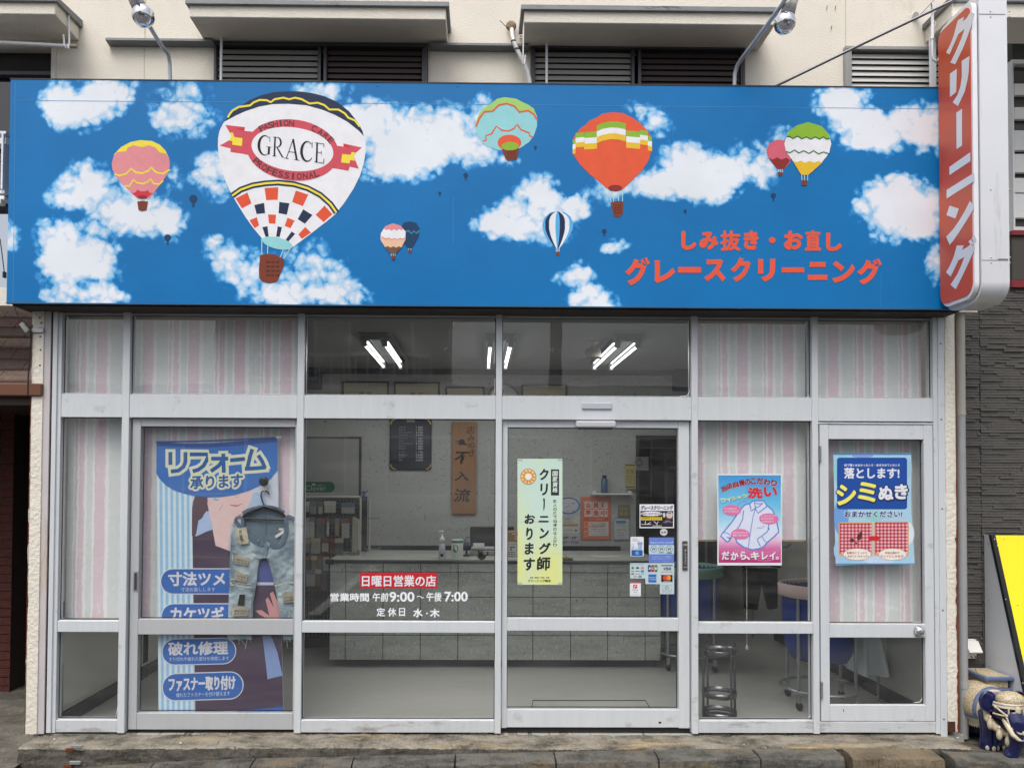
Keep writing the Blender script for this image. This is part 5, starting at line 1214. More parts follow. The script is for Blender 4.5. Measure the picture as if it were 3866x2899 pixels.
# things on the back wall
YW2 = 2.99
def PE(k, x, y, Y=YW2): return P(*cr(k, x, y), Y)
def flatbox(name, k, x0, y0, x1, y1, d, m, par=None, bev=.002, Y=YW2):
    a, b_ = PE(k, x0, y0, Y), PE(k, x1, y1, Y); return MB().box(a.x, b_.x, Y-d, Y, b_.z, a.z, m).build(name, m, par, bev)
def wt(name, label, cat, k, x, y, group=None, Y=YW2):
    p = PE(k, x, y, Y); return thing(name, label, cat, (p.x, Y, p.z), group)
t = wt('price_board', 'dark price board with gold corners and white price list on the back wall', 'price board', 'E', 880, 1300)
flatbox('board', 'E', 727, 938, 1032, 1311, .025, mat('board_navy', (44,48,62), .5, var=.08), t, .02)
GD = mat('gold_corner', (196,170,104), .4, .4)
q = PR('E', YW2-.026)
for (cx_, cy_, a0) in ((768,1270,90),(990,1270,0),(990,978,-90),(768,978,180)):
    q.band([(cx_+36*math.cos(math.radians(a0+90*i/8)), cy_+36*math.sin(math.radians(a0+90*i/8))) for i in range(9)], 8, GD, 1)
q.rect(850,944,910,960,mat('gold_plate', (150,140,110), .4),1); q.build('gold_corner', GD, t)
q = PR('E', YW2-.026); PW = ink((190,192,196))
for nm, pr_, y in (('ブラウス','682',998),('スカート','825',1017),('レディスジャケット','1100',1036),('ワンピース','1540',1055),('ワイシャツ','297',1081),('ズボン','825',1100),('メンズジャケット','1100',1119),('ブルゾン','880',1138),('ネクタイ','880',1156),('セーター','770',1182),('学生服上下','1540',1202),('コート','1760',1220),('毛布','1650',1240)):
    q.text(nm, 792, y-6, 792+min(100, 12.5*len(nm)), y+6, PW, 1, .0); q.text('¥', 917, y-6, 925, y+6, PW, 1); q.text(pr_, 968-len(pr_)*11, y-7, 968, y+7, PW, 1, .02); q.text('~', 970, y-1, 976, y+2, PW, 1)
q.build('lettering', PW, t)
t = wt('wooden_plaque', 'tall brown wooden plaque with brushed black calligraphy on the back wall', 'plaque', 'E', 1275, 1635)
flatbox('plank_board', 'E', 1185, 960, 1362, 1636, .022, mat('plaque_wood', (158,118,84), .55, var=.16, scale=9, stretch=(6,1,.5)), t, .003)
q = PR('E', YW2-.024); BK = ink((34,30,30), .6)
for ch, x0, y0, x1_, y1 in (('志',1290,990,1355,1045),('み',1300,1055,1352,1100),('ぬ',1302,1108,1355,1150),('き',1312,1158,1350,1212)): q.text(ch, x0, y0, x1_, y1, BK, 1, .0, slant=8)
for ch, x0, y0, x1_, y1 in (('不',1203,1178,1310,1268),('入',1205,1325,1312,1392),('流',1198,1450,1318,1548)): q.text(ch, x0, y0, x1_, y1, BK, 1, .018, slant=14)
q.poly([(1232,1100),(1245,1086),(1268,1086),(1280,1102),(1280,1118),(1298,1120),(1296,1130),(1228,1128),(1235,1116)], BK, 1); q.band([(1205,1096),(1240,1100)], 5, BK, 1.5); q.band([(1210,1112),(1240,1112)], 4, BK, 1.5)
q.build('calligraphy', BK, t)
# framed certificates
for i, (k_, x0, y0, x1_, lb) in enumerate((('E',375,660,718,'leftmost of the framed certificates seen through the top window'),('E',757,665,1092,'second framed certificate from the left on the back wall'),('E',1137,700,1422,'lower framed certificate left of the round clock'),('F',232,682,567,'framed certificate just right of the round clock'))):
    t = wt('framed_certificate', lb, 'certificate', k_, (x0+x1_)/2, y0+130, 'framed certificates on the back wall')
    h = 210 if i < 2 else 190
    flatbox('frame', k_, x0, y0, x1_, y0+h, .02, mat('black_frame', (40,38,36), .4), t, .002)
    q = PR(k_, YW2-.0205); CP = ink((170,164,142)); q.rect(x0+12, y0+12, x1_-12, y0+h-12, CP, 1)
    q.rect(x0+30, y0+28, x1_-30, y0+31, ink((150,136,96)), 2); cx_ = (x0+x1_)/2
    q.text('賞 状' if i in (0,1) else '認 定 証', cx_-50, y0+(75 if i < 2 else 78), cx_+50, y0+(98 if i < 2 else 96), ink((60,56,50)), 2, .0)
    if i > 1: q.ell(cx_, y0+40, 13, 13, ink((190,172,110)), 2, 16)
    for r in range(3): q.rect(cx_-110, y0+115+r*18, cx_+110, y0+119+r*18, ink((96,92,84)), 2)
    q.build('certificate_sheet', CP, t)
t = wt('wall_clock', 'round white wall clock half hidden by the central mullion', 'clock', 'F', 95, 790)
p = PE('F', 98, 800); MB().lathe([(0,-.02),(.145,-.02),(.155,-.03),(.17,-.025),(.17,0)], p, (0,1,0), 36, mat('clock_rim', (120,122,124), .3, .4)).build('rim', None, t)
MB().lathe([(0,-.0215),(.146,-.0215)], p, (0,1,0), 36, mat('clock_face', (190,192,190), .5)).build('dial', None, t)
MB().box(p.x-.003,p.x+.003,YW2-.026,YW2-.0225,p.z,p.z+.10,BLACKP).box(p.x,p.x+.07,YW2-.029,YW2-.0265,p.z-.003,p.z+.003,BLACKP).build('hand', BLACKP, t)
for k_, x0, y0, x1_, y1, lb in (('E',110,582,228,722,'black wall speaker high at the left end of the back wall'),('F',1342,572,1462,735,'black wall speaker high at the right above the dark doorway')):
    t = wt('wall_speaker', lb, 'speaker', k_, (x0+x1_)/2, y1); 
    flatbox('cabinet', k_, x0, y0, x1_, y1, .12, mat('speaker_navy', (34,36,48), .6), t, .004)
    a = PE(k_, (x0+x1_)/2, (y0+y1)/2, YW2-.121); MB().lathe([(0,.012),(.03,.006),(.055,-.004),(.062,0)], a, (0,1,0), 24, BLACKP).build('cone', BLACKP, t)
t = wt('wall_panel_door', 'grey sliding panel with dark frame at the left of the back wall', 'panel', 'E', 300, 1500)
flatbox('panel_frame', 'E', -120, 1066, 512, 1900, .02, CHAR, t, .002); flatbox('panel_sheet', 'E', -120, 1082, 494, 1900, .026, mat('panel_sheet_grey', (158,160,158), .6, var=.03), t, 0)
t = wt('wall_shelf', 'small white shelf on two brackets on the back wall', 'shelf', 'F', 888, 1490)
flatbox('shelf_board', 'F', 740, 1482, 1036, 1494, .11, WHITEP, t, .002)
for x in (760, 1020): flatbox('bracket', 'F', x-9, 1466, x+9, 1481, .1, WHITEP, t, .001)
p = PE('F', 836, 1481); t = thing('spray_bottle', 'blue bottle with dark cap standing on the small white shelf', 'bottle', (p.x, YW2-.06, p.z))
MB().lathe([(0,0),(.032,0),(.034,.01),(.033,.135),(.02,.15)], (p.x,YW2-.06,p.z), (0,0,1), 16, mat('bottle_blue', (64,92,130), .3)).build('bottle_body', None, t)
MB().lathe([(.021,.149),(.022,.178),(0,.18)], (p.x,YW2-.06,p.z), (0,0,1), 16, BLACKP).build('cap', BLACKP, t)
def paper(name, label, cat, k, x0, y0, x1_, y1, c, Y=YW2, d=.003):
    a, b_ = PE(k, x0, y0, Y), PE(k, x1_, y1, Y); o = thing(name, label, cat, ((a.x+b_.x)/2, Y, b_.z))
    MB().box(a.x, b_.x, Y-d, Y, b_.z, a.z, c).build('sheet', c, o); return o, PR(k, Y-d-.0004)
ORG_ = ink((206,108,78)); t, q = paper('membership_poster', 'orange membership poster with six white character tiles on the back wall', 'poster', 'U', 1645, 66, 1950, 510, ORG_)
IW = ink((206,204,200)); OT = ink((196,84,56))
for i, ch in enumerate('会員様募集中'):
    x = 1678+(i%3)*82; y = 114+(i//3)*83; q.rrect(x, y, x+76, y+76, 8, IW, 1); q.text(ch, x+6, y+6, x+70, y+70, OT, 2, .03)
q.text('ただいまクリーニング会員募集中', 1682, 90, 1920, 108, ink((230,150,120)), 1); q.rrect(1672,284,1928,312,10,ink((196,84,56)),1); q.text('入会金・年会費 500円', 1720, 290, 1880, 306, ink((240,190,160)), 2)
q.rect(1672,322,1728,478,ink((230,150,110)),1); q.rect(1726,326,1928,472,IW,2)
for i in range(3): q.rect(1680,334+i*52,1708,362+i*52,OT,2); q.text('特典',1683,342+i*52,1705,354+i*52,IW,3)
q.text('クリーニング全品',1740,336,1898,356,ink((110,60,50)),3,.01); q.text('10%OFF!!',1740,360,1896,384,ink((170,60,50)),3,.02); q.text('入会時に300円分の',1740,395,1905,412,ink((110,60,50)),3); q.text('クーポンをプレゼント!',1740,416,1905,434,ink((110,60,50)),3); q.text('エコポイントサービス',1740,448,1905,464,ink((110,60,50)),3)
q.build('printed_graphic', IW, t)
t, q = paper('hours_notice', 'pale notice with blue oval emblem and opening hours beside the green notice', 'notice', 'U', 1400, 66, 1632, 578, ink((178,182,188)))
BLN = ink((60,84,150)); q.ell(1510,158,118,88,BLN,1,40); q.ell(1510,158,106,76,ink((190,194,202)),2,40); q.band([(1465,165),(1488,182),(1500,165),(1528,155)],5,BLN,3); q.text('安心・清潔・信頼',1440,208,1570,222,BLN,3); q.text('クリーニング業',1440,120,1575,145,ink((180,110,110)),3,.01)
q.rect(1405,262,1625,445,ink((196,194,190)),1.5); q.ell(1500,285,70,30,ink((180,180,176)),1.8); q.text('標 章',1470,290,1520,305,ink((90,90,90)),3); q.text('生活衛生同業組合',1440,322,1560,336,ink((90,90,90)),3); q.rect(1410,348,1610,372,ink((176,140,100)),3); q.text('SマークSTANDARD',1440,405,1560,420,ink((90,90,90)),3); q.poly([(1570,415),(1588,402),(1606,415),(1588,428)],ink((100,100,104)),3)
q.text('水曜・木曜',1452,478,1598,508,ink((44,46,52)),2,.02); q.text('9:00～19:00',1418,522,1618,556,ink((44,46,52)),2,.0)
q.build('printed_graphic', None, t)
t, q = paper('blue_notice', 'small pale notice with rounded blue border right of the orange poster', 'notice', 'U', 1980, 286, 2150, 515, ink((150,162,172)))
q.rrect(1990,298,2142,505,16,ink((190,194,194)),1); q.rrect(2002,312,2112,340,13,ink((90,130,170)),2); q.text('クリーニング師',2012,362,2100,380,ink((70,110,150)),2); q.text('新宿1丁目',2012,402,2105,420,ink((150,60,60)),2)
for y in (350, 440, 462, 480): q.rect(2020,y,2094,y+3,ink((90,90,94)),2)
q.build('printed_graphic', None, t)
t, q = paper('beige_panel', 'small beige panel with embossed squares above the blue bordered notice', 'panel', 'U', 2026, 150, 2150, 281, ink((126,118,96)))
for i in range(4): q.rect(2044+(i%2)*50,168+(i//2)*52,2084+(i%2)*50,208+(i//2)*52,ink((148,140,116)),1)
q.build('embossed_square', None, t)
t, q = paper('yellow_notice', 'yellow printed notice hanging beside the dark doorway', 'notice', 'F', 993, 1268, 1073, 1452, ink((176,166,104)), Y=2.96)
q.rect(997,1272,1069,1282,ink((110,100,60)),1); q.text('暴力追放',1005,1308,1060,1322,ink((60,56,40)),1,.01); q.text('三ない運動',1003,1326,1062,1338,ink((60,56,40)),1,.01)
for c in range(5): q.vtext('暴力団を恐れない', 1008+c*13, 1350, 1420, 8, ink((70,66,46)), 1)
q.rect(1000,1432,1066,1444,ink((90,84,60)),1); q.build('printed_graphic', None, t)
t, q = paper('white_notice', 'grey printed sheet pinned beyond the yellow notice in the dark doorway', 'notice', 'F', 1076, 1216, 1168, 1316, ink((120,124,128)), Y=2.955)
q.ell(1098,1258,26,26,ink((110,60,60)),1,24); q.ell(1098,1258,18,18,ink((120,124,128)),2,24)
for y in (1232,1252,1272,1292): q.text('横浜市二〇二五', 1090, y-7, 1160, y+6, ink((50,52,56)), 3)
q.build('printed_graphic', None, t)
# rail and dark garments in the doorway
t = thing('clothes_rail', 'steel clothes rail across the top of the dark doorway', 'rail', (2.0, 3.6, 0))
a = P(*cr('F',1090,1150), 3.6); MB().tube([(a.x, 3.6, a.z), (2.98, 3.6, a.z)], .012, 8, STEEL).build('rod', STEEL, t)
MB().tube([(a.x+.75, 3.6, 0), (a.x+.75, 3.6, a.z)], .012, 8, STEEL).build('post', STEEL, t)
for i in range(7):
    x = a.x+.12+i*.17; cm = mat('garment_%d' % (i % 4), [(40,42,52),(64,68,76),(30,30,34),(84,90,100)][i % 4], .8)
    b = MB(); pr_ = [(-.05,0),(-.16,-.06),(-.18,-.7),(.18,-.7),(.16,-.06),(.05,0)]
    b.prism([(x+dx*.25, 3.6+dx, a.z-.05+dz) for dx, dz in pr_], (.05,.01,0), cm); o = b.build('hanging_garment', cm, None, .01)
    tag(o, ['dark jacket','grey jacket','black coat','pale grey jacket'][i%4]+' hanging on the steel rail in the dark doorway, number %d from the left' % (i+1) if False else
        ['first dark jacket at the left end of the rail in the doorway','grey jacket beside the first dark jacket on the doorway rail','black coat in the left half of the doorway rail','pale grey jacket at the middle of the doorway rail','second dark jacket just past the middle of the doorway rail','darker grey jacket right of centre on the doorway rail','black coat at the right end of the doorway rail'][i], 'jacket', 'garments on the rail in the dark doorway')
# ceiling spotlight and detectors
p = PE('F', 757, 262, 1.3); t = thing('ceiling_speaker', 'pale cone speaker hanging from the ceiling near the right tube light', 'speaker', (p.x, 1.3, ZC))
MB().lathe([(0,0),(.05,0),(.05,-.012),(.012,-.02),(.012,-.05)], (p.x,1.3,ZC), (0,0,1), 20, mat('beige_metal', (170,166,154), .5)).build('mount', None, t)
b = MB(); b.lathe([(.035,-.05),(.058,-.06),(.068,-.085),(.075,-.135)], (p.x,1.3,ZC), (0,0,1), 24, mat('beige_metal2', (160,154,140), .5)).lathe([(.074,-.134),(.0,-.128)], (p.x,1.3,ZC), (0,0,1), 24, BLACKP); b.build('shade', None, t)
for k_, x, y, lb in (('E',1130,412,'small ceiling sprinkler left of the centre'),('F',468,420,'small ceiling sprinkler left of the cone speaker')):
    p = PZ(*cr(k_, x, y), ZC); o = MB().lathe([(0,-.03),(.012,-.028),(.01,-.012),(.03,-.006),(.032,0)], p, (0,0,1), 16, STEEL).build('sprinkler', STEEL); tag(o, lb, 'sprinkler')

# ------------------------------------------------------------------ goods rack at the left
YR_ = 2.25
def PXr(x, y, Y=YR_): return P(*cr('X', x, y), Y)
t = thing('goods_rack', 'wire rack hung with small sewing packets left of the counter', 'rack', (-1.5, YR_, 0))
z1 = PXr(300, 205).z; x1_ = PXr(610, 300).x; x0 = x1_-1.05; z0 = .12
b = MB()
for i in range(30): b.tube([(x0+.03+i*(x1_-x0-.05)/29, YR_+.01, z0+.05), (x0+.03+i*(x1_-x0-.05)/29, YR_+.01, z1-.02)], .0022, 4, mat('rack_wire', (120,122,122), .4, .5), cap=False)
for i in range(34): b.tube([(x0, YR_+.014, z0+.05+i*(z1-z0-.07)/33), (x1_, YR_+.014, z0+.05+i*(z1-z0-.07)/33)], .0022, 4, None, cap=False)
b.build('wire_grid', mat('rack_wire', (120,122,122)), t, kind='stuff')
RP = mat('rack_white_post', (168,166,158), .45)
for pts in (([(x0,YR_,z1),(x1_,YR_,z1)]), ([(x1_,YR_,0),(x1_,YR_,z1)]), ([(x0,YR_,0),(x0,YR_,z1)]), ([(x1_+.05,YR_+.25,0),(x1_+.05,YR_+.25,z1-.02)])): MB().tube(pts, .011, 10, RP).build('post', RP, t)
for y in (425, 745):
    a = PXr(655, y); MB().tube([a, a+Vector((.14,-.05,0)), a+Vector((.145,-.055,.02))], .004, 6, STEEL).build('peg', STEEL, t)
MB().box(x0-.1, x1_+.02, YR_+.3, YR_+.31, 0, z1+.0, mat('rack_back', (56,58,60), .8)).build('back_board', None, t)
o, q = paper('brand_plate', 'dark green rounded plate above the goods rack', 'sign', 'X', -220, 45, 300, 157, mat('plate_green', (36,88,68), .4), Y=YR_-.01)
q.rrect(150,45,342,157,54,mat('plate_green', (36,88,68)),.5); GL_ = ink((176,190,182)); q.text('Clover',38,84,252,138,GL_,2,-.012); q.text('クロバー',148,74,246,92,GL_,2,.0,slant=8)
for (x,y) in ((112,76),(134,76),(123,68)): q.ell(x,y,8,8,GL_,2+.1*(x%3),12)
q.band([(123,78),(127,92)],3,GL_,2.5)
q.build('lettering', GL_, o)
PC = [(148,148,144),(118,126,122),(160,158,148),(84,94,92),(134,122,100),(104,72,68),(78,86,100),(160,162,166)]
rows = [(250,385,[(40,78,0),(86,150,1),(172,215,0),(235,352,2),(412,548,0)]),(420,635,[(32,78,7),(80,130,2),(150,236,3),(258,282,7),(345,388,4),(415,495,0)]),(635,810,[(30,82,1),(94,192,0),(208,278,2),(345,430,3),(290,345,5)]),
        (815,975,[(30,95,3),(100,160,4),(162,220,1),(225,280,7)]),(960,1180,[(45,140,0),(140,200,5),(205,265,6)])]
names = ['top','second','third','fourth','lowest']; ordn = ['first','second','third','fourth','fifth','sixth']
for ri, (ya, yb, its) in enumerate(rows):
    for ci, (xa_, xb_, c) in enumerate(its):
        yy = ya+rng.randint(0, 25); a, b2 = PXr(xa_, yy, YR_-.05), PXr(xb_, min(yb, yy+int((yb-ya)*rng.uniform(.75,1))), YR_-.05); cm = mat('packet_%d' % c, PC[c], .4, var=.12, scale=30)
        pk = thing('hanging_packet', '%s packet from the left in the %s row of the goods rack' % (ordn[ci], names[ri]), 'packet', ((a.x+b2.x)/2, YR_-.05, a.z), 'packets hanging on the goods rack')
        MB().box(a.x, b2.x, YR_-.062, YR_-.048, b2.z, a.z-.0, cm).build('sachet', cm, pk, .004)
        hm = mat('header_%d' % ((c+ri+ci) % 5), [(166,166,160),(112,70,66),(78,96,90),(158,152,128),(96,106,120)][(c+ri+ci) % 5], .5)
        MB().box(a.x-.001, b2.x+.001, YR_-.064, YR_-.046, a.z-.035, a.z+.006, hm).build('header_card', hm, pk)
        MB().tube([((a.x+b2.x)/2, YR_+.01, a.z+.002), ((a.x+b2.x)/2, YR_-.08, a.z+.004)], .002, 5, STEEL).build('hook', STEEL, pk)
p = PXr(565, 420, YR_-.04); t = thing('rolled_fabric', 'bundle of pale rolls leaning at the right end of the goods rack', 'rolls', (p.x, YR_-.04, .7))
for i in range(3): MB().tube([PXr(535+i*26, 780-10*i, YR_-.05), PXr(542+i*20, 415+12*i, YR_-.05)], .018, 10, mat('pale_roll', (150,148,138), .7, var=.1)).build('roll', None, t)
p = PXr(645, 190); t = thing('toy_figure', 'tiny blue figure with raised arms on the rack corner', 'toy', (p.x, YR_, z1))
BT = mat('toy_blue', (60,72,120), .5); b = MB(); b.ball(p, (.014,.012,.026), BT, 10, 8); b.ball(p+Vector((0,0,.034)), .011, BT, 10, 8); b.tube([p+Vector((-.035,0,.045)), p+Vector((0,0,.015)), p+Vector((.035,0,.045))], .006, 8, BT); b.tube([p+Vector((-.014,0,-.045)), p+Vector((0,0,-.015)), p+Vector((.014,0,-.045))], .006, 8, BT); b.build('figure', BT, t)

# ------------------------------------------------------------------ umbrella stand
ux_, uy_ = 1.633, .31; UMS = mat('dull_stainless', (118,120,122), .28, .85)
t = thing('umbrella_stand', 'chrome umbrella stand with three rings and four posts behind the right window', 'umbrella stand', (ux_, uy_, 0))
for z in (.468, .185, .055):
    b = MB(); b.lathe([(.112,-.018),(.112,.018),(.115,.018),(.115,-.018),(.112,-.018)], (ux_,uy_,z), (0,0,1), 40, UMS)
    o = b.build('ring', UMS, t)
MB().lathe([(0,.028),(.111,.028),(.111,.022),(0,.022)], (ux_,uy_,0), (0,0,1), 40, UMS).build('drip_tray', UMS, t)
for a_ in (20, 110, 200, 290):
    x, y = ux_+.128*math.cos(math.radians(a_)), uy_+.128*math.sin(math.radians(a_)); MB().tube([(x,y,0),(x,y,.515)], .0085, 10, UMS).build('post', UMS, t)
# laundry carts
def cart(label, cx_, cy_, rim):
    t = thing('laundry_cart', label, 'laundry cart', (cx_, cy_, 0), 'laundry carts inside the shop')
    BB = mat('cart_blue_canvas', (22,56,140), .6, var=.15, scale=6)
    RM = mat('rim_'+rim, dict(pink=(222,200,192), green=(110,150,130))[rim], .6)
    b = MB(); n_ = 36; prof_ = [(.265,.86),(.262,.80),(.255,.6),(.24,.42),(.19,.33),(.0,.30)]; vs = []
    for (r, z) in prof_:
        for j in range(n_):
            a_ = 2*math.pi*j/n_; rr = r*(1+.03*math.sin(a_*6+z*4)*(0.87-z)*2); vs.append((cx_+rr*math.cos(a_), cy_+rr*math.sin(a_), z))
    b.add(vs, [(i*n_+j, i*n_+(j+1)%n_, (i+1)*n_+(j+1)%n_, (i+1)*n_+j) for i in range(5) for j in range(n_)], BB, True); b.build('canvas_bag', BB, t)
    MB().lathe([(.272,.785),(.287,.79),(.289,.865),(.275,.878),(.264,.865),(.266,.79),(.272,.785)], (cx_,cy_,0), (0,0,1), 40, RM).build('rim_cover', RM, t)
    MB().lathe([(.27+.012*math.cos(math.radians(a_)), .13+.012*math.sin(math.radians(a_))) for a_ in range(0,361,45)], (cx_,cy_,0), (0,0,1), 36, STEEL).build('base_ring', STEEL, t)
    for a_ in (35, 125, 215, 305):
        ca, sa = math.cos(math.radians(a_)), math.sin(math.radians(a_)); x, y = cx_+.27*ca, cy_+.27*sa
        MB().tube([(x,y,.12),(x,y,.80)], .0125, 10, STEEL).build('post', STEEL, t)
        cs = MB(); cs.box(x-.012,x+.012,y-.025,y+.012,.05,.11,STEEL); o = cs.build('caster', STEEL, t, .003)
        MB().lathe([(0,-.011),(.026,-.011),(.03,-.006),(.03,.006),(.026,.011),(0,.011)], (x+.0,y-.012,.031), (1,.3,0), 20, RUBBER).build('wheel', RUBBER, o)
cart('blue canvas laundry cart with pink rim behind the right hand mullion', 2.49, .70, 'pink')
cart('blue canvas laundry cart with pale green rim near the counter end', 1.84, 1.85, 'green')
# dark trousers hanging
YT = 2.5
t = thing('hanging_trousers', 'black trousers hanging in the dim back corner behind the shirt poster', 'trousers', (2.1, YT, 1.0))
TR = mat('black_cloth', (22,22,28), .8); PT = lambda x, y, Y=YT: P(*cr('T', x, y), Y)
for pts in ([(490,340),(640,340),(655,500),(620,715),(505,700)], [(640,340),(800,340),(800,700),(715,712),(668,500)]):
    MB().prism([PT(*p_) for p_ in pts], (0,.05,0), TR).build('trouser_leg', TR, t, .01)
MB().tube([PT(470,330), PT(650,300), PT(820,330)], .008, 8, BLACKP).build('hanger', BLACKP, t)
t = thing('garment_rail', 'chrome rail with clear garment covers behind the half drawn blind', 'rail', (2.4, 2.2, 0))
for a_ in ((575,),): MB().tube([PT(575,345,2.6), PT(575,960,2.6)], .01, 8, STEEL).build('post', STEEL, t)
MB().tube([PT(300,150,2.2), PT(880,150,2.2), PT(915,120,2.2)], .012, 8, STEEL).build('bar', STEEL, t)
# grey cloth draped on a stand behind the hinged door
def PKk(x, y, Y): return P(*cr('K', x, y), Y)
YD2 = .75
t = thing('cloth_stand', 'steel stand behind the lower pane of the hinged door', 'stand', (2.6, YD2, 0))
for x in (1186, 1045): a = PKk(x, 900, YD2+.05); MB().tube([(a.x,YD2+.05,0),(a.x,YD2+.05,.95)], .011, 8, STEEL).build('post', STEEL, t)
a = PKk(1186, 900, YD2+.05); a2 = PKk(1045, 900, YD2+.05); MB().tube([(a2.x-.1,YD2+.05,.95),(a.x+.15,YD2+.05,.95)], .011, 8, STEEL).build('bar', STEEL, t)
b = MB(); vs = []; nu, nv = 40, 14
for j in range(nv+1):
    tt = j/nv
    for i in range(nu+1):
        s_ = i/nu; wv_ = math.sin(s_*14+.6)*.045*(.4+tt); xk = 1060+(1250-1060)*s_*(1-tt)+0*tt if False else (1050+150*s_)*(1-tt)+(1000+305*s_)*tt
        yk = 700+(1035-700)*tt + (60*math.sin(s_*3.1) if True else 0)*tt*.8
        p = PKk(xk, yk, YD2-.02); vs.append((p.x, YD2-.02+wv_, p.z))
GC = mat('pale_blue_sheet', (228,238,240), .75, var=.04)
f_ = [(j*(nu+1)+i, j*(nu+1)+i+1, (j+1)*(nu+1)+i+1, (j+1)*(nu+1)+i) for j in range(nv) for i in range(nu)]
b.add(vs, f_, GC, True); b.add([(v[0], v[1]+.004, v[2]) for v in vs], [tuple(reversed(q)) for q in f_], GC, True)
o = b.build('draped_sheet', GC); tag(o, 'pale blue grey sheet draped in folds behind the lower pane of the hinged door', 'sheet')
# ------------------------------------------------------------------ prints in the windows
IN = lambda *c: ink(c)
WHT = ink((226,228,234)); RD = ink((200,40,52))
# white lettering on the middle pane
q = PR('I', 0.0372); gl = thing('window_lettering', 'red banner and white opening hours lettering stuck on the middle window', 'lettering', (-.6, .037, .9))
q.rect(431, 431, 914, 527, ink((192,28,44)), 1); multi(q, '日曜日営業の店', 444, 449, 906, 517, WHT, 2, 1.6); 
q.build('red_strip', RD, gl)
q = PR('I', 0.0372); WT = ink((240,242,246))
multi(q, '営業時間', 245, 560, 485, 610, WT, 1, 1.5); multi(q, '午前', 510, 558, 608, 610, WT, 1, 1.2, slant=6); multi(q, '9:00', 617, 553, 770, 611, WT, 1, 2.2)
q.build('opening_hours', WT, gl); q = PR('I', 0.0372)
q.band([(786,584),(796,578),(808,580),(820,588),(832,586)], 5, WT, 1); multi(q, '午後', 847, 554, 943, 610, WT, 1, 1.2, slant=6); multi(q, '7:00', 962, 552, 1104, 609, WT, 1, 2.2)
q.build('closing_time', WT, gl); q = PR('I', 0.0372)
for ch, x0, y0, x1_, y1 in (('定',535,652,586,704),('休',605,652,658,704),('日',676,653,712,702),('水',766,656,822,708),('木',871,658,928,710)): multi(q, ch, x0, y0, x1_, y1, WT, 1, 1.8 if ch in '水木' else 1.1)
q.ell(850,686,5,5,WT,1,12); q.build('closing_days', WT, gl)

# green notice on the automatic door
t = thing('green_notice', 'tall pale green notice with brushed vertical lettering on the entrance door', 'notice', (.5, .047, 1.2))
GM = bpy.data.materials.new('notice_green'); GM.use_nodes = True; n = GM.node_tree.nodes; l = GM.node_tree.links; b = n['Principled BSDF']; b.inputs['Roughness'].default_value = .5
tc = n.new('ShaderNodeTexCoord'); mp = n.new('ShaderNodeMapping'); mp.inputs['Scale'].default_value = (5,1,1.1); l.new(tc.outputs['Object'], mp.inputs[0])
qn = n.new('ShaderNodeTexNoise'); qn.inputs['Scale'].default_value = 2; qn.inputs['Detail'].default_value = 2; l.new(mp.outputs[0], qn.inputs['Vector'])
sx = n.new('ShaderNodeSeparateXYZ'); l.new(tc.outputs['Object'], sx.inputs[0]); mr = n.new('ShaderNodeMapRange'); mr.inputs['From Min'].default_value = .3; mr.inputs['From Max'].default_value = -.4; mr.inputs['To Max'].default_value = .5; l.new(sx.outputs[2], mr.inputs[0])
ad = n.new('ShaderNodeMath'); ad.operation = 'ADD'; l.new(mr.outputs[0], ad.inputs[0]); l.new(qn.outputs[0], ad.inputs[1])
rp = n.new('ShaderNodeValToRGB'); rp.color_ramp.elements[0].position = .5; rp.color_ramp.elements[0].color = cc((198,224,212)); rp.color_ramp.elements[1].position = .95; rp.color_ramp.elements[1].color = cc((222,228,146)); l.new(ad.outputs[0], rp.inputs[0]); l.new(rp.outputs[0], b.inputs['Base Color'])
q = PR('Y3', .0475); sheet(q, 42, 92, 563, 1552, GM, 'sheet', t)
BKI = ink((22,30,30))
for ch, x0, y0, x1_, y1 in (('ク',298,208,402,338),('リ',308,380,392,515),('ニ',290,755,405,828),('ン',300,895,405,1015),('グ',292,1065,425,1195),('師',270,1228,422,1385),('お',125,735,245,845),('り',143,890,218,1032),('ま',128,1065,230,1200),('す',113,1242,243,1385)):
    multi(q, ch, x0+4, y0+4, x1_-4, y1-4, BKI, 2, 5, slant=6)
q.band([(348,552),(352,600),(350,650),(346,690)], [20,15,15,6], BKI, 2)
q.build('brush_lettering', BKI, t); q = PR('Y3', .0475)
q.rect(430,215,524,517,ink((34,38,42)),1); 
for i, ch in enumerate('国家資格'): multi(q, ch, 450, 236+i*63, 506, 292+i*63, ink((216,226,220)), 2, 2, slant=4)
q.build('black_label', BKI, t); q = PR('Y3', .0475)
for i, ch in enumerate('職人の技で納得の仕上がり'): q.text(ch, 456, 566+i*46, 498, 604+i*46, BKI, 1, .015)
q.build('small_column', BKI, t); q = PR('Y3', .0475)
multi(q, '東京・神奈川・埼玉・千葉', 187, 1462, 409, 1477, BKI, 1, .8, 4); multi(q, 'クリーニング組合', 164, 1492, 429, 1520, BKI, 1, 1.2, 6)
q.build('small_print', BKI, t); q = PR('Y3', .0475)
q.ell(168,300,93,93,ink((198,112,76)),1,40); q.ell(168,300,83,83,ink((238,226,180)),2,40)
for i in range(11):
    a_ = 2*math.pi*i/11; q.ell(168+55*math.cos(a_), 300+55*math.sin(a_), 26, 15, ink((232,190,90)), 3+.03*i, 16, a_); q.ell(168+60*math.cos(a_+.12), 300+60*math.sin(a_+.12), 20, 7, ink((206,110,70)), 4+.03*i, 12, a_)
q.ell(168,300,37,37,ink((236,236,228)),6,24,0,.05,14)
q.build('sun_emblem', BKI, t); q = PR('Y3', .0475)
for x, y in ((75,108),(535,108),(70,1537),(538,1537)): PR('Y3', .0475).rect(x-26,y-11,x+26,y+11,ink((176,192,178)),1).build('tape', BKI, t)
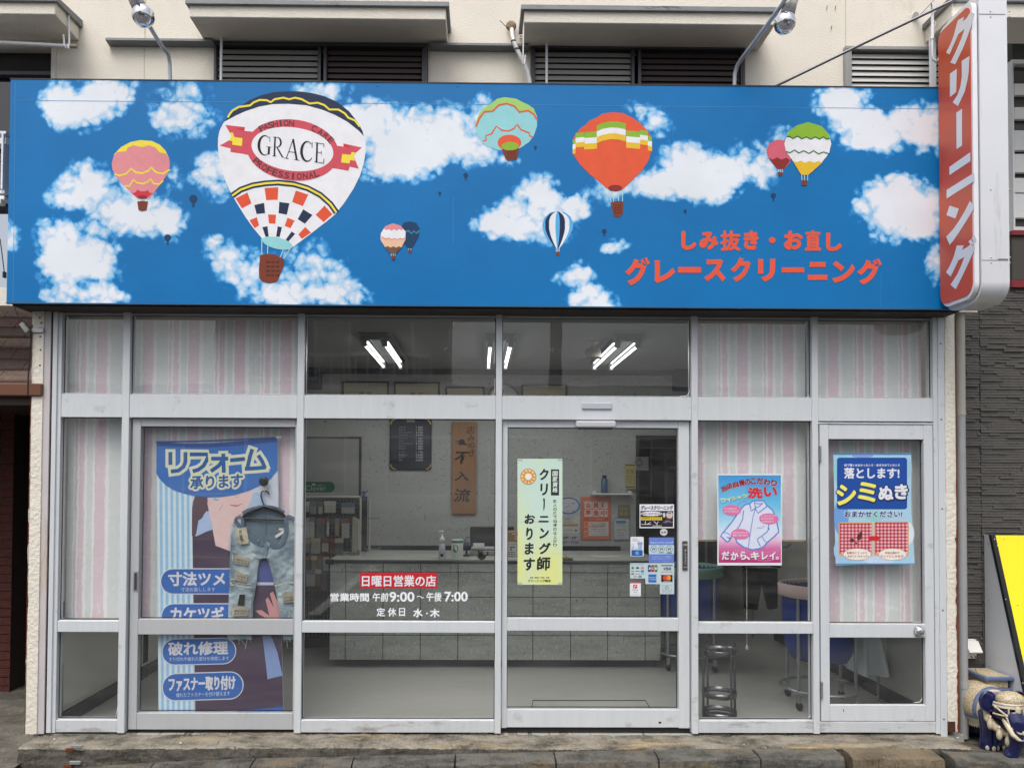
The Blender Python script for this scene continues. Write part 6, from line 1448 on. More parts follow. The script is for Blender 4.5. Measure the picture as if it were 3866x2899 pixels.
for y, c in ((819,(182,206,190)),(1191,(206,216,160))): PR('Y3', .0475).band([(40,y),(300,y+3),(562,y)],3,ink(c),1).build('fold', BKI, t)

# stickers on the automatic door
def sticker(label, rect, m, r=6, cat='sticker', key='Q'):
    x0, y0, x1_, y1 = rect; a = P(*cr(key, x0, y1), .047); t = thing('sticker', label, cat, (a.x, .047, a.z), 'stickers on the entrance door')
    q = PR(key, .0475); q.rrect(x0, y0, x1_, y1, r, m, 0); return t, q
NV = ink((34,40,90)); BKK = ink((26,24,28)); YE = ink((226,208,60))
t, q = sticker('white and black shop card sticker with two small maps on the entrance door', (238,190,718,522), WHT, 2)
multi(q, 'グレースクリーニング', 257, 210, 701, 266, NV, 2, 3, 6); q.rect(250,282,705,506,BKK,1)
pts = []
for i in range(48):
    a_ = 2*math.pi*i/48; w_ = 1+.06*math.sin(a_*14); pts.append((405+150*w_*math.cos(a_)*min(1.0,1.25-abs(math.cos(a_))*.2), 322+32*w_*math.sin(a_)))
q.poly(pts, WHT, 2); q.text('横浜市優良衣料管理のお店', 268, 310, 540, 336, ink((150,40,80)), 3, .02)
for x0, s_ in ((257,'横浜橋店'),(407,'中村2丁目店')):
    q.rect(x0,368,x0+144,412,YE,2); q.text(s_,x0+18,372,x0+126,387,BKK,3,.02); q.text('045-251-4141',x0+8,392,x0+136,406,ink((180,60,40)),3,.01); q.rect(x0,413,x0+144,500,ink((60,60,62)),2)
    q.rect(x0+3,416,x0+141,497,BKK,3)
for pl in ([(262,470),(398,470)],[(318,420),(318,470)],[(345,468),(392,438)],[(415,490),(548,490)],[(435,425),(480,465),(480,490)],[(480,462),(498,428)]): q.band(pl,7,WHT,4)
q.band([(425,472),(478,472)],3,ink((90,130,190)),5); q.ell(655,335,44,44,WHT,2,30); q.ell(655,338,30,36,ink((206,190,180)),3,24); q.poly([(625,330),(628,306),(650,297),(676,303),(684,330),(676,318),(655,313),(636,318)],BKK,4); q.band([(612,372),(640,386),(670,386),(700,372)],14,ink((200,110,110)),4); q.ell(580,340,18,34,ink((206,206,210)),2,20)
q.text('営業時間',595,416,665,428,WHT,3); q.text('午前9時～午後7時',565,434,698,450,ink((170,150,210)),3,.02); q.band([(565,470),(700,470)],3,ink((90,70,120)),3)
q.build('printed_graphic', None, t)
t, q = sticker('round white automatic door sticker on the entrance glass', (522,530,628,630), BKK, 48); q.ell(575,578,52,49,ink((206,208,204)),1,32); q.text('自 動',540,566,612,592,BKK,2,.03); q.text('ドア',560,602,592,610,ink((150,150,150)),2); q.build('printed_graphic', None, t)
t, q = sticker('small white and blue card welcome sticker on the entrance door', (112,642,296,915), WHT, 14)
q.text('Cards',140,664,206,684,ink((140,150,170)),1,.01); q.text('Welcome',140,688,242,706,ink((140,150,170)),1,.01); q.rect(124,828,282,908,ink((36,88,164)),1); q.rect(180,845,230,892,ink((96,160,214)),2)
for i in range(5): q.rect(210+i*13,718,223+i*13,748,ink((52,100,176)) if i % 2 == 0 else ink((170,196,224)),1)
q.rect(214,748,270,824,ink((152,180,216)),1); q.rect(222,765,240,785,ink((190,206,226)),2); q.ell(145,760,18,18,ink((150,166,196)),1,16); q.ell(145,760,13,13,WHT,2,16)
q.poly([(125,790),(160,780),(190,795),(208,812),(205,826),(126,826)],ink((170,184,210)),1); q.ell(170,808,22,10,WHT,2,16); q.build('printed_graphic', None, t)
LBL = ink((98,128,206)); t, q = sticker('pale blue sticker with three circled letters on the entrance door', (368,652,718,1003), LBL, 10)
q.text('京浜協同組合',392,678,482,690,ink((160,180,226)),1); multi(q,'ウエットクリーニング',386,710,704,740,ink((214,222,240)),1,1.2,4); q.rect(368,758,718,885,ink((190,212,222)),1)
for i, cx_ in enumerate((435,543,651)):
    q.ell(cx_,812,46,46,BKK,2,32); q.ell(cx_,812,41,41,ink((190,212,222)),3,32); q.text('W',cx_-28,790,cx_+28,836,BKK,4,.015)
    for k_ in range(i): q.rect(cx_-40,862+k_*9,cx_+40,866+k_*9,BKK,3)
q.text('この表示のついた製品は',410,906,680,928,ink((176,192,232)),2,.01); q.text('当店におまかせください',410,936,680,958,ink((176,192,232)),2,.01); q.text('神奈川県クリーニング生活衛生同業組合',432,976,640,986,ink((170,186,226)),2); q.build('printed_graphic', None, t)
a = P(*cr('Q',105,1440), .047); t = thing('sticker', 'stepped pale sheet of payment card marks on the entrance door', 'sticker', (a.x,.047,a.z), 'stickers on the entrance door'); q = PR('Q', .0475)
PG = ink((190,208,212)); q.poly([(105,1008),(105,1222),(318,1222),(318,1300),(520,1300),(520,1440),(720,1440),(720,1008)], PG, 0)
q.text('電子マネーはこちらがご利用いただけます',116,1020,306,1032,ink((50,50,54)),1)
for x, y, w_, h_, c in ((142,1076,18,18,(60,130,80)),(210,1076,24,15,(60,90,100)),(278,1077,22,14,(220,120,140)),(142,1122,20,9,(110,160,190)),(210,1122,30,4,(60,60,64)),(278,1122,22,13,(50,130,170)),(142,1157,24,10,(170,50,70)),(210,1160,30,4,(120,150,160)),(278,1157,22,10,(130,190,210)),(178,1193,22,13,(190,170,170)),(245,1195,22,14,(100,140,180))): q.ell(x,y,w_,h_,IN(*c),1,16) if c[0] in (60,170) and h_ > 8 else q.rect(x-w_,y-h_,x+w_,y+h_,IN(*c),1)
q.build('mark_sheet', PG, t); q = PR('Q', .0475)
for i, c in enumerate(((50,70,140),(170,50,60),(70,130,70))):
    q.rrect(352+i*47,1033,395+i*47,1133,14,IN(*c),1); q.text('JCB'[i],358+i*47,1066,388+i*47,1098,WHT,2,.03)
q.build('card_mark', PG, t); q = PR('Q', .0475)
q.rect(537,1036,698,1049,ink((30,40,90)),1); q.rect(537,1124,698,1137,ink((200,160,90)),1); multi(q,'VISA',568,1066,680,1106,ink((28,40,96)),1,2,6,slant=10)
q.build('card_mark', PG, t); q = PR('Q', .0475)
q.rect(361,1165,473,1278,ink((30,110,190)),1); q.text('AMERICAN',364,1202,470,1216,ink((190,212,230)),2,.03); q.text('EXPRESS',380,1230,470,1244,ink((190,212,230)),2,.03)
q.build('card_mark', PG, t); q = PR('Q', .0475)
q.rect(539,1172,697,1271,BKK,1); q.ell(594,1212,34,34,ink((214,60,44)),2,28); q.ell(642,1212,34,34,ink((232,150,50)),2.5,28); q.ell(618,1212,14,26,ink((226,104,40)),3,20); q.text('mastercard',568,1253,670,1264,WHT,2,.02)
q.build('card_mark', PG, t); q = PR('Q', .0475)
q.rrect(555,1315,688,1416,8,ink((120,136,146)),1); q.rrect(558,1318,685,1413,7,PG,2); q.ell(618,1348,27,25,ink((90,110,130)),3,24); q.ell(618,1348,19,20,PG,4,24); q.rect(615,1330,620,1368,ink((90,110,130)),5); q.text('Diners Club',564,1380,680,1396,ink((90,100,110)),3,.0)
q.build('printed_graphic', None, t)
t, q = sticker('small white sticker with red square letter mark at the lower left of the door stickers', (103,1275,256,1470), WHT, 8)
q.rect(105,1276,254,1288,RD,1); q.rrect(150,1308,204,1360,6,RD,1); q.text('P',166,1318,192,1354,WHT,2,.02,slant=4); q.text('PayPay',134,1370,218,1392,ink((60,60,64)),1,.0); q.rect(155,1413,198,1418,ink((90,90,94)),1); q.text('使えます',196,1440,238,1456,ink((90,90,94)),1); q.text('A Alipay',130,1444,188,1456,ink((90,90,94)),1); q.build('printed_graphic', None, t)

# stain removal poster
t = thing('stain_poster', 'blue stain removal poster with two checked cloth pictures in the right hand door', 'poster', (2.5,.031,1.3)); key='R'; q = PR('R', .0318, step=.0003)
PB = ink((168,206,228)); a = [q.w(x,y,0) for x,y in ((90,108),(100,600),(106,1000),(122,1560),(1150,1540),(1112,900),(1105,500),(1108,100))]; MB().prism(a,(0,.0008,0)).build('sheet', PB, t)
MIX = [((92,112),(100,500),(300,520),(330,130)),((104,700),(110,1180),(300,1150),(260,720)),((500,860),(560,990),(760,980),(700,850)),((930,200),(1106,180),(1106,420),(980,440)),((330,108),(360,160),(590,160),(620,106)),((900,1000),(1120,980),(1140,1300),(960,1300)),((110,1200),(120,1540),(420,1540),(330,1190)),((480,1450),(520,1546),(900,1542),(860,1440))]
for i, (pl, c) in enumerate(zip(MIX, ((146,204,214),(110,160,220),(150,206,206),(160,200,220),(140,160,220),(220,228,238),(160,200,230),(196,216,236)))): 
    cx_ = sum(p_[0] for p_ in pl)/4; cy_ = sum(p_[1] for p_ in pl)/4; rx = (max(p_[0] for p_ in pl)-min(p_[0] for p_ in pl))/2; ry = (max(p_[1] for p_ in pl)-min(p_[1] for p_ in pl))/2
    q.ell(cx_,cy_,rx*.98,ry,IN(*c),1+.06*i,28)
q.rect(90,102,1108,122,ink((40,140,210)),2); q.rect(124,1535,1148,1552,ink((60,140,210)),2); DBL = ink((14,74,160)); q.rrect(138,158,1052,830,34,DBL,2.2)
multi(q,'他で落とせなかったシミ・あきらめていたシミ',232,240,956,272,WHT,3,1.2,4); multi(q,'落とします!',234,292,948,428,WHT,3,5,8)
NVY = ink((18,36,92)); YEL = ink((240,234,110))
for ch, x0, y0, x1_, y1, c in (('シ',128,508,386,778,YEL),('ミ',408,474,648,734,YEL),('ぬ',676,522,874,712,WHT),('き',886,500,1062,700,WHT)):
    multi(q,ch,x0+10,y0+10,x1_-2,y1+2,NVY,3.2,22,14); multi(q,ch,x0+12,y0+12,x1_-10,y1-10,c,4.2,12 if c is YEL else 10,12)
multi(q,'おまかせください!',236,858,984,932,ink((220,230,240)),3,9,12); multi(q,'おまかせください!',236,858,984,932,ink((24,52,124)),4,3.5,8)
for x0, y0, x1_, y1 in ((158,1000,600,1440),(622,990,1074,1436)):
    q.rrect(x0,y0,x1_,y1,24,ink((222,166,110)),2.6); x0 += 14; y0 += 14; x1_ -= 14; y1 -= 30; q.rrect(x0,y0,x1_,y1,14,ink((228,196,204)),3)
    nx_, ny_ = 9, 9; sx_ = (x1_-x0)/nx_; sy_ = (y1-y0)/ny_
    for i in range(nx_): q.rect(x0+i*sx_,y0,x0+(i+.5)*sx_,y1,ink((206,110,122)),3.3)
    for j in range(ny_):
        q.rect(x0,y0+j*sy_,x1_,y0+(j+.5)*sy_,ink((206,104,116)),3.6)
        for i in range(nx_): q.rect(x0+i*sx_,y0+j*sy_,x0+(i+.5)*sx_,y0+(j+.5)*sy_,ink((170,36,52)),4)
for cx_, cy_, rx, ry, ro in ((430,1190,32,46,.5),(448,1150,22,26,0),(332,1236,32,24,.1),(388,1272,16,11,.4)): q.ell(cx_,cy_,rx,ry,ink((84,44,44)),4.5+.02*cx_/50,20,ro,.06,5)
q.poly([(556,1180),(556,1240),(645,1238),(645,1255),(700,1208),(645,1160),(645,1180)],ink((206,30,44)),5)
for cx_, s1, s2 in ((400,'食事中にうっかり','しみがついちゃった!'),(862,'布地を傷めず','キレイにしみぬき!')):
    q.ell(cx_,1418,182,78,ink((222,170,120)),5,36); q.ell(cx_,1418,177,73,ink((236,232,226)),5.5,36); w_ = 138 if cx_ < 500 else 100; multi(q,s1,cx_-w_,1384,cx_+w_-10,1414,ink((176,100,60)),6,1,4); multi(q,s2,cx_-155,1426,cx_+148,1458,ink((176,100,60)),6,1,4)
q.build('printed_graphic', None, t)

# shirt poster
t = thing('shirt_poster', 'white edged blue and pink poster of an outlined shirt in the right window', 'poster', (1.8,.035,1.2)); q = PR('S', .0355)
sheet(q, 78, 112, 1112, 1582, WHT, 'sheet', t)
def lerp(a, b_, t_): return tuple(int(a[i]+(b_[i]-a[i])*t_) for i in range(3))
stops = [(0,(60,150,214)),(.35,(110,192,230)),(.55,(176,216,238)),(.66,(214,224,240)),(.74,(226,190,216)),(.84,(206,110,164)),(1,(186,44,112))]
for i in range(40):
    tt = (i+.5)/40
    for (p0_, c0_), (p1_, c1_) in zip(stops, stops[1:]):
        if p0_ <= tt <= p1_: c = lerp(c0_, c1_, (tt-p0_)/(p1_-p0_))
    y0 = 137+(1540-137)*i/40; q.rect(92+8*tt, y0, 1098, y0+35.2, IN(*c), 1+.02*(i % 2))
for r in range(6):
    for i in range(16): q.ell(110+i*27, 352+r*33+22*math.sin(i*.28+r*.2), 8, 8, ink((140,206,236)), 1.3, 8)
for r in range(5):
    for i in range(26): 
        x = 372+i*28; 
        if x < 1090: q.ell(x, 1345+r*34-26*math.sin(i*.26+.3), 10, 10, ink((226,130,182)), 1.3, 8)
OUT = ink((104,136,206)); SHW = ink((214,222,240))
sh = [(650,545),(600,590),(520,610),(490,640),(440,700),(300,900),(165,1060),(130,1110),(230,1205),(265,1190),(300,1120),(360,1010),(370,1150),(390,1210),(500,1290),(640,1330),(760,1310),(820,1280),(870,1220),(1000,1110),(1065,1045),(1040,930),(1000,780),(960,690),(870,620),(820,545)]
q.poly(sh, SHW, 2); q.band(sh, 22, OUT, 3, closed=True)
for pl, w_ in (([(500,700),(480,850),(430,950),(385,1010)],16),([(595,600),(610,660),(620,710),(700,660)],18),([(665,555),(680,610),(690,660)],16),([(680,660),(730,745),(870,640)],18),([(700,655),(760,630),(810,575)],14),([(685,580),(730,595),(795,590)],14),([(690,670),(650,800),(610,1040),(575,1290)],12),([(905,920),(890,1000),(915,985),(870,1050),(720,1160),(725,1190),(770,1280)],16),([(800,1120),(820,1170),(870,1215)],12),([(190,1050),(240,1065),(290,1100)],12)): q.band(pl,w_,OUT,3.4)
for pl in (([(238,1130),(270,1145),(330,1150)]),([(400,620),(450,570),(530,548),(650,560)]),([(725,983),(790,978),(850,930)])):
    for k_ in range(5):
        a_, b_ = pl[min(k_//2, len(pl)-2)], pl[min(k_//2+1, len(pl)-1)]; f_ = (k_ % 2)*.5; q.ell(a_[0]+(b_[0]-a_[0])*f_, a_[1]+(b_[1]-a_[1])*f_, 11, 9, ink((186,110,160)), 4, 10)
PK_ = ink((222,116,170))
for cx_, cy_, rx, ry, ls in ((308,697,150,84,('エリの黒ズミも','スッキリきれいに!')),(903,835,156,88,('しっかりプレスで','家ではできない','プロの仕上り!')),(448,1080,150,84,('はずれたボタンも','無料で取り付け!'))):
    q.ell(cx_,cy_,rx,ry,PK_,5,60,.05,.03,22); n_ = len(ls)
    for i, s_ in enumerate(ls): y = cy_-22*n_+i*44; q.text(s_, cx_-122, y+4, cx_+ (112 if len(s_) > 7 else 80), y+36, WHT, 6, .015)
DR_ = ink((140,26,44)); RR = ink((206,34,48))
for ch, cx_, cy_, s_, a_ in (('当',185,350,84,-.42),('店',270,310,84,-.38),('自',370,285,84,-.28),('慢',470,258,86,-.15),('の',563,243,84,-.1),('こ',656,230,84,0),('だ',765,230,96,.06),('わ',873,245,96,.16),('り',988,262,92,.28)):
    c_, s2 = math.cos(a_), math.sin(a_); h = s_/2; qd = [(cx_+dx*c_-dy*s2, cy_+dx*s2+dy*c_) for dx, dy in ((-h,-h),(h,-h),(h,h),(-h,h))]
    qd2 = [(cx_+6+dx*c_-dy*s2, cy_+6+dx*s2+dy*c_) for dx, dy in ((-h,-h),(h,-h),(h,h),(-h,h))]
    multi(q, ch, 0,0,0,0, ink((214,180,200)), 4, 6, 6, quad=qd2); multi(q, ch, 0,0,0,0, DR_, 5, 4.5, 8, quad=qd)
for ch, x0, y0, x1_, y1 in (('洗',572,340,795,498),('い',830,330,1028,470)): multi(q,ch,x0,y0,x1_,y1,ink((220,170,190)),4,13,10); multi(q,ch,x0,y0,x1_,y1,RR,5,9,10)
for i, ch in enumerate('ワイシャツ'): multi(q,ch,140+i*88,520-i*18-(0 if ch != 'ャ' else -16),(215 if ch != 'ャ' else 200)+i*88,580-i*20,ink((70,130,170)),4,5,6); multi(q,ch,136+i*88,514-i*18-(0 if ch != 'ャ' else -16),(211 if ch != 'ャ' else 196)+i*88,574-i*20,ink((226,232,160)),5,4,8)
for ch, x0, y0, x1_, y1 in (('だ',152,1365,262,1485),('か',295,1370,410,1490),('ら',450,1362,535,1485),('、',545,1445,595,1490),('キ',615,1370,745,1485),('レ',795,1370,880,1485),('イ',915,1370,1005,1485)): multi(q,ch,x0+5,y0+6,x1_+5,y1+6,ink((110,30,80)),6,7,8); multi(q,ch,x0,y0,x1_,y1,WHT,7,6.5,10)
q.ell(1038,1465,24,24,WHT,7,20); q.ell(1038,1465,10,10,ink((190,50,120)),8,14)
q.build('printed_graphic', None, t)

# ------------------------------------------------------------------ long blue banner in the left sliding door
t = thing('hanging_banner', 'long blue banner with repair service badges and a printed office worker behind the left door', 'banner', (-1.65,.1,1.9))
YBN = .095; q = PR('M', YBN); STR_A, STR_B = ink((160,206,238)), ink((220,240,250))
bn = MB(); vs = []; nu, nv = 24, 60
p_tl, p_tr, p_bl, p_br = P(*cr('M',125,262),YBN), P(*cr('M',1922,205),YBN), P(*cr('H',998,1302),YBN), P(*cr('H',1778,1300),YBN)
for j in range(nv+1):
    for i in range(nu+1):
        a_, b_ = i/nu, j/nv; sag = -.022*math.sin(math.pi*a_)*(1-b_) ; p = p_tl.lerp(p_tr,a_).lerp(p_bl.lerp(p_br,a_), b_); vs.append((p.x, YBN+.0015, p.z+sag))
f_ = [(j*(nu+1)+i, j*(nu+1)+i+1, (j+1)*(nu+1)+i+1, (j+1)*(nu+1)+i) for j in range(nv) for i in range(nu)]
bn.add(vs, f_, ink((196,212,228))); bn.add([(v[0], v[1]+.001, v[2]) for v in vs], [tuple(reversed(g_)) for g_ in f_], ink((196,212,228))); bn.build('cloth', None, t)
# left striped third
nst = 13
for i in range(nst):
    x0 = 125+(650-125)*i/nst; x1_ = 125+(650-125)*(i+1)/nst; u0, v0 = cr('M',x0,700); u1, _ = cr('M',x1_,700); d_ = 5.5*1
    q.key = 'V'; q.poly([(u0,1010),(u0+4,1535),(u1+4,1535),(u1,1010)], STR_A if i % 2 else STR_B, 1); q.key = 'M'
q.poly([(650,1000),(650,1660),(1945,1660),(1930,700)], ink((212,220,234)), 1)
SKIN = ink((240,208,204)); SKD = ink((208,152,150)); HAIR = ink((96,70,82)); SUIT = ink((78,62,84)); COLR = ink((180,204,240))
q.ell(1620,1250,160,240,ink((180,204,232)),1.2,28)
q.poly([(1040,1085),(1100,1150),(1200,1210),(1225,1300),(1330,1380),(1400,1330),(1470,1260),(1530,1140),(1562,1000),(1400,1000),(1240,1000)], SKIN, 2)
q.poly([(1225,1270),(1330,1350),(1390,1330),(1390,1420),(1260,1420),(1180,1350)], SKD, 2.2)
q.band([(1215,1195),(1270,1212),(1330,1215),(1400,1180)],[8,22,20,6],ink((206,110,112)),3); q.band([(1290,1075),(1320,1090),(1345,1080)],8,SKD,3)
q.poly([(700,1060),(900,1060),(880,1180),(915,1340),(870,1290),(800,1400),(750,1560),(700,1660),(650,1660),(652,1250),(668,1150)], HAIR, 2)
q.poly([(880,1060),(960,1075),(985,1150),(1060,1130),(1160,1175),(1250,1260),(1345,1355),(1240,1430),(1190,1520),(1220,1660),(1000,1660),(960,1500),(915,1360),(890,1180)], SKIN, 3)
q.band([(1060,1290),(1085,1245),(1110,1200)],10,SKD,4); q.band([(975,1110),(1010,1125),(1045,1125)],16,ink((150,160,176)),4)
q.poly([(835,1330),(905,1285),(975,1500),(985,1560),(715,1650),(770,1500)], COLR, 2.6)
q.key = 'H'
q.poly([(1207,200),(1230,203),(1340,150),(1355,262),(1430,292),(1600,330),(1750,300),(1765,800),(1776,1285),(1225,1300),(1215,700)], SUIT, 2)
q.poly([(1325,60),(1480,60),(1490,90),(1450,150),(1435,292),(1352,262),(1330,140)], SKIN, 3.4); q.poly([(1245,105),(1310,60),(1335,155),(1228,205)], COLR, 3.7)
q.poly([(1620,340),(1700,340),(1725,495),(1610,495)], ink((74,86,150)), 3); q.band([(1612,500),(1718,500)],18,ink((200,206,224)),4)
q.poly([(1600,668),(1640,665),(1690,700),(1665,600),(1680,585),(1718,650),(1692,560),(1712,550),(1745,620),(1755,720),(1680,720),(1630,695)], SKD, 4)
q.poly([(1645,825),(1700,825),(1740,930),(1772,1075),(1678,1098),(1665,980)], ink((140,164,214)), 3); q.poly([(1450,1300),(1776,1270),(1778,1300)], ink((50,104,190)), 3)
q.key = 'M'
q.poly([(125,262),(300,272),(600,285),(900,285),(1200,262),(1500,235),(1922,190),(1926,690),(1830,810),(1700,900),(1500,990),(1300,1052),(1100,1082),(900,1092),(720,1076),(560,1040),(400,990),(260,910),(160,800),(122,735)], ink((58,116,194)), 5)
q.poly([(125,262),(300,272),(600,285),(900,285),(1200,262),(1500,235),(1922,190),(1922,260),(1500,305),(1200,330),(900,345),(600,340),(300,330),(125,322)], ink((38,78,152)), 5.5)
YWO, BLK_ = ink((232,236,190)), ink((34,96,170)); WO = ink((226,232,236))
strokes = [[(332,412),(332,605)],[(557,415),(555,560),(525,635),(450,690),(340,703)],[(620,448),(878,448),(870,540),(825,620),(750,675),(665,700)],[(940,512),(1195,512)],[(1120,437),(1128,722)],[(1118,530),(1050,620),(935,700)],[(1222,537),(1445,515)],[(1553,370),(1520,470),(1478,662)],[(1440,664),(1600,655),(1758,640)],[(1640,462),(1700,550),(1742,650)]]
for w_, m_, L_, ex in ((150,WO,6,42),(118,YWO,7,28),(58,BLK_,8,0)):
    for i, s_ in enumerate(strokes):
        s_ = [Vector(p_) for p_ in s_]; a_ = (s_[0]-s_[1]).normalized()*ex; b_ = (s_[-1]-s_[-2]).normalized()*ex; s2 = [s_[0]+a_] + s_[1:-1] + [s_[-1]+b_] if len(s_) > 2 else [s_[0]+a_, s_[-1]+b_]
        q.band([tuple(p_) for p_ in s2], w_, m_, L_+.06*i)
for r_, m_, L_ in ((38,WO,6.7),(28,YWO,7.8)): multi(q,'承ります',632,752,1405,955,m_,L_,r_,16,quad=[(632,782),(1405,742),(1405,935),(632,962)])
multi(q,'承ります',0,0,0,0,BLK_,9,7,10,quad=[(632,782),(1405,742),(1405,935),(632,962)])
q.key = 'H'; BDG = ink((50,108,190))
for (x0,y0,x1_,y1,sk,big,bb,sm,sb2) in ((1005,403,1545,567,0,'寸法ツメ',(1058,428,1410,512),'寸法お直しします',(1135,523,1350,548)),(1009,622,1545,790,0,'カケツギ',(1072,645,1403,735),'傷んだ部分をきれいに直します',(1100,745,1400,768)),(1014,845,1482,1013,-10,'破れ修理',(1057,868,1428,948),'すり切れや破れた部分を修繕します',(1060,960,1437,986)),(1016,1062,1528,1238,-16,'ファスナー取り付け',(1060,1088,1475,1172),'壊れたファスナーを付け替えます',(1105,1184,1443,1212))):
    r = (y1-y0)/2
    def RR2(x0_,y0_,x1q,y1_,m_,L_): 
        rr = (y1_-y0_)/2-1; pts = []
        for (cx_,cy_,a0) in ((x1q-rr,y0_+rr,-90),(x1q-rr,y1_-rr,0),(x0_+rr,y1_-rr,90),(x0_+rr,y0_+rr,180)):
            for i in range(9): a_ = math.radians(a0+90*i/8); X = cx_+rr*math.cos(a_); pts.append((X, cy_+rr*math.sin(a_)+sk*(X-x0)/(x1_-x0)))
        q.poly(pts, m_, L_)
    RR2(x0,y0,x1_,y1,WHT,4); RR2(x0+6,y0+6,x1_-6,y1-6,BDG,5)
    sk1 = sk*.75
    multi(q,big,0,0,0,0,WHT,6,3.2,8,quad=[(bb[0],bb[1]),(bb[2],bb[1]+sk1),(bb[2],bb[3]+sk1),(bb[0],bb[3])]); q.text(sm,0,0,0,0,ink((200,214,236)),6,.005,quad=[(sb2[0],sb2[1]),(sb2[2],sb2[1]+sk1),(sb2[2],sb2[3]+sk1),(sb2[0],sb2[3])])
q.build('printed_graphic', None, t)
MB().tube([P(*cr('M',118,264),YBN), P(*cr('M',900,248),YBN), P(*cr('M',1978,196),YBN)], .006, 8, ink((50,88,160))).build('top_rod', None, t)
MB().tube([P(*cr('M',1908,197),YBN), P(*cr('M',1980,193),YBN)], .0075, 10, WHITEP).build('rod_end', WHITEP, t)
for pl in (((130,262),(470,88)),((1975,180),(1760,75))): MB().tube([P(*cr('M',*pl[0]),YBN), P(*cr('M',*pl[1]),YBN)], .0012, 5, mat('string', (200,198,188), .8)).build('string', None, t)

# ------------------------------------------------------------------ jeans on a hanger
YJ = .078
DEN = bpy.data.materials.new('washed_denim'); DEN.use_nodes = True; n = DEN.node_tree.nodes; l = DEN.node_tree.links; b = n['Principled BSDF']; b.inputs['Roughness'].default_value = .9
tc = n.new('ShaderNodeTexCoord')
def dnz(sc2, st2, det=6):
    mp = n.new('ShaderNodeMapping'); mp.inputs['Scale'].default_value = st2; l.new(tc.outputs['Object'], mp.inputs[0]); z = n.new('ShaderNodeTexNoise'); z.inputs['Scale'].default_value = sc2; z.inputs['Detail'].default_value = det; l.new(mp.outputs[0], z.inputs['Vector']); return z.outputs[0]
r1 = n.new('ShaderNodeValToRGB'); r1.color_ramp.elements[0].position = .34; r1.color_ramp.elements[0].color = cc((112,132,146)); r1.color_ramp.elements[1].position = .62; r1.color_ramp.elements[1].color = cc((184,202,206)); l.new(dnz(7,(1,1,.7)), r1.inputs[0])
r2 = n.new('ShaderNodeMapRange'); r2.inputs['From Min'].default_value = .4; r2.inputs['From Max'].default_value = .62; r2.inputs['To Min'].default_value = .86; r2.inputs['To Max'].default_value = 1.1; l.new(dnz(60,(1,1,6)), r2.inputs[0])
mx = n.new('ShaderNodeVectorMath'); mx.operation = 'SCALE'; l.new(r1.outputs[0], mx.inputs[0]); l.new(r2.outputs[0], mx.inputs['Scale']); l.new(mx.outputs[0], b.inputs['Base Color'])
bp = n.new('ShaderNodeBump'); bp.inputs['Strength'].default_value = .5; bp.inputs['Distance'].default_value = .004; l.new(dnz(45,(1,1,1)), bp.inputs['Height']); l.new(bp.outputs[0], b.inputs['Normal'])
DEN_D = mat('denim_inside', (104,122,134), .9, var=.16, scale=18, bump=.4, bscale=80); DEN_W = mat('denim_waistband', (96,114,134), .9, var=.2, scale=30, bump=.4, bscale=90); FRAY = mat('frayed_cotton', (206,206,188), .9, var=.15, scale=60)
jn = thing('jeans', 'faded torn jeans with price tags hung on a black hanger behind the left door', 'jeans', P(*cr('N',480,100),YJ))
def PN(x, y, Y=YJ): return P(*cr('N', x, y), Y)
def interp(tab, y):
    for (a_, va), (b_, vb) in zip(tab, tab[1:]):
        if a_ <= y <= b_: return va+(vb-va)*(y-a_)/(b_-a_)
    return tab[0][1] if y < tab[0][0] else tab[-1][1]
def clothpart(name, topf, yb, xlt, xrt, m, thick=.014, nu=26, nv=46, Y=YJ, fold=1.0, par=jn, ragged=0):
    vs = []
    for j in range(nv+1):
        for i in range(nu+1):
            u_ = i/nu; y = None
            yt = topf(u_); y = yt+(yb-yt)*j/nv; x = interp(xlt,y)+(interp(xrt,y)-interp(xlt,y))*u_
            if ragged and j == nv: y += ragged*nz(i*1.7, 3, 1)
            d_ = -thick*math.sqrt(max(0,math.sin(math.pi*min(1,max(0,u_))))) + fold*.006*nz(x*.016+y*.010, y*.018-x*.006, 3) + fold*.003*nz(x*.05, y*.03, 8)
            p = PN(x, y, Y); vs.append((p.x, Y+d_, p.z))
    f_ = [(j*(nu+1)+i, j*(nu+1)+i+1, (j+1)*(nu+1)+i+1, (j+1)*(nu+1)+i) for j in range(nv) for i in range(nu)]
    b = MB(); b.add(vs, f_, m, True); b.add([(v[0], Y+.004, v[2]) for v in vs], [tuple(reversed(g_)) for g_ in f_], m, True)
    return b.build(name, m, par)
XLt = [(180,182),(300,162),(500,148),(700,140),(900,135),(1100,128),(1280,120),(1510,112)]; XRt = [(130,850),(300,868),(600,872),(1510,880)]
# back of the waist seen from inside
clothpart('inner_back', lambda u_: 95-68*math.sin(math.pi*u_)+25*u_, 520, [(0,280),(200,285),(520,330)], [(0,755),(200,762),(520,740)], DEN_D, .004, 20, 20, YJ+.008, .6)
front_top = lambda u_: interp([(0,195),(.04,190),(.13,232),(.27,380),(.45,462),(.52,470),(.56,420),(.60,440),(.73,475),(.80,390),(.86,200),(.9,140),(1,175)], u_)
clothpart('jeans_front', front_top, 605, XLt, XRt, DEN, .016, 48, 26)
clothpart('trouser_leg', lambda u_: 603, 1512, XLt, [(600,522),(640,470),(750,450),(900,440),(1100,402),(1510,388)], DEN, .017, 22, 60, ragged=22)
clothpart('trouser_leg', lambda u_: 603, 1512, [(600,545),(640,568),(750,602),(900,640),(1100,678),(1280,702),(1510,738)], XRt, DEN, .017, 22, 60, ragged=22)
q = PR('N', fn=lambda u, v, L: P(u, v, YJ-.021) + Vector((0,-.0006*L,0)))
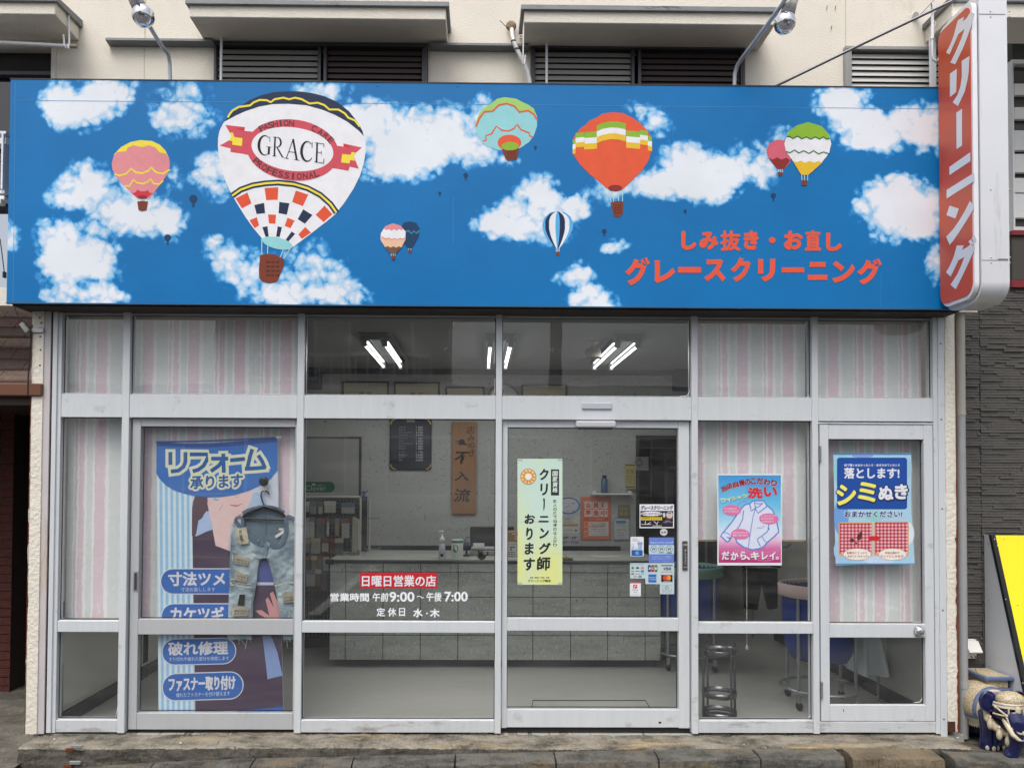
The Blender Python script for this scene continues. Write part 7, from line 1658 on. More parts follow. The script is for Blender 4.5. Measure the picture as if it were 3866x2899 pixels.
wb = [(x, y) for x, y in ((205,205),(245,240),(300,262),(330,330),(390,405),(450,440),(505,465))]
def strip(name, pts, w_, m, Y=YJ-.019, th=.003, par=jn):
    q_ = PR('N', Y); n0 = 0; q_.band(pts, w_, m, 0); nvv = len(q_.v)
    q_.add([(v[0], v[1]+th, v[2]) for v in q_.v[:nvv]], [tuple(reversed(f2)) for f2 in list(q_.f)], m); return q_.build(name, m, par)
strip('waistband', [(200,190),(235,235),(280,265),(340,350),(400,412),(460,448),(520,470)], 44, DEN_W)
strip('waistband', [(590,455),(640,478),(690,482),(740,415),(765,330),(772,240),(768,150)], 44, DEN_W)
strip('waistband', [(200,192),(215,160),(250,150),(280,165),(285,230)], 34, DEN_W); strip('waistband', [(770,150),(800,140),(850,160),(866,190)], 36, DEN_W)
strip('back_waistband', [(282,104),(330,75),(400,52),(480,34),(540,30),(620,38),(700,62),(752,100)], 34, DEN_D, YJ-.012)
strip('seam', [(565,470),(560,560),(540,600)], 7, DEN_W); strip('seam', [(545,40),(540,160),(538,360)], 8, DEN_W, YJ-.004)
strip('seam', [(388,1040),(386,1200),(384,1500)], 5, DEN_W); strip('seam', [(165,320),(155,520),(148,760)], 4, DEN_W)
for pl, w_ in (([(150,850),(180,842),(200,852)],12),([(205,905),(240,880),(300,895),(350,895),(378,905)],9),([(215,915),(270,918),(330,935),(375,930)],13),([(640,915),(700,905),(770,880),(852,876)],9),([(650,925),(720,915),(800,890),(852,888)],6),([(150,870),(155,905),(185,910)],14),([(172,535),(205,530),(215,545)],8),([(170,570),(175,620),(168,640)],10),([(745,985),(800,970)],10),([(700,1180),(740,1195)],7),([(800,1200),(815,1230),(790,1270)],6)):
    strip('frayed_tear', pl, w_, FRAY)
for x, y, dx, h in ((150,1505,3,40),(240,1510,5,60),(262,1512,60,80),(335,1515,-20,110),(370,1510,6,30),(745,1505,5,40),(780,1505,4,110),(820,1505,-5,40)): MB().tube([PN(x,y,YJ-.006), PN(x+dx*.5,y+h*.5,YJ-.008), PN(x+dx,y+h,YJ-.006)], .0014, 4, FRAY).build('loose_thread', FRAY, jn)
qp = PR('N', YJ-.0225); qp.poly([(252,1012),(312,1015),(300,1140),(226,1132)], mat('black_patch', (22,24,28), .8), 0); qp.build('patch', None, jn)
TG = mat('kraft_tag', (196,190,170), .8, var=.06, scale=30); TXI = ink((46,42,40))
tags = [([(203,280),(325,260),(357,440),(235,460)], ('¥1,000~',), 1),([(200,568),(355,600),(345,695),(188,665)],('大あてぶらん','デザイン仕上げ'),0),([(208,748),(340,792),(325,880),(195,850)],('引き布を','下から見せる'),0),([(168,1150),(346,1148),(350,1248),(170,1252)],('厚手の上から','縫い付け'),0),([(728,1000),(868,985),(870,1095),(738,1110)],('ダメージ加工','もOK!補修'),0)]
for k_, (qd, ls, vert) in enumerate(tags):
    a = [PN(x, y, YJ-.028) for x, y in qd]; tg_ = MB().prism(a, (0,.002,0)).build('tag', TG, jn)
    q_ = PR('N', YJ-.0285)
    for i, s_ in enumerate(ls):
        f0, f1 = (.38+i*.30, .58+i*.30) if not vert else (.1,.9)
        L_ = lambda a_, b_, t_: (a_[0]+(b_[0]-a_[0])*t_, a_[1]+(b_[1]-a_[1])*t_)
        if vert:   # text running downwards
            A, B_, C2, D = qd[0], qd[1], qd[2], qd[3]; tl = L_(A,B_,.55); bl = L_(D,C2,.55); tl2 = L_(A,B_,.22); bl2 = L_(D,C2,.22)
            q_.text(s_,0,0,0,0,TXI,1,.01,quad=[L_(tl,bl,.12),L_(tl,bl,.88),L_(tl2,bl2,.88),L_(tl2,bl2,.12)])
        else:
            l0, l1 = L_(qd[0],qd[3],f0), L_(qd[0],qd[3],f1); r0, r1 = L_(qd[1],qd[2],f0), L_(qd[1],qd[2],f1); q_.text(s_,0,0,0,0,TXI,1,.01,quad=[L_(l0,r0,.1),L_(l0,r0,.9),L_(l1,r1,.9),L_(l1,r1,.1)])
    for (x,y) in qd: 
        cxx, cyy = sum(p_[0] for p_ in qd)/4, sum(p_[1] for p_ in qd)/4; q_.ell(x+(cxx-x)*.13, y+(cyy-y)*.13, 5, 5, TXI, 1, 8)
    q_.build('handwriting', TXI, tg_)
strip('white_label', [(652,370),(700,340),(752,300)], 30, ink((222,222,220)), YJ-.012); strip('white_label', [(690,285),(740,282)], 22, ink((222,222,220)), YJ-.012)
MB().ball(PN(455,415,YJ-.024), .004, STEEL).build('button', STEEL, jn)
hg = thing('coat_hanger', 'black plastic hanger hooked on a black suction cup inside the left door', 'hanger', P(*cr('M',1730,1200),YJ))
PM = lambda x, y, Y=YJ: P(*cr('M', x, y), Y)
MB().tube([PM(1728,1212),PM(1700,1140),PM(1678,1070),PM(1685,1015),PM(1715,990),PM(1755,990),PM(1785,1012),PM(1800,1045)], .0045, 8, BLACKP).build('hook', BLACKP, hg)
MB().tube([PN(275,155,YJ-.006),PN(320,120,YJ-.012),PN(420,70,YJ-.016),PN(530,28,YJ-.018),PN(640,62,YJ-.016),PN(730,110,YJ-.012),PN(765,150,YJ-.006)], [.006,.009,.011,.012,.011,.009,.006], 8, BLACKP).build('shoulder', BLACKP, hg)
MB().tube([PN(290,165,YJ-.008),PN(520,172,YJ-.01),PN(750,180,YJ-.008)], .005, 8, BLACKP).build('crossbar', BLACKP, hg)
cup = thing('suction_hook', 'round black suction cup with small white hook stuck inside the left door', 'hook', PM(1718,853,.06))
MB().lathe([(0,-.0),(.018,.0),(.0305,.004),(.031,.008),(0,.010)], PM(1718,853,.056), (0,1,0), 28, BLACKP).build('cup', BLACKP, cup)
MB().tube([PM(1718,900,.07),PM(1720,960,.072),PM(1725,990,.074),PM(1745,985,.07),PM(1752,965,.066)], .004, 8, WHITEP).build('hook', WHITEP, cup)
# ------------------------------------------------------------------ right neighbour
YN = 0.27
SID = mat('grey_brown_siding', (86,84,81), .85, var=.16, scale=5, bump=.5, bscale=70, dirt=((120,119,118), 3, .66, .1, (1,1,.5)))
nb = thing('neighbour_house', 'next door house with grey brown stone patterned siding and white slatted window', 'house', (4, .3, 0))
xn0 = XW(2066, 905, YN); xn1 = xn0+2.2; zt_n = P(2150, 622, YN).z
MB().box(xn0, xn1, YN+.03, YN+.2, -.1, zt_n, mat('siding_joint', (62,58,54), .9)).build('wall', None, nb)
seamx = XW(2118, 905, YN)
st_ = MB(); rr = random.Random(11); z = -.05; h = .0184
while z < zt_n-.004:
    x = xn0-rr.uniform(0,.1)
    while x < min(xn1, xn0+1.0):
        w_ = rr.uniform(.07,.30); xa_, xb_ = max(x, xn0), x+w_
        for (p0_, p1_) in ((xa_, min(xb_, seamx-.002)), (max(xa_, seamx+.002), xb_)):
            if p1_-p0_ > .006:
                y0 = YN+rr.uniform(-.004,.005); y1_ = y0+rr.uniform(-.002,.003); z0_, z1_ = z+.001, z+h-.0012
                vs = [(p0_,y0,z0_),(p1_,y1_,z0_),(p1_,YN+.031,z0_),(p0_,YN+.031,z0_),(p0_,y0+.002,z1_),(p1_,y1_+.002,z1_),(p1_,YN+.031,z1_),(p0_,YN+.031,z1_)]
                st_.add(vs, [(0,3,2,1),(4,5,6,7),(0,1,5,4),(1,2,6,5),(3,0,4,7)], SID)
        x += w_
    z += h
st_.build('siding_relief', SID, nb, kind='stuff')
def nbx(u, Y=YN): return XW(u, 500, Y)
REDT = mat('dark_red_trim', (128,36,44), .5)
def nb_band(name, v0, v1, m, Y=YN-.02, u0=2186, d=.2, bev=.002): 
    x0 = P(u0, v0, Y).x; return box(name, x0, x0+1.3, Y, Y+d, P(2200, v1, Y).z, P(2200, v0, Y).z, m, nb, bev)
nb_band('trim', 604, 620, REDT); nb_band('trim', 497, 507, REDT, YN-.02); nb_band('panel', 507, 604, mat('brown_panel', (74,70,64), .6, var=.05), YN)
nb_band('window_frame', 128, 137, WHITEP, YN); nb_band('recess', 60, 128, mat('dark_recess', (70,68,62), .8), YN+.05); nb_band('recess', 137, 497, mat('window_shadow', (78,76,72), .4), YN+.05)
box('window_post', nbx(2189), nbx(2192.5), YN-.005, YN+.05, P(2200,497,YN).z, P(2200,137,YN).z, WHITEP, nb, .001)
WB = mat('white_board', (224,224,224), .7, var=.05, scale=12, stretch=(1,1,8), dirt=((170,166,160),6,.66,.05,(1,1,9)))
for v0, v1 in ((180,205),(231,257),(281,324),(332,372),(384,415),(418,470),(489,497)): nb_band('board', v0, v1, WB, YN+.01, 2191.5, .03)
box('gutter_line', nbx(2188), nbx(2240), YN-.1, YN, P(2200,31,YN).z, P(2200,20,YN).z, CAPG, bld, .001)

# down pipe and outlet
dp = thing('downpipe', 'grey down pipe running from under the mural sign to the ground at right', 'pipe', (P(2076,905,.05).x, .05, 0))
xp_ = P(2076, 905, .05).x; PVC = mat('aged_pvc', (170,168,158), .5, var=.06, scale=4)
MB().tube([(xp_-.02,.03,P(2076,672,.05).z+.03),(xp_-.003,.045,P(2076,672,.05).z+.01),(xp_,.05,P(2076,690,.05).z),(xp_,.05,P(2076,890,.05).z)], .0275, 16, PVC).build('upper_pipe', PVC, dp)
MB().tube([(xp_,.05,P(2076,890,.05).z),(xp_,.05,-.03)], .0262, 16, mat('aged_pvc_grey', (156,158,160), .5, var=.06)).build('lower_pipe', None, dp)
MB().tube([(xp_,.05,P(2076,886,.05).z),(xp_,.05,P(2076,896,.05).z)], .0290, 16, PVC).build('coupling', PVC, dp)
MB().tube([(xp_,.05,P(2076,1478,.05).z+.02),(xp_,.05,P(2076,1478,.05).z-.02)], .0285, 16, None).build('coupling', mat('aged_pvc_grey', (156,158,160)), dp)
MB().box(P(2048,1565,-.01).x, P(2064,1565,-.01).x, -.012, .05, P(2055,1580,-.01).z, P(2055,1557,-.01).z, mat('rusty_base', (74,38,30), .9, var=.4, scale=30)).build('rusty_base', None, bld, .003)
ob = thing('outlet_box', 'white outdoor socket with sloping cover on the grey siding above the elephant', 'socket', P(2100, 1410, YN))
PL_ = lambda x, y, Y=YN: P(*cr('L', x, y), Y)
a, b_ = PL_(285, 10, YN-.03), PL_(445, 222, YN-.03)
MB().box(a.x, b_.x, YN-.03, YN, b_.z, a.z+.02, WHITEP).build('base', WHITEP, ob, .004)
MB().obox(PL_(400,70,YN-.05), ((b_.x-a.x)*.56,0,0), (0,-.026,-.034), (0,.006,-.0045), WHITEP).build('cover', WHITEP, ob, .003)
for x in (372, 425): MB().lathe([(0,-.006),(.006,-.006),(.007,0)], PL_(x,198,YN-.03), (0,1,0), 12, mat('socket_grey', (150,150,146), .5)).build('socket', None, ob)
MB().tube([PL_(310,225,YN-.015),PL_(300,270,YN-.02),PL_(268,310,YN-.015),PL_(250,330,YN-.01)], .004, 8, WHITEP).build('cable', WHITEP, ob)

# ------------------------------------------------------------------ sandwich board
XA = 3.42; ab = thing('sandwich_board', 'tall yellow faced sign board with black edge leaning at the right end of the shop', 'sign', (XA+.3, -.2, 0))
zt2 = P(2144, 1155.5, .203).z; zb2 = .045
def yfront(z): return .19 - (zt2-z)*.33
GP = mat('board_side_grey', (206,210,216), .45, var=.03, scale=3)
MB().prism([(XA,.262,zt2),(XA,yfront(zt2)+.02,zt2),(XA,yfront(zb2)+.02,zb2),(XA,.262,zb2)], (.004,0,0)).build('side_panel', GP, ab)
MB().prism([(XA-.004,yfront(zt2)+.022,zt2+.004),(XA-.004,yfront(zt2)-.008,zt2+.004),(XA-.004,yfront(0)-.008,0),(XA-.004,yfront(0)+.022,0)], (.03,0,0)).build('edge_trim', BLACKP, ab, .002)
YF_ = mat('yellow_face', (240,224,20), .35, var=.02, scale=3)
MB().prism([(XA+.0262,yfront(zt2)-.003,zt2+.002),(XA+.0262,yfront(.03)-.003,.03),(XA+.0262,yfront(.03)+.01,.03),(XA+.0262,yfront(zt2)+.01,zt2+.002)], (.55,0,0)).build('face_panel', YF_, ab, .001)
MB().prism([(XA+.58,.262,zt2),(XA+.58,yfront(zt2)+.02,zt2),(XA+.58,yfront(zb2)+.02,zb2),(XA+.58,.262,zb2)], (.004,0,0)).build('side_panel', GP, ab)
for (x, y) in ((1878,247),(1880,600),(1890,1017)):
    p = P(*cr('K', x, y), 0); 
    d = ray(*cr('K', x, y)); t_ = (XA-EYE.x)/d.x; p = EYE+d*t_; MB().ball(p, (.003,.005,.005), STEEL, 8, 5).build('screw', STEEL, ab)
for (x, y) in ((1918,222),(1936,262),(1988,598),(2095,1122)):
    d = ray(*cr('K', x, y)); t_ = (XA-.004-EYE.x)/d.x; p = EYE+d*t_; MB().ball(p, (.003,.004,.004), WHITEP, 8, 5).build('screw', WHITEP, ab)
for (x, y) in ((1978,222),(2063,636)):
    u, v = cr('K', x, y); p = P(u, v, -.06); p = P(u, v, yfront(p.z)-.004); p = P(u, v, yfront(p.z)-.004); MB().ball(p, (.004,.003,.004), mat('screw_gold', (180,160,50), .4, .5), 8, 5).build('screw', None, ab)

# ------------------------------------------------------------------ ceramic elephant stool
ex, ey, gz = 3.24, -.03, -.047
GL2 = dict(rough=.16, coat=.4)
NAVY = mat('cobalt_glaze', (22,28,76), .2, var=.25, scale=14, coat=.5); SLATE = mat('slate_blue_glaze', (92,108,142), .3, var=.12, scale=12, coat=.3)
IVORY = mat('ivory_glaze', (198,186,158), .3, var=.08, scale=22, bump=.25, bscale=90, coat=.2)
def carved():
    m = mat('carved_ivory_glaze', (208,196,168), .35); n = m.node_tree.nodes; l = m.node_tree.links; b = n['Principled BSDF']; tc = n.new('ShaderNodeTexCoord')
    v = n.new('ShaderNodeTexVoronoi'); v.inputs['Scale'].default_value = 85; v.feature = 'DISTANCE_TO_EDGE'; l.new(tc.outputs['Object'], v.inputs['Vector'])
    v2 = n.new('ShaderNodeTexNoise'); v2.inputs['Scale'].default_value = 60; v2.inputs['Detail'].default_value = 2; l.new(tc.outputs['Object'], v2.inputs['Vector'])
    mu = n.new('ShaderNodeMath'); mu.operation = 'MULTIPLY'; l.new(v.outputs[0], mu.inputs[0]); l.new(v2.outputs[0], mu.inputs[1])
    r = n.new('ShaderNodeValToRGB'); r.color_ramp.elements[0].position = .012; r.color_ramp.elements[0].color = cc((140,124,104)); r.color_ramp.elements[1].position = .07; r.color_ramp.elements[1].color = cc((200,186,156)); l.new(mu.outputs[0], r.inputs[0]); l.new(r.outputs[0], b.inputs['Base Color'])
    bp = n.new('ShaderNodeBump'); bp.inputs['Strength'].default_value = .8; bp.inputs['Distance'].default_value = .004; l.new(mu.outputs[0], bp.inputs['Height']); l.new(bp.outputs[0], b.inputs['Normal']); return m
CARV = carved()
el_ = thing('elephant_stool', 'blue and ivory glazed ceramic elephant stool with a square seat on its back', 'stool', (ex, ey, gz))
def EP(x, y, Y): return P(*cr('L', x, y), Y)
# body: trunk-shaped mass, legs, head and trunk as one remeshed surface
b = MB()
b.ball((ex+.01, .04, gz+.235), (.104,.20,.122)); b.ball((ex+.005,-.10,gz+.17),(.085,.06,.12))
for lx, ly in ((-.055,-.11),(.05,-.11),(-.05,.16),(.05,.16)):
    b.lathe([(0,0),(.052,0),(.054,.03),(.047,.08),(.052,.16),(.06,.24),(0,.26)], (ex+lx+.01, ly, gz), (0,0,1), 20)
hx, hy, hz_ = ex+.002, -.205, gz+.285
b.ball((hx, hy, hz_), (.088,.085,.092)); b.ball((hx+.01, hy-.03, hz_+.045), (.066,.06,.05))
b.tube([(hx, hy-.055, hz_-.02), (hx+.004, hy-.085, hz_-.07), (hx+.004, hy-.092, hz_-.13), (hx-.002, hy-.085, hz_-.19), (hx-.014, hy-.075, hz_-.245), (hx-.028, hy-.07, gz+.008)], [.062,.056,.048,.042,.040,.042], 20)
o = b.build('elephant_body', NAVY, el_, fixn=False)
rm = o.modifiers.new('r', 'REMESH'); rm.mode = 'VOXEL'; rm.voxel_size = .007; rm.use_smooth_shade = True
sm = o.modifiers.new('s', 'SMOOTH'); sm.iterations = 4
# ears
for s_, ux2 in ((-1, hx-.100), (1, hx+.088)):
    b = MB(); b.ball((ux2, hy+.02, hz_+.035), (.050,.016,.064), NAVY, 24, 12, Matrix.Rotation(s_*.25, 3, 'Z')); b.build('ear', NAVY, el_)
    b = MB(); b.tube([(ux2+.045*math.cos(a_), hy+.008, hz_+.035+.06*math.sin(a_)) for a_ in [math.pi*2*i/20 for i in range(21)]], .006, 8, NAVY); b.build('ear_rim', NAVY, el_)
# saddle cloth: shell over the back
def shell(name, x_c, y0, y1, rx, rz, zc, a0, a1, m, th=.006, n_=24, ny=14, tap=0):
    vs = []
    for j in range(ny+1):
        y = y0+(y1-y0)*j/ny; bul = math.sqrt(max(.15, 1-((y-.04)/.235)**2))
        for i in range(n_+1):
            a_ = math.radians(a0+(a1-a0)*i/n_); rr_ = (1+th/.12); vs.append((x_c+rx*rr_*bul*math.cos(a_), y, zc+rz*rr_*bul*math.sin(a_)-(0 if math.sin(a_) > 0 else 0)))
    f_ = [(j*(n_+1)+i, (j+1)*(n_+1)+i, (j+1)*(n_+1)+i+1, j*(n_+1)+i+1) for j in range(ny) for i in range(n_)]
    bb = MB(); bb.add(vs, f_, m, True); o_ = bb.build(name, m, el_); so_ = o_.modifiers.new('t', 'SOLIDIFY'); so_.thickness = .006; so_.offset = 1; return o_
zc_ = gz+.235; bx_ = ex+.01
shell('blue_border', bx_, -.125, .20, .108, .125, zc_, -38, 218, SLATE, .006)
shell('saddle_cloth', bx_, -.085, .19, .112, .129, zc_, -22, 202, CARV, .012)
shell('cloth_edge', bx_, -.095, .196, .1105, .1275, zc_, -28, 208, IVORY, .009)
shell('fringe', bx_, -.115, .205, .112, .127, zc_, 208, 232, IVORY, .012, 8); shell('fringe', bx_, -.115, .205, .112, .127, zc_, -52, -28, IVORY, .012, 8)
for i in range(14):
    y = -.105+i*.022; bul = math.sqrt(max(.15, 1-((y-.04)/.235)**2))
    for sd in (-1,):
        a_ = math.radians(226); x = bx_+.126*bul*math.cos(a_); z_ = zc_+.146*bul*math.sin(a_); MB().ball((x, y, z_-.006), (.007,.009,.020), IVORY, 8, 6).build('tassel', IVORY, el_)
shell('blue_band', bx_, -.078, -.052, .112, .129, zc_, -20, 200, SLATE, .0145, ny=3); shell('blue_band', bx_, -.078, .19, .112, .129, zc_, 199, 206, SLATE, .0145, 4); shell('ivory_band', bx_, -.096, -.079, .112, .129, zc_, -22, 206, IVORY, .0135, ny=3)
MB().lathe([(0,-.001),(.012,-.001),(.016,.002)], (bx_-.122,.03,zc_+.04), (-1,0,-.1), 6, mat('emblem_grey', (120,122,136), .4)).build('emblem', None, el_)
# seat: slab, neck block, lower plate
pz = .38; fl, fr_, br_, bl_ = PZ(*cr('L',560,462), pz), PZ(*cr('L',936,462), pz), PZ(*cr('L',700,342), pz), PZ(*cr('L',306,334), pz)
sx0_, sx1_ = fl.x, fr_.x; sy0, sy1 = fl.y, bl_.y
MB().box(sx0_, sx1_, sy0, sy1, pz-.026, pz-.002, SLATE).build('seat_slab', SLATE, el_, .006, seg=2)
MB().box(sx0_+.018, sx1_-.018, sy0+.018, sy1-.018, pz-.0025, pz+.001, CARV).build('seat_top', CARV, el_, .001)
MB().ball(((sx0_+sx1_)/2, (sy0+sy1)/2, pz+.001), (.06,.085,.004), CARV, 28, 6).build('seat_medallion', CARV, el_)
MB().box(sx0_+.022, sx1_-.026, sy0+.022, sy1-.025, pz-.075, pz-.0265, CARV).build('seat_block', CARV, el_, .004)
MB().box(sx0_+.008, sx1_-.008, sy0+.01, sy1-.01, pz-.105, pz-.0755, SLATE).build('seat_base', SLATE, el_, .008, seg=2)
# head ornaments
b = MB()
def cap_pt(a_, e_): return (hx+.094*math.cos(a_)*math.cos(e_), hy-.01-.092*math.cos(e_)*math.sin(a_), hz_+.096*math.sin(e_))
MB().ball((hx+.008, hy-.028, hz_+.056), (.082,.068,.052), CARV, 28, 14).build('head_cloth', CARV, el_)
def headline(e0, n_=18, r_=.006, m=IVORY, name='bridle'):
    MB().tube([cap_pt(math.radians(a_), e0) for a_ in [5+170*i/n_ for i in range(n_+1)]], r_, 8, m).build(name, m, el_)
headline(.42, r_=.007); headline(.34, r_=.006, m=SLATE, name='headband'); headline(.28, r_=.006); headline(.21, r_=.005)
headline(-.28, r_=.006)
for a_ in (62, 118): MB().tube([cap_pt(math.radians(a_), e_) for e_ in (.25,.1,-.08,-.28)], .0055, 8, IVORY).build('bridle', IVORY, el_)
MB().tube([cap_pt(math.radians(162), .18), cap_pt(math.radians(145), .0), cap_pt(math.radians(128), -.2), (hx-.045, hy-.105, hz_-.085), (hx-.01, hy-.135, hz_-.115), (hx+.02, hy-.142, hz_-.118)], .006, 8, IVORY).build('bridle', IVORY, el_)
MB().ball((hx+.02, hy-.142, hz_-.112), (.020,.012,.015), IVORY).build('rosette', IVORY, el_)
for a_, e_ in ((162,.18),(124,-.26),(90,.4),(56,-.28)): MB().ball(cap_pt(math.radians(a_), e_), .010, IVORY).build('stud', IVORY, el_)
MB().ball((hx+.004, hy-.104, hz_+.006), (.017,.010,.030), IVORY).build('forehead_tassel', IVORY, el_)
for s_ in (-1, 1): MB().tube([(hx+s_*.045, hy-.055, hz_-.055), (hx+s_*.052, hy-.095, hz_-.085), (hx+s_*.045, hy-.125, hz_-.125), (hx+s_*.020, hy-.145, hz_-.150), (hx+s_*.004, hy-.15, hz_-.153)], [.017,.016,.014,.010,.004], 12, IVORY).build('tusk', IVORY, el_)
# neck band and tassels
MB().tube([(hx-.088, hy+.055, hz_-.02),(hx-.095, hy+.03, hz_-.07),(hx-.075, hy-.0, hz_-.11),(hx-.05, hy-.03, hz_-.14),(hx-.02, hy-.045, hz_-.15)], [.018,.022,.024,.022,.018], 12, CARV).build('neck_band', CARV, el_)
for tx, ty, tz in ((hx-.098, hy+.0, hz_-.075), (hx-.072, hy-.045, hz_-.125), (hx-.040, hy-.075, hz_-.155)):
    b = MB(); b.lathe([(0,.03),(.007,.026),(.009,.018),(.006,.012),(.012,0),(.017,-.02),(.016,-.04),(.008,-.056),(0,-.058)], (tx,ty,tz), (0,0,1), 16, IVORY); b.build('tassel', IVORY, el_)
for lx, ly in ((-.055,-.11),(.05,-.11)):
    for k_ in (-1, 0, 1): MB().ball((ex+lx+.01+k_*.030, ly-.047+abs(k_)*.012, gz+.020), (.013,.012,.019), IVORY).build('toenail', IVORY, el_)

# ------------------------------------------------------------------ left neighbour
ln = thing('brick_entrance', 'dark brick entrance with brown door and shingled canopy left of the shop', 'house', (-3.6, .9, 0))
YL = 1.36
BRK = [mat('red_brick', (84,40,34), .85, var=.25, scale=20, bump=.4), mat('red_brick_dark', (62,30,28), .85, var=.25, scale=20, bump=.4)]
MORT = mat('brick_mortar', (74,66,62), .9); 
xw = P(26, 1200, YL-.25).x
MB().box(-5.6, xw-.006, YL-.24, YL+.1, -.2, 2.75, MORT).build('wall', MORT, ln)
me = None; row = 0; z = -.05
while z < 2.6:
    x = xw; k_ = 0
    w0 = .215 if row % 2 else .105
    while x > -4.3:
        w_ = w0 if k_ == 0 else .215
        box('brick', x-w_+.006, x, YL-.25, YL-.2395, z, z+.058, BRK[(row*3+k_*5+row*row) % 2], ln, .002); x -= w_+.006; k_ += 1
    z += .066; row += 1
DW = mat('dark_brown_door', (46,30,26), .4, var=.12, scale=6)
xd0 = P(28, 1200, YL).x; dd = MB().box(xd0, xd0+1.0, YL-.0, YL+.05, -.05, 2.0, DW).build('door', DW, ln, .003)
for z0_, z1_ in ((.25,.85),(1.0,1.85)): MB().box(xd0+.16, xd0+.8, YL-.012, YL+.0, z0_, z1_, mat('door_inset', (30,22,20), .35)).build('door_panel', None, dd, .006)
MB().box(xd0-.05, xd0, YL-.06, YL+.05, -.05, 2.06, mat('door_frame_brown', (36,24,22), .5)).build('door_frame', None, ln, .002)
for v in (1018, 1450): a = P(33, v, YL-.07); MB().box(xd0-.008, xd0+.008, YL-.07, YL-.06, a.z-.09, a.z+.09, STEEL).build('hinge', STEEL, dd)
MB().box(-5.6, -2.95, YL+.05, YL+.1, 2.0, 2.8, mat('dark_wall', (44,34,32), .9)).box(xd0+1.0,-2.7,YL,YL+.1,-.2,2.0,None).build('inner_wall', mat('dark_wall', (44,34,32)), ln)
MB().box(-2.86, -2.80, .31, YL+.1, -.2, 2.9, mat('dark_wall', (44,34,32))).build('side_wall', None, ln)
# canopy with shingles
SH = [mat('shingle', (86,66,60), .9, var=.3, scale=30, bump=.6, bscale=90), mat('shingle_dark', (70,58,52), .9, var=.35, scale=26, bump=.6, bscale=90), mat('shingle_light', (106,88,78), .9, var=.35, scale=26, bump=.6, bscale=90)]
cpz0 = P(30, 850, .05).z; cpz1 = P(30, 622, .75).z; nrow = 10
cn_ = thing('shingled_canopy', 'small canopy roof of brown shingles over the dark brick entrance', 'canopy', (-3.3, .4, cpz0))
xr_ = -2.80
MB().prism([(-5.6,.05,cpz0-.02),(-5.6,.05,cpz0-.05),(-5.6,YL,cpz0-.05),(-5.6,YL,cpz1-.05),(-5.6,.80,cpz1-.03)], (5.6+xr_,0,0)).build('canopy_body', mat('canopy_board', (60,40,34), .7), cn_)
for r in range(nrow):
    t0, t1 = r/nrow, (r+1.15)/nrow; ya, yb = .05+.75*t0, .05+.75*t1; za, zb3 = cpz0+(cpz1-cpz0)*t0, cpz0+(cpz1-cpz0)*t1
    x = xr_ - (.11 if r % 2 else 0)
    k_ = 0; xx1 = xr_
    while xx1 > -4.2:
        xx0 = max(x, -4.4) if k_ == 0 and r % 2 else xx1-.23
        if k_ == 0 and r % 2: xx0 = xx1-.12
        d_ = .006+.003*((r*7+k_*3) % 3)
        MB().prism([(xx0+.002,ya-.01,za+d_+.004),(xx0+.002,ya-.01,za+.0+.0),(xx0+.002,yb,zb3-.004),(xx0+.002,yb,zb3+.004)], (xx1-xx0-.004,0,0)).build('shingle', SH[(r*5+k_*3) % 3], cn_); xx1 = xx0; k_ += 1
MB().box(-5.6, xr_-.0, .02, .06, cpz0-.075, cpz0-.012, mat('dark_fascia', (50,34,30), .6)).build('fascia', None, cn_, .002)
gz0 = P(30, 855, 0).z; gz1_ = P(30, 828, 0).z
MB().box(-5.6, xr_+.02, -.03, .03, gz0, gz1_, mat('brown_gutter', (104,66,46), .4, var=.06)).build('gutter', None, cn_, .006)
# cable and clip from the mural to the pillar
cb = thing('cable', 'black cable looping from under the mural sign past a grey junction box', 'cable', P(45, 670, -.03))
MB().tube([P(*cr('D',x,y),-.03) for x,y in ((92,262),(110,320),(140,362),(175,390),(200,430),(205,470),(195,600),(185,760),(183,860))], .0042, 8, RUBBER).build('cable', RUBBER, cb)
MB().obox(P(*cr('D',165,412),-.04), (.022,0,-.028), (0,.012,0), (.012,0,.010), mat('junction_grey', (150,152,152), .5)).build('junction_box', None, cb, .004)
a, b_ = P(*cr('D',212,415),-.02), P(*cr('D',288,445),-.02); MB().box(a.x, b_.x, -.026, -.012, b_.z, a.z, STEEL).build('clamp', STEEL, cb, .002)
for (x, y) in ((262,345),(272,380),(265,470),(267,558),(263,660)): MB().lathe([(0,-.002),(.005,-.002),(.006,0)], P(*cr('D',x,y),-.013), (0,1,0), 10, RUST).build('rusty_screw', RUST, bld)
# small metal clips and litter on the step
for (x, y) in ((495,280),(485,384)):
    u, v = cr('S1', x, y); a = P(u, v, -.222); o = MB().box(a.x-.035, a.x+.035, -.232, -.222, a.z-.012, a.z+.012, mat('clip_grey', (130,134,136), .5)).build('metal_clip', None, None, .004); tag(o, ('upper' if y < 300 else 'lower')+' small grey metal clip fixed to the face of the step at left', 'clip')
    a = P(*cr('S1', x-42, y+22), -.222); o = MB().box(a.x-.03, a.x+.02, -.228, -.220, a.z-.012, a.z+.012, RUST).build('rusty_plate', RUST, None, .004); tag(o, 'rusty plate beside the '+('upper' if y < 300 else 'lower')+' metal clip on the step', 'plate')
for i, (x, y, k_) in enumerate(((350,233,'S1'),(1775,230,'S3'),(1160,258,'S1'))):
    p = PZ(*cr(k_, x, y), .002); o = MB().ball(p, (.008,.006,.003), WHITEP, 7, 4).build('paper_scrap', WHITEP); tag(o, ['white scrap at the left end of the step','white scrap at the right end of the step by the pipe','pale pebble on the step below the left sliding door'][i], 'scrap')

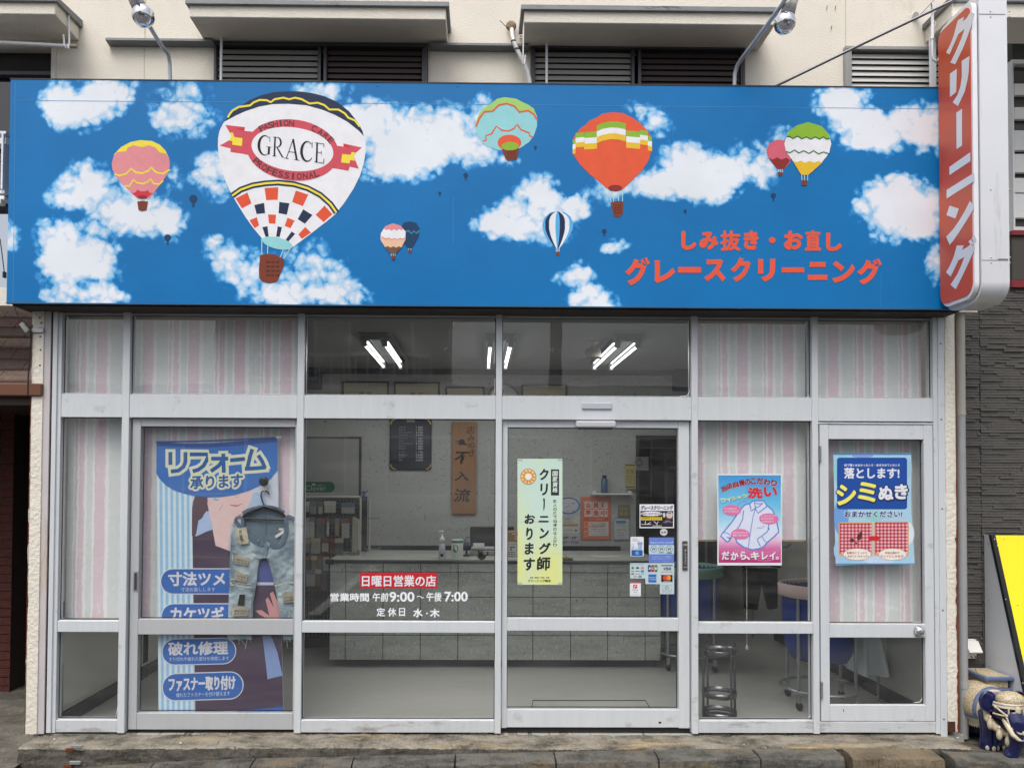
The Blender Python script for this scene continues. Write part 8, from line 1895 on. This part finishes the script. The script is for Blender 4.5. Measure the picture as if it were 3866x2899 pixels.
# ------------------------------------------------------------------ across the street (seen in the glass and the chrome)
op_ = thing('opposite_house', 'plain two storey house across the street reflected faintly in the shop windows', 'house', (0, -13.5, 0))
OW = mat('opposite_render', (150,146,138), .9, var=.08, scale=2); OG = mat('opposite_glass', (40,44,50), .1)
MB().box(-9, 7.5, -18, -13.5, -.2, 3.6, OW).build('wall', OW, op_)
MB().box(-9.4, 7.9, -18, -13.0, 3.6, 3.75, mat('opposite_eave', (196,196,192), .7)).build('eave', None, op_)
for x in (-7, -4.6, -2.2, .2, 2.6, 5):
    f = MB().box(x, x+1.5, -13.5, -13.44, 1.2, 2.6, WHITEP).build('window', WHITEP, op_); MB().box(x+.06, x+1.44, -13.44, -13.43, 1.26, 2.54, OG).build('pane', OG, f)
MB().box(-6.5, -.8, -17, -14.2, 3.76, 6.4, OW).build('upper_storey', OW, op_); MB().box(-6.9, -.4, -17, -13.8, 6.4, 6.55, WHITEP).build('upper_eave', WHITEP, op_)
MB().box(-6.0, -1.2, -13.95, -13.9, 4.55, 4.63, WHITEP).build('balcony_rail', WHITEP, op_)
for i in range(17): MB().box(-6+i*.3, -5.96+i*.3, -13.94, -13.91, 3.76, 4.55, WHITEP).build('baluster', WHITEP, op_)
for x in (-5.6, -3.2): f = MB().box(x, x+1.6, -14.2, -14.14, 4.0, 5.8, WHITEP).build('window', WHITEP, op_); MB().box(x+.07, x+1.53, -14.14, -14.13, 4.07, 5.73, OG).build('pane', OG, f)
up = thing('utility_pole', 'grey concrete utility pole across the street', 'pole', (1.6, -11.5, 0)); MB().tube([(1.6,-11.5,-.2),(1.6,-11.5,8)], [.15,.11], 14, mat('pole_grey', (140,140,136), .9)).build('pole', None, up)
for z_ in (5.2, 5.6, 6.0): MB().tube([(-14,-11.2,z_+.3),(1.6,-11.4,z_),(14,-11.2,z_+.2)], .012, 5, RUBBER).build('wire', RUBBER, up)
van = thing('parked_van', 'silver van parked across the road reflected in the lower right window', 'van', (4.2, -6.6, -.12))
VM = mat('van_silver', (176,178,182), .3, .4); 
b = MB(); pr_ = [(-4.9,.35),(-4.85,.85),(-4.95,1.0),(-5.1,1.75),(-5.3,1.85),(-8.6,1.85),(-8.8,1.6),(-8.8,.35)]
b.prism([(3.3,y,z_) for y,z_ in pr_], (1.5,0,0), VM).build('body', VM, van, .04, seg=3)
MB().prism([(3.42,-4.93,1.05),(3.42,-5.06,1.68),(3.42,-5.09,1.68),(3.42,-4.96,1.05)], (1.26,0,0), BLACKP).build('rear_window', BLACKP, van)
MB().box(3.298,3.3,-8.2,-5.5,1.1,1.65,BLACKP).build('side_window', BLACKP, van); MB().box(3.28,4.82,-4.9,-4.78,.33,.52,mat('bumper', (60,60,62), .5)).build('bumper', None, van, .03)
pl = MB().box(3.88,4.22,-4.78,-4.77,.56,.72,mat('plate_yellow', (214,176,40), .5)).build('number_plate', None, van)
for x in (3.3,4.62):
    MB().box(x+.02,x+.16,-4.9,-4.84,.72,1.0,mat('tail_red', (150,20,24), .3)).build('tail_light', None, van, .01)
    for y in (-5.5,-8.0): 
        o = MB().lathe([(0,-.09),(.24,-.09),(.29,-.05),(.29,.05),(.24,.09),(0,.09)], (x+.09,y,.17), (1,0,0), 24, RUBBER).build('tyre', RUBBER, van); MB().lathe([(0,-.095),(.16,-.095),(.17,-.09)], (x+.09,y,.17), (1,0,0), 20, STEEL).build('rim', STEEL, o)
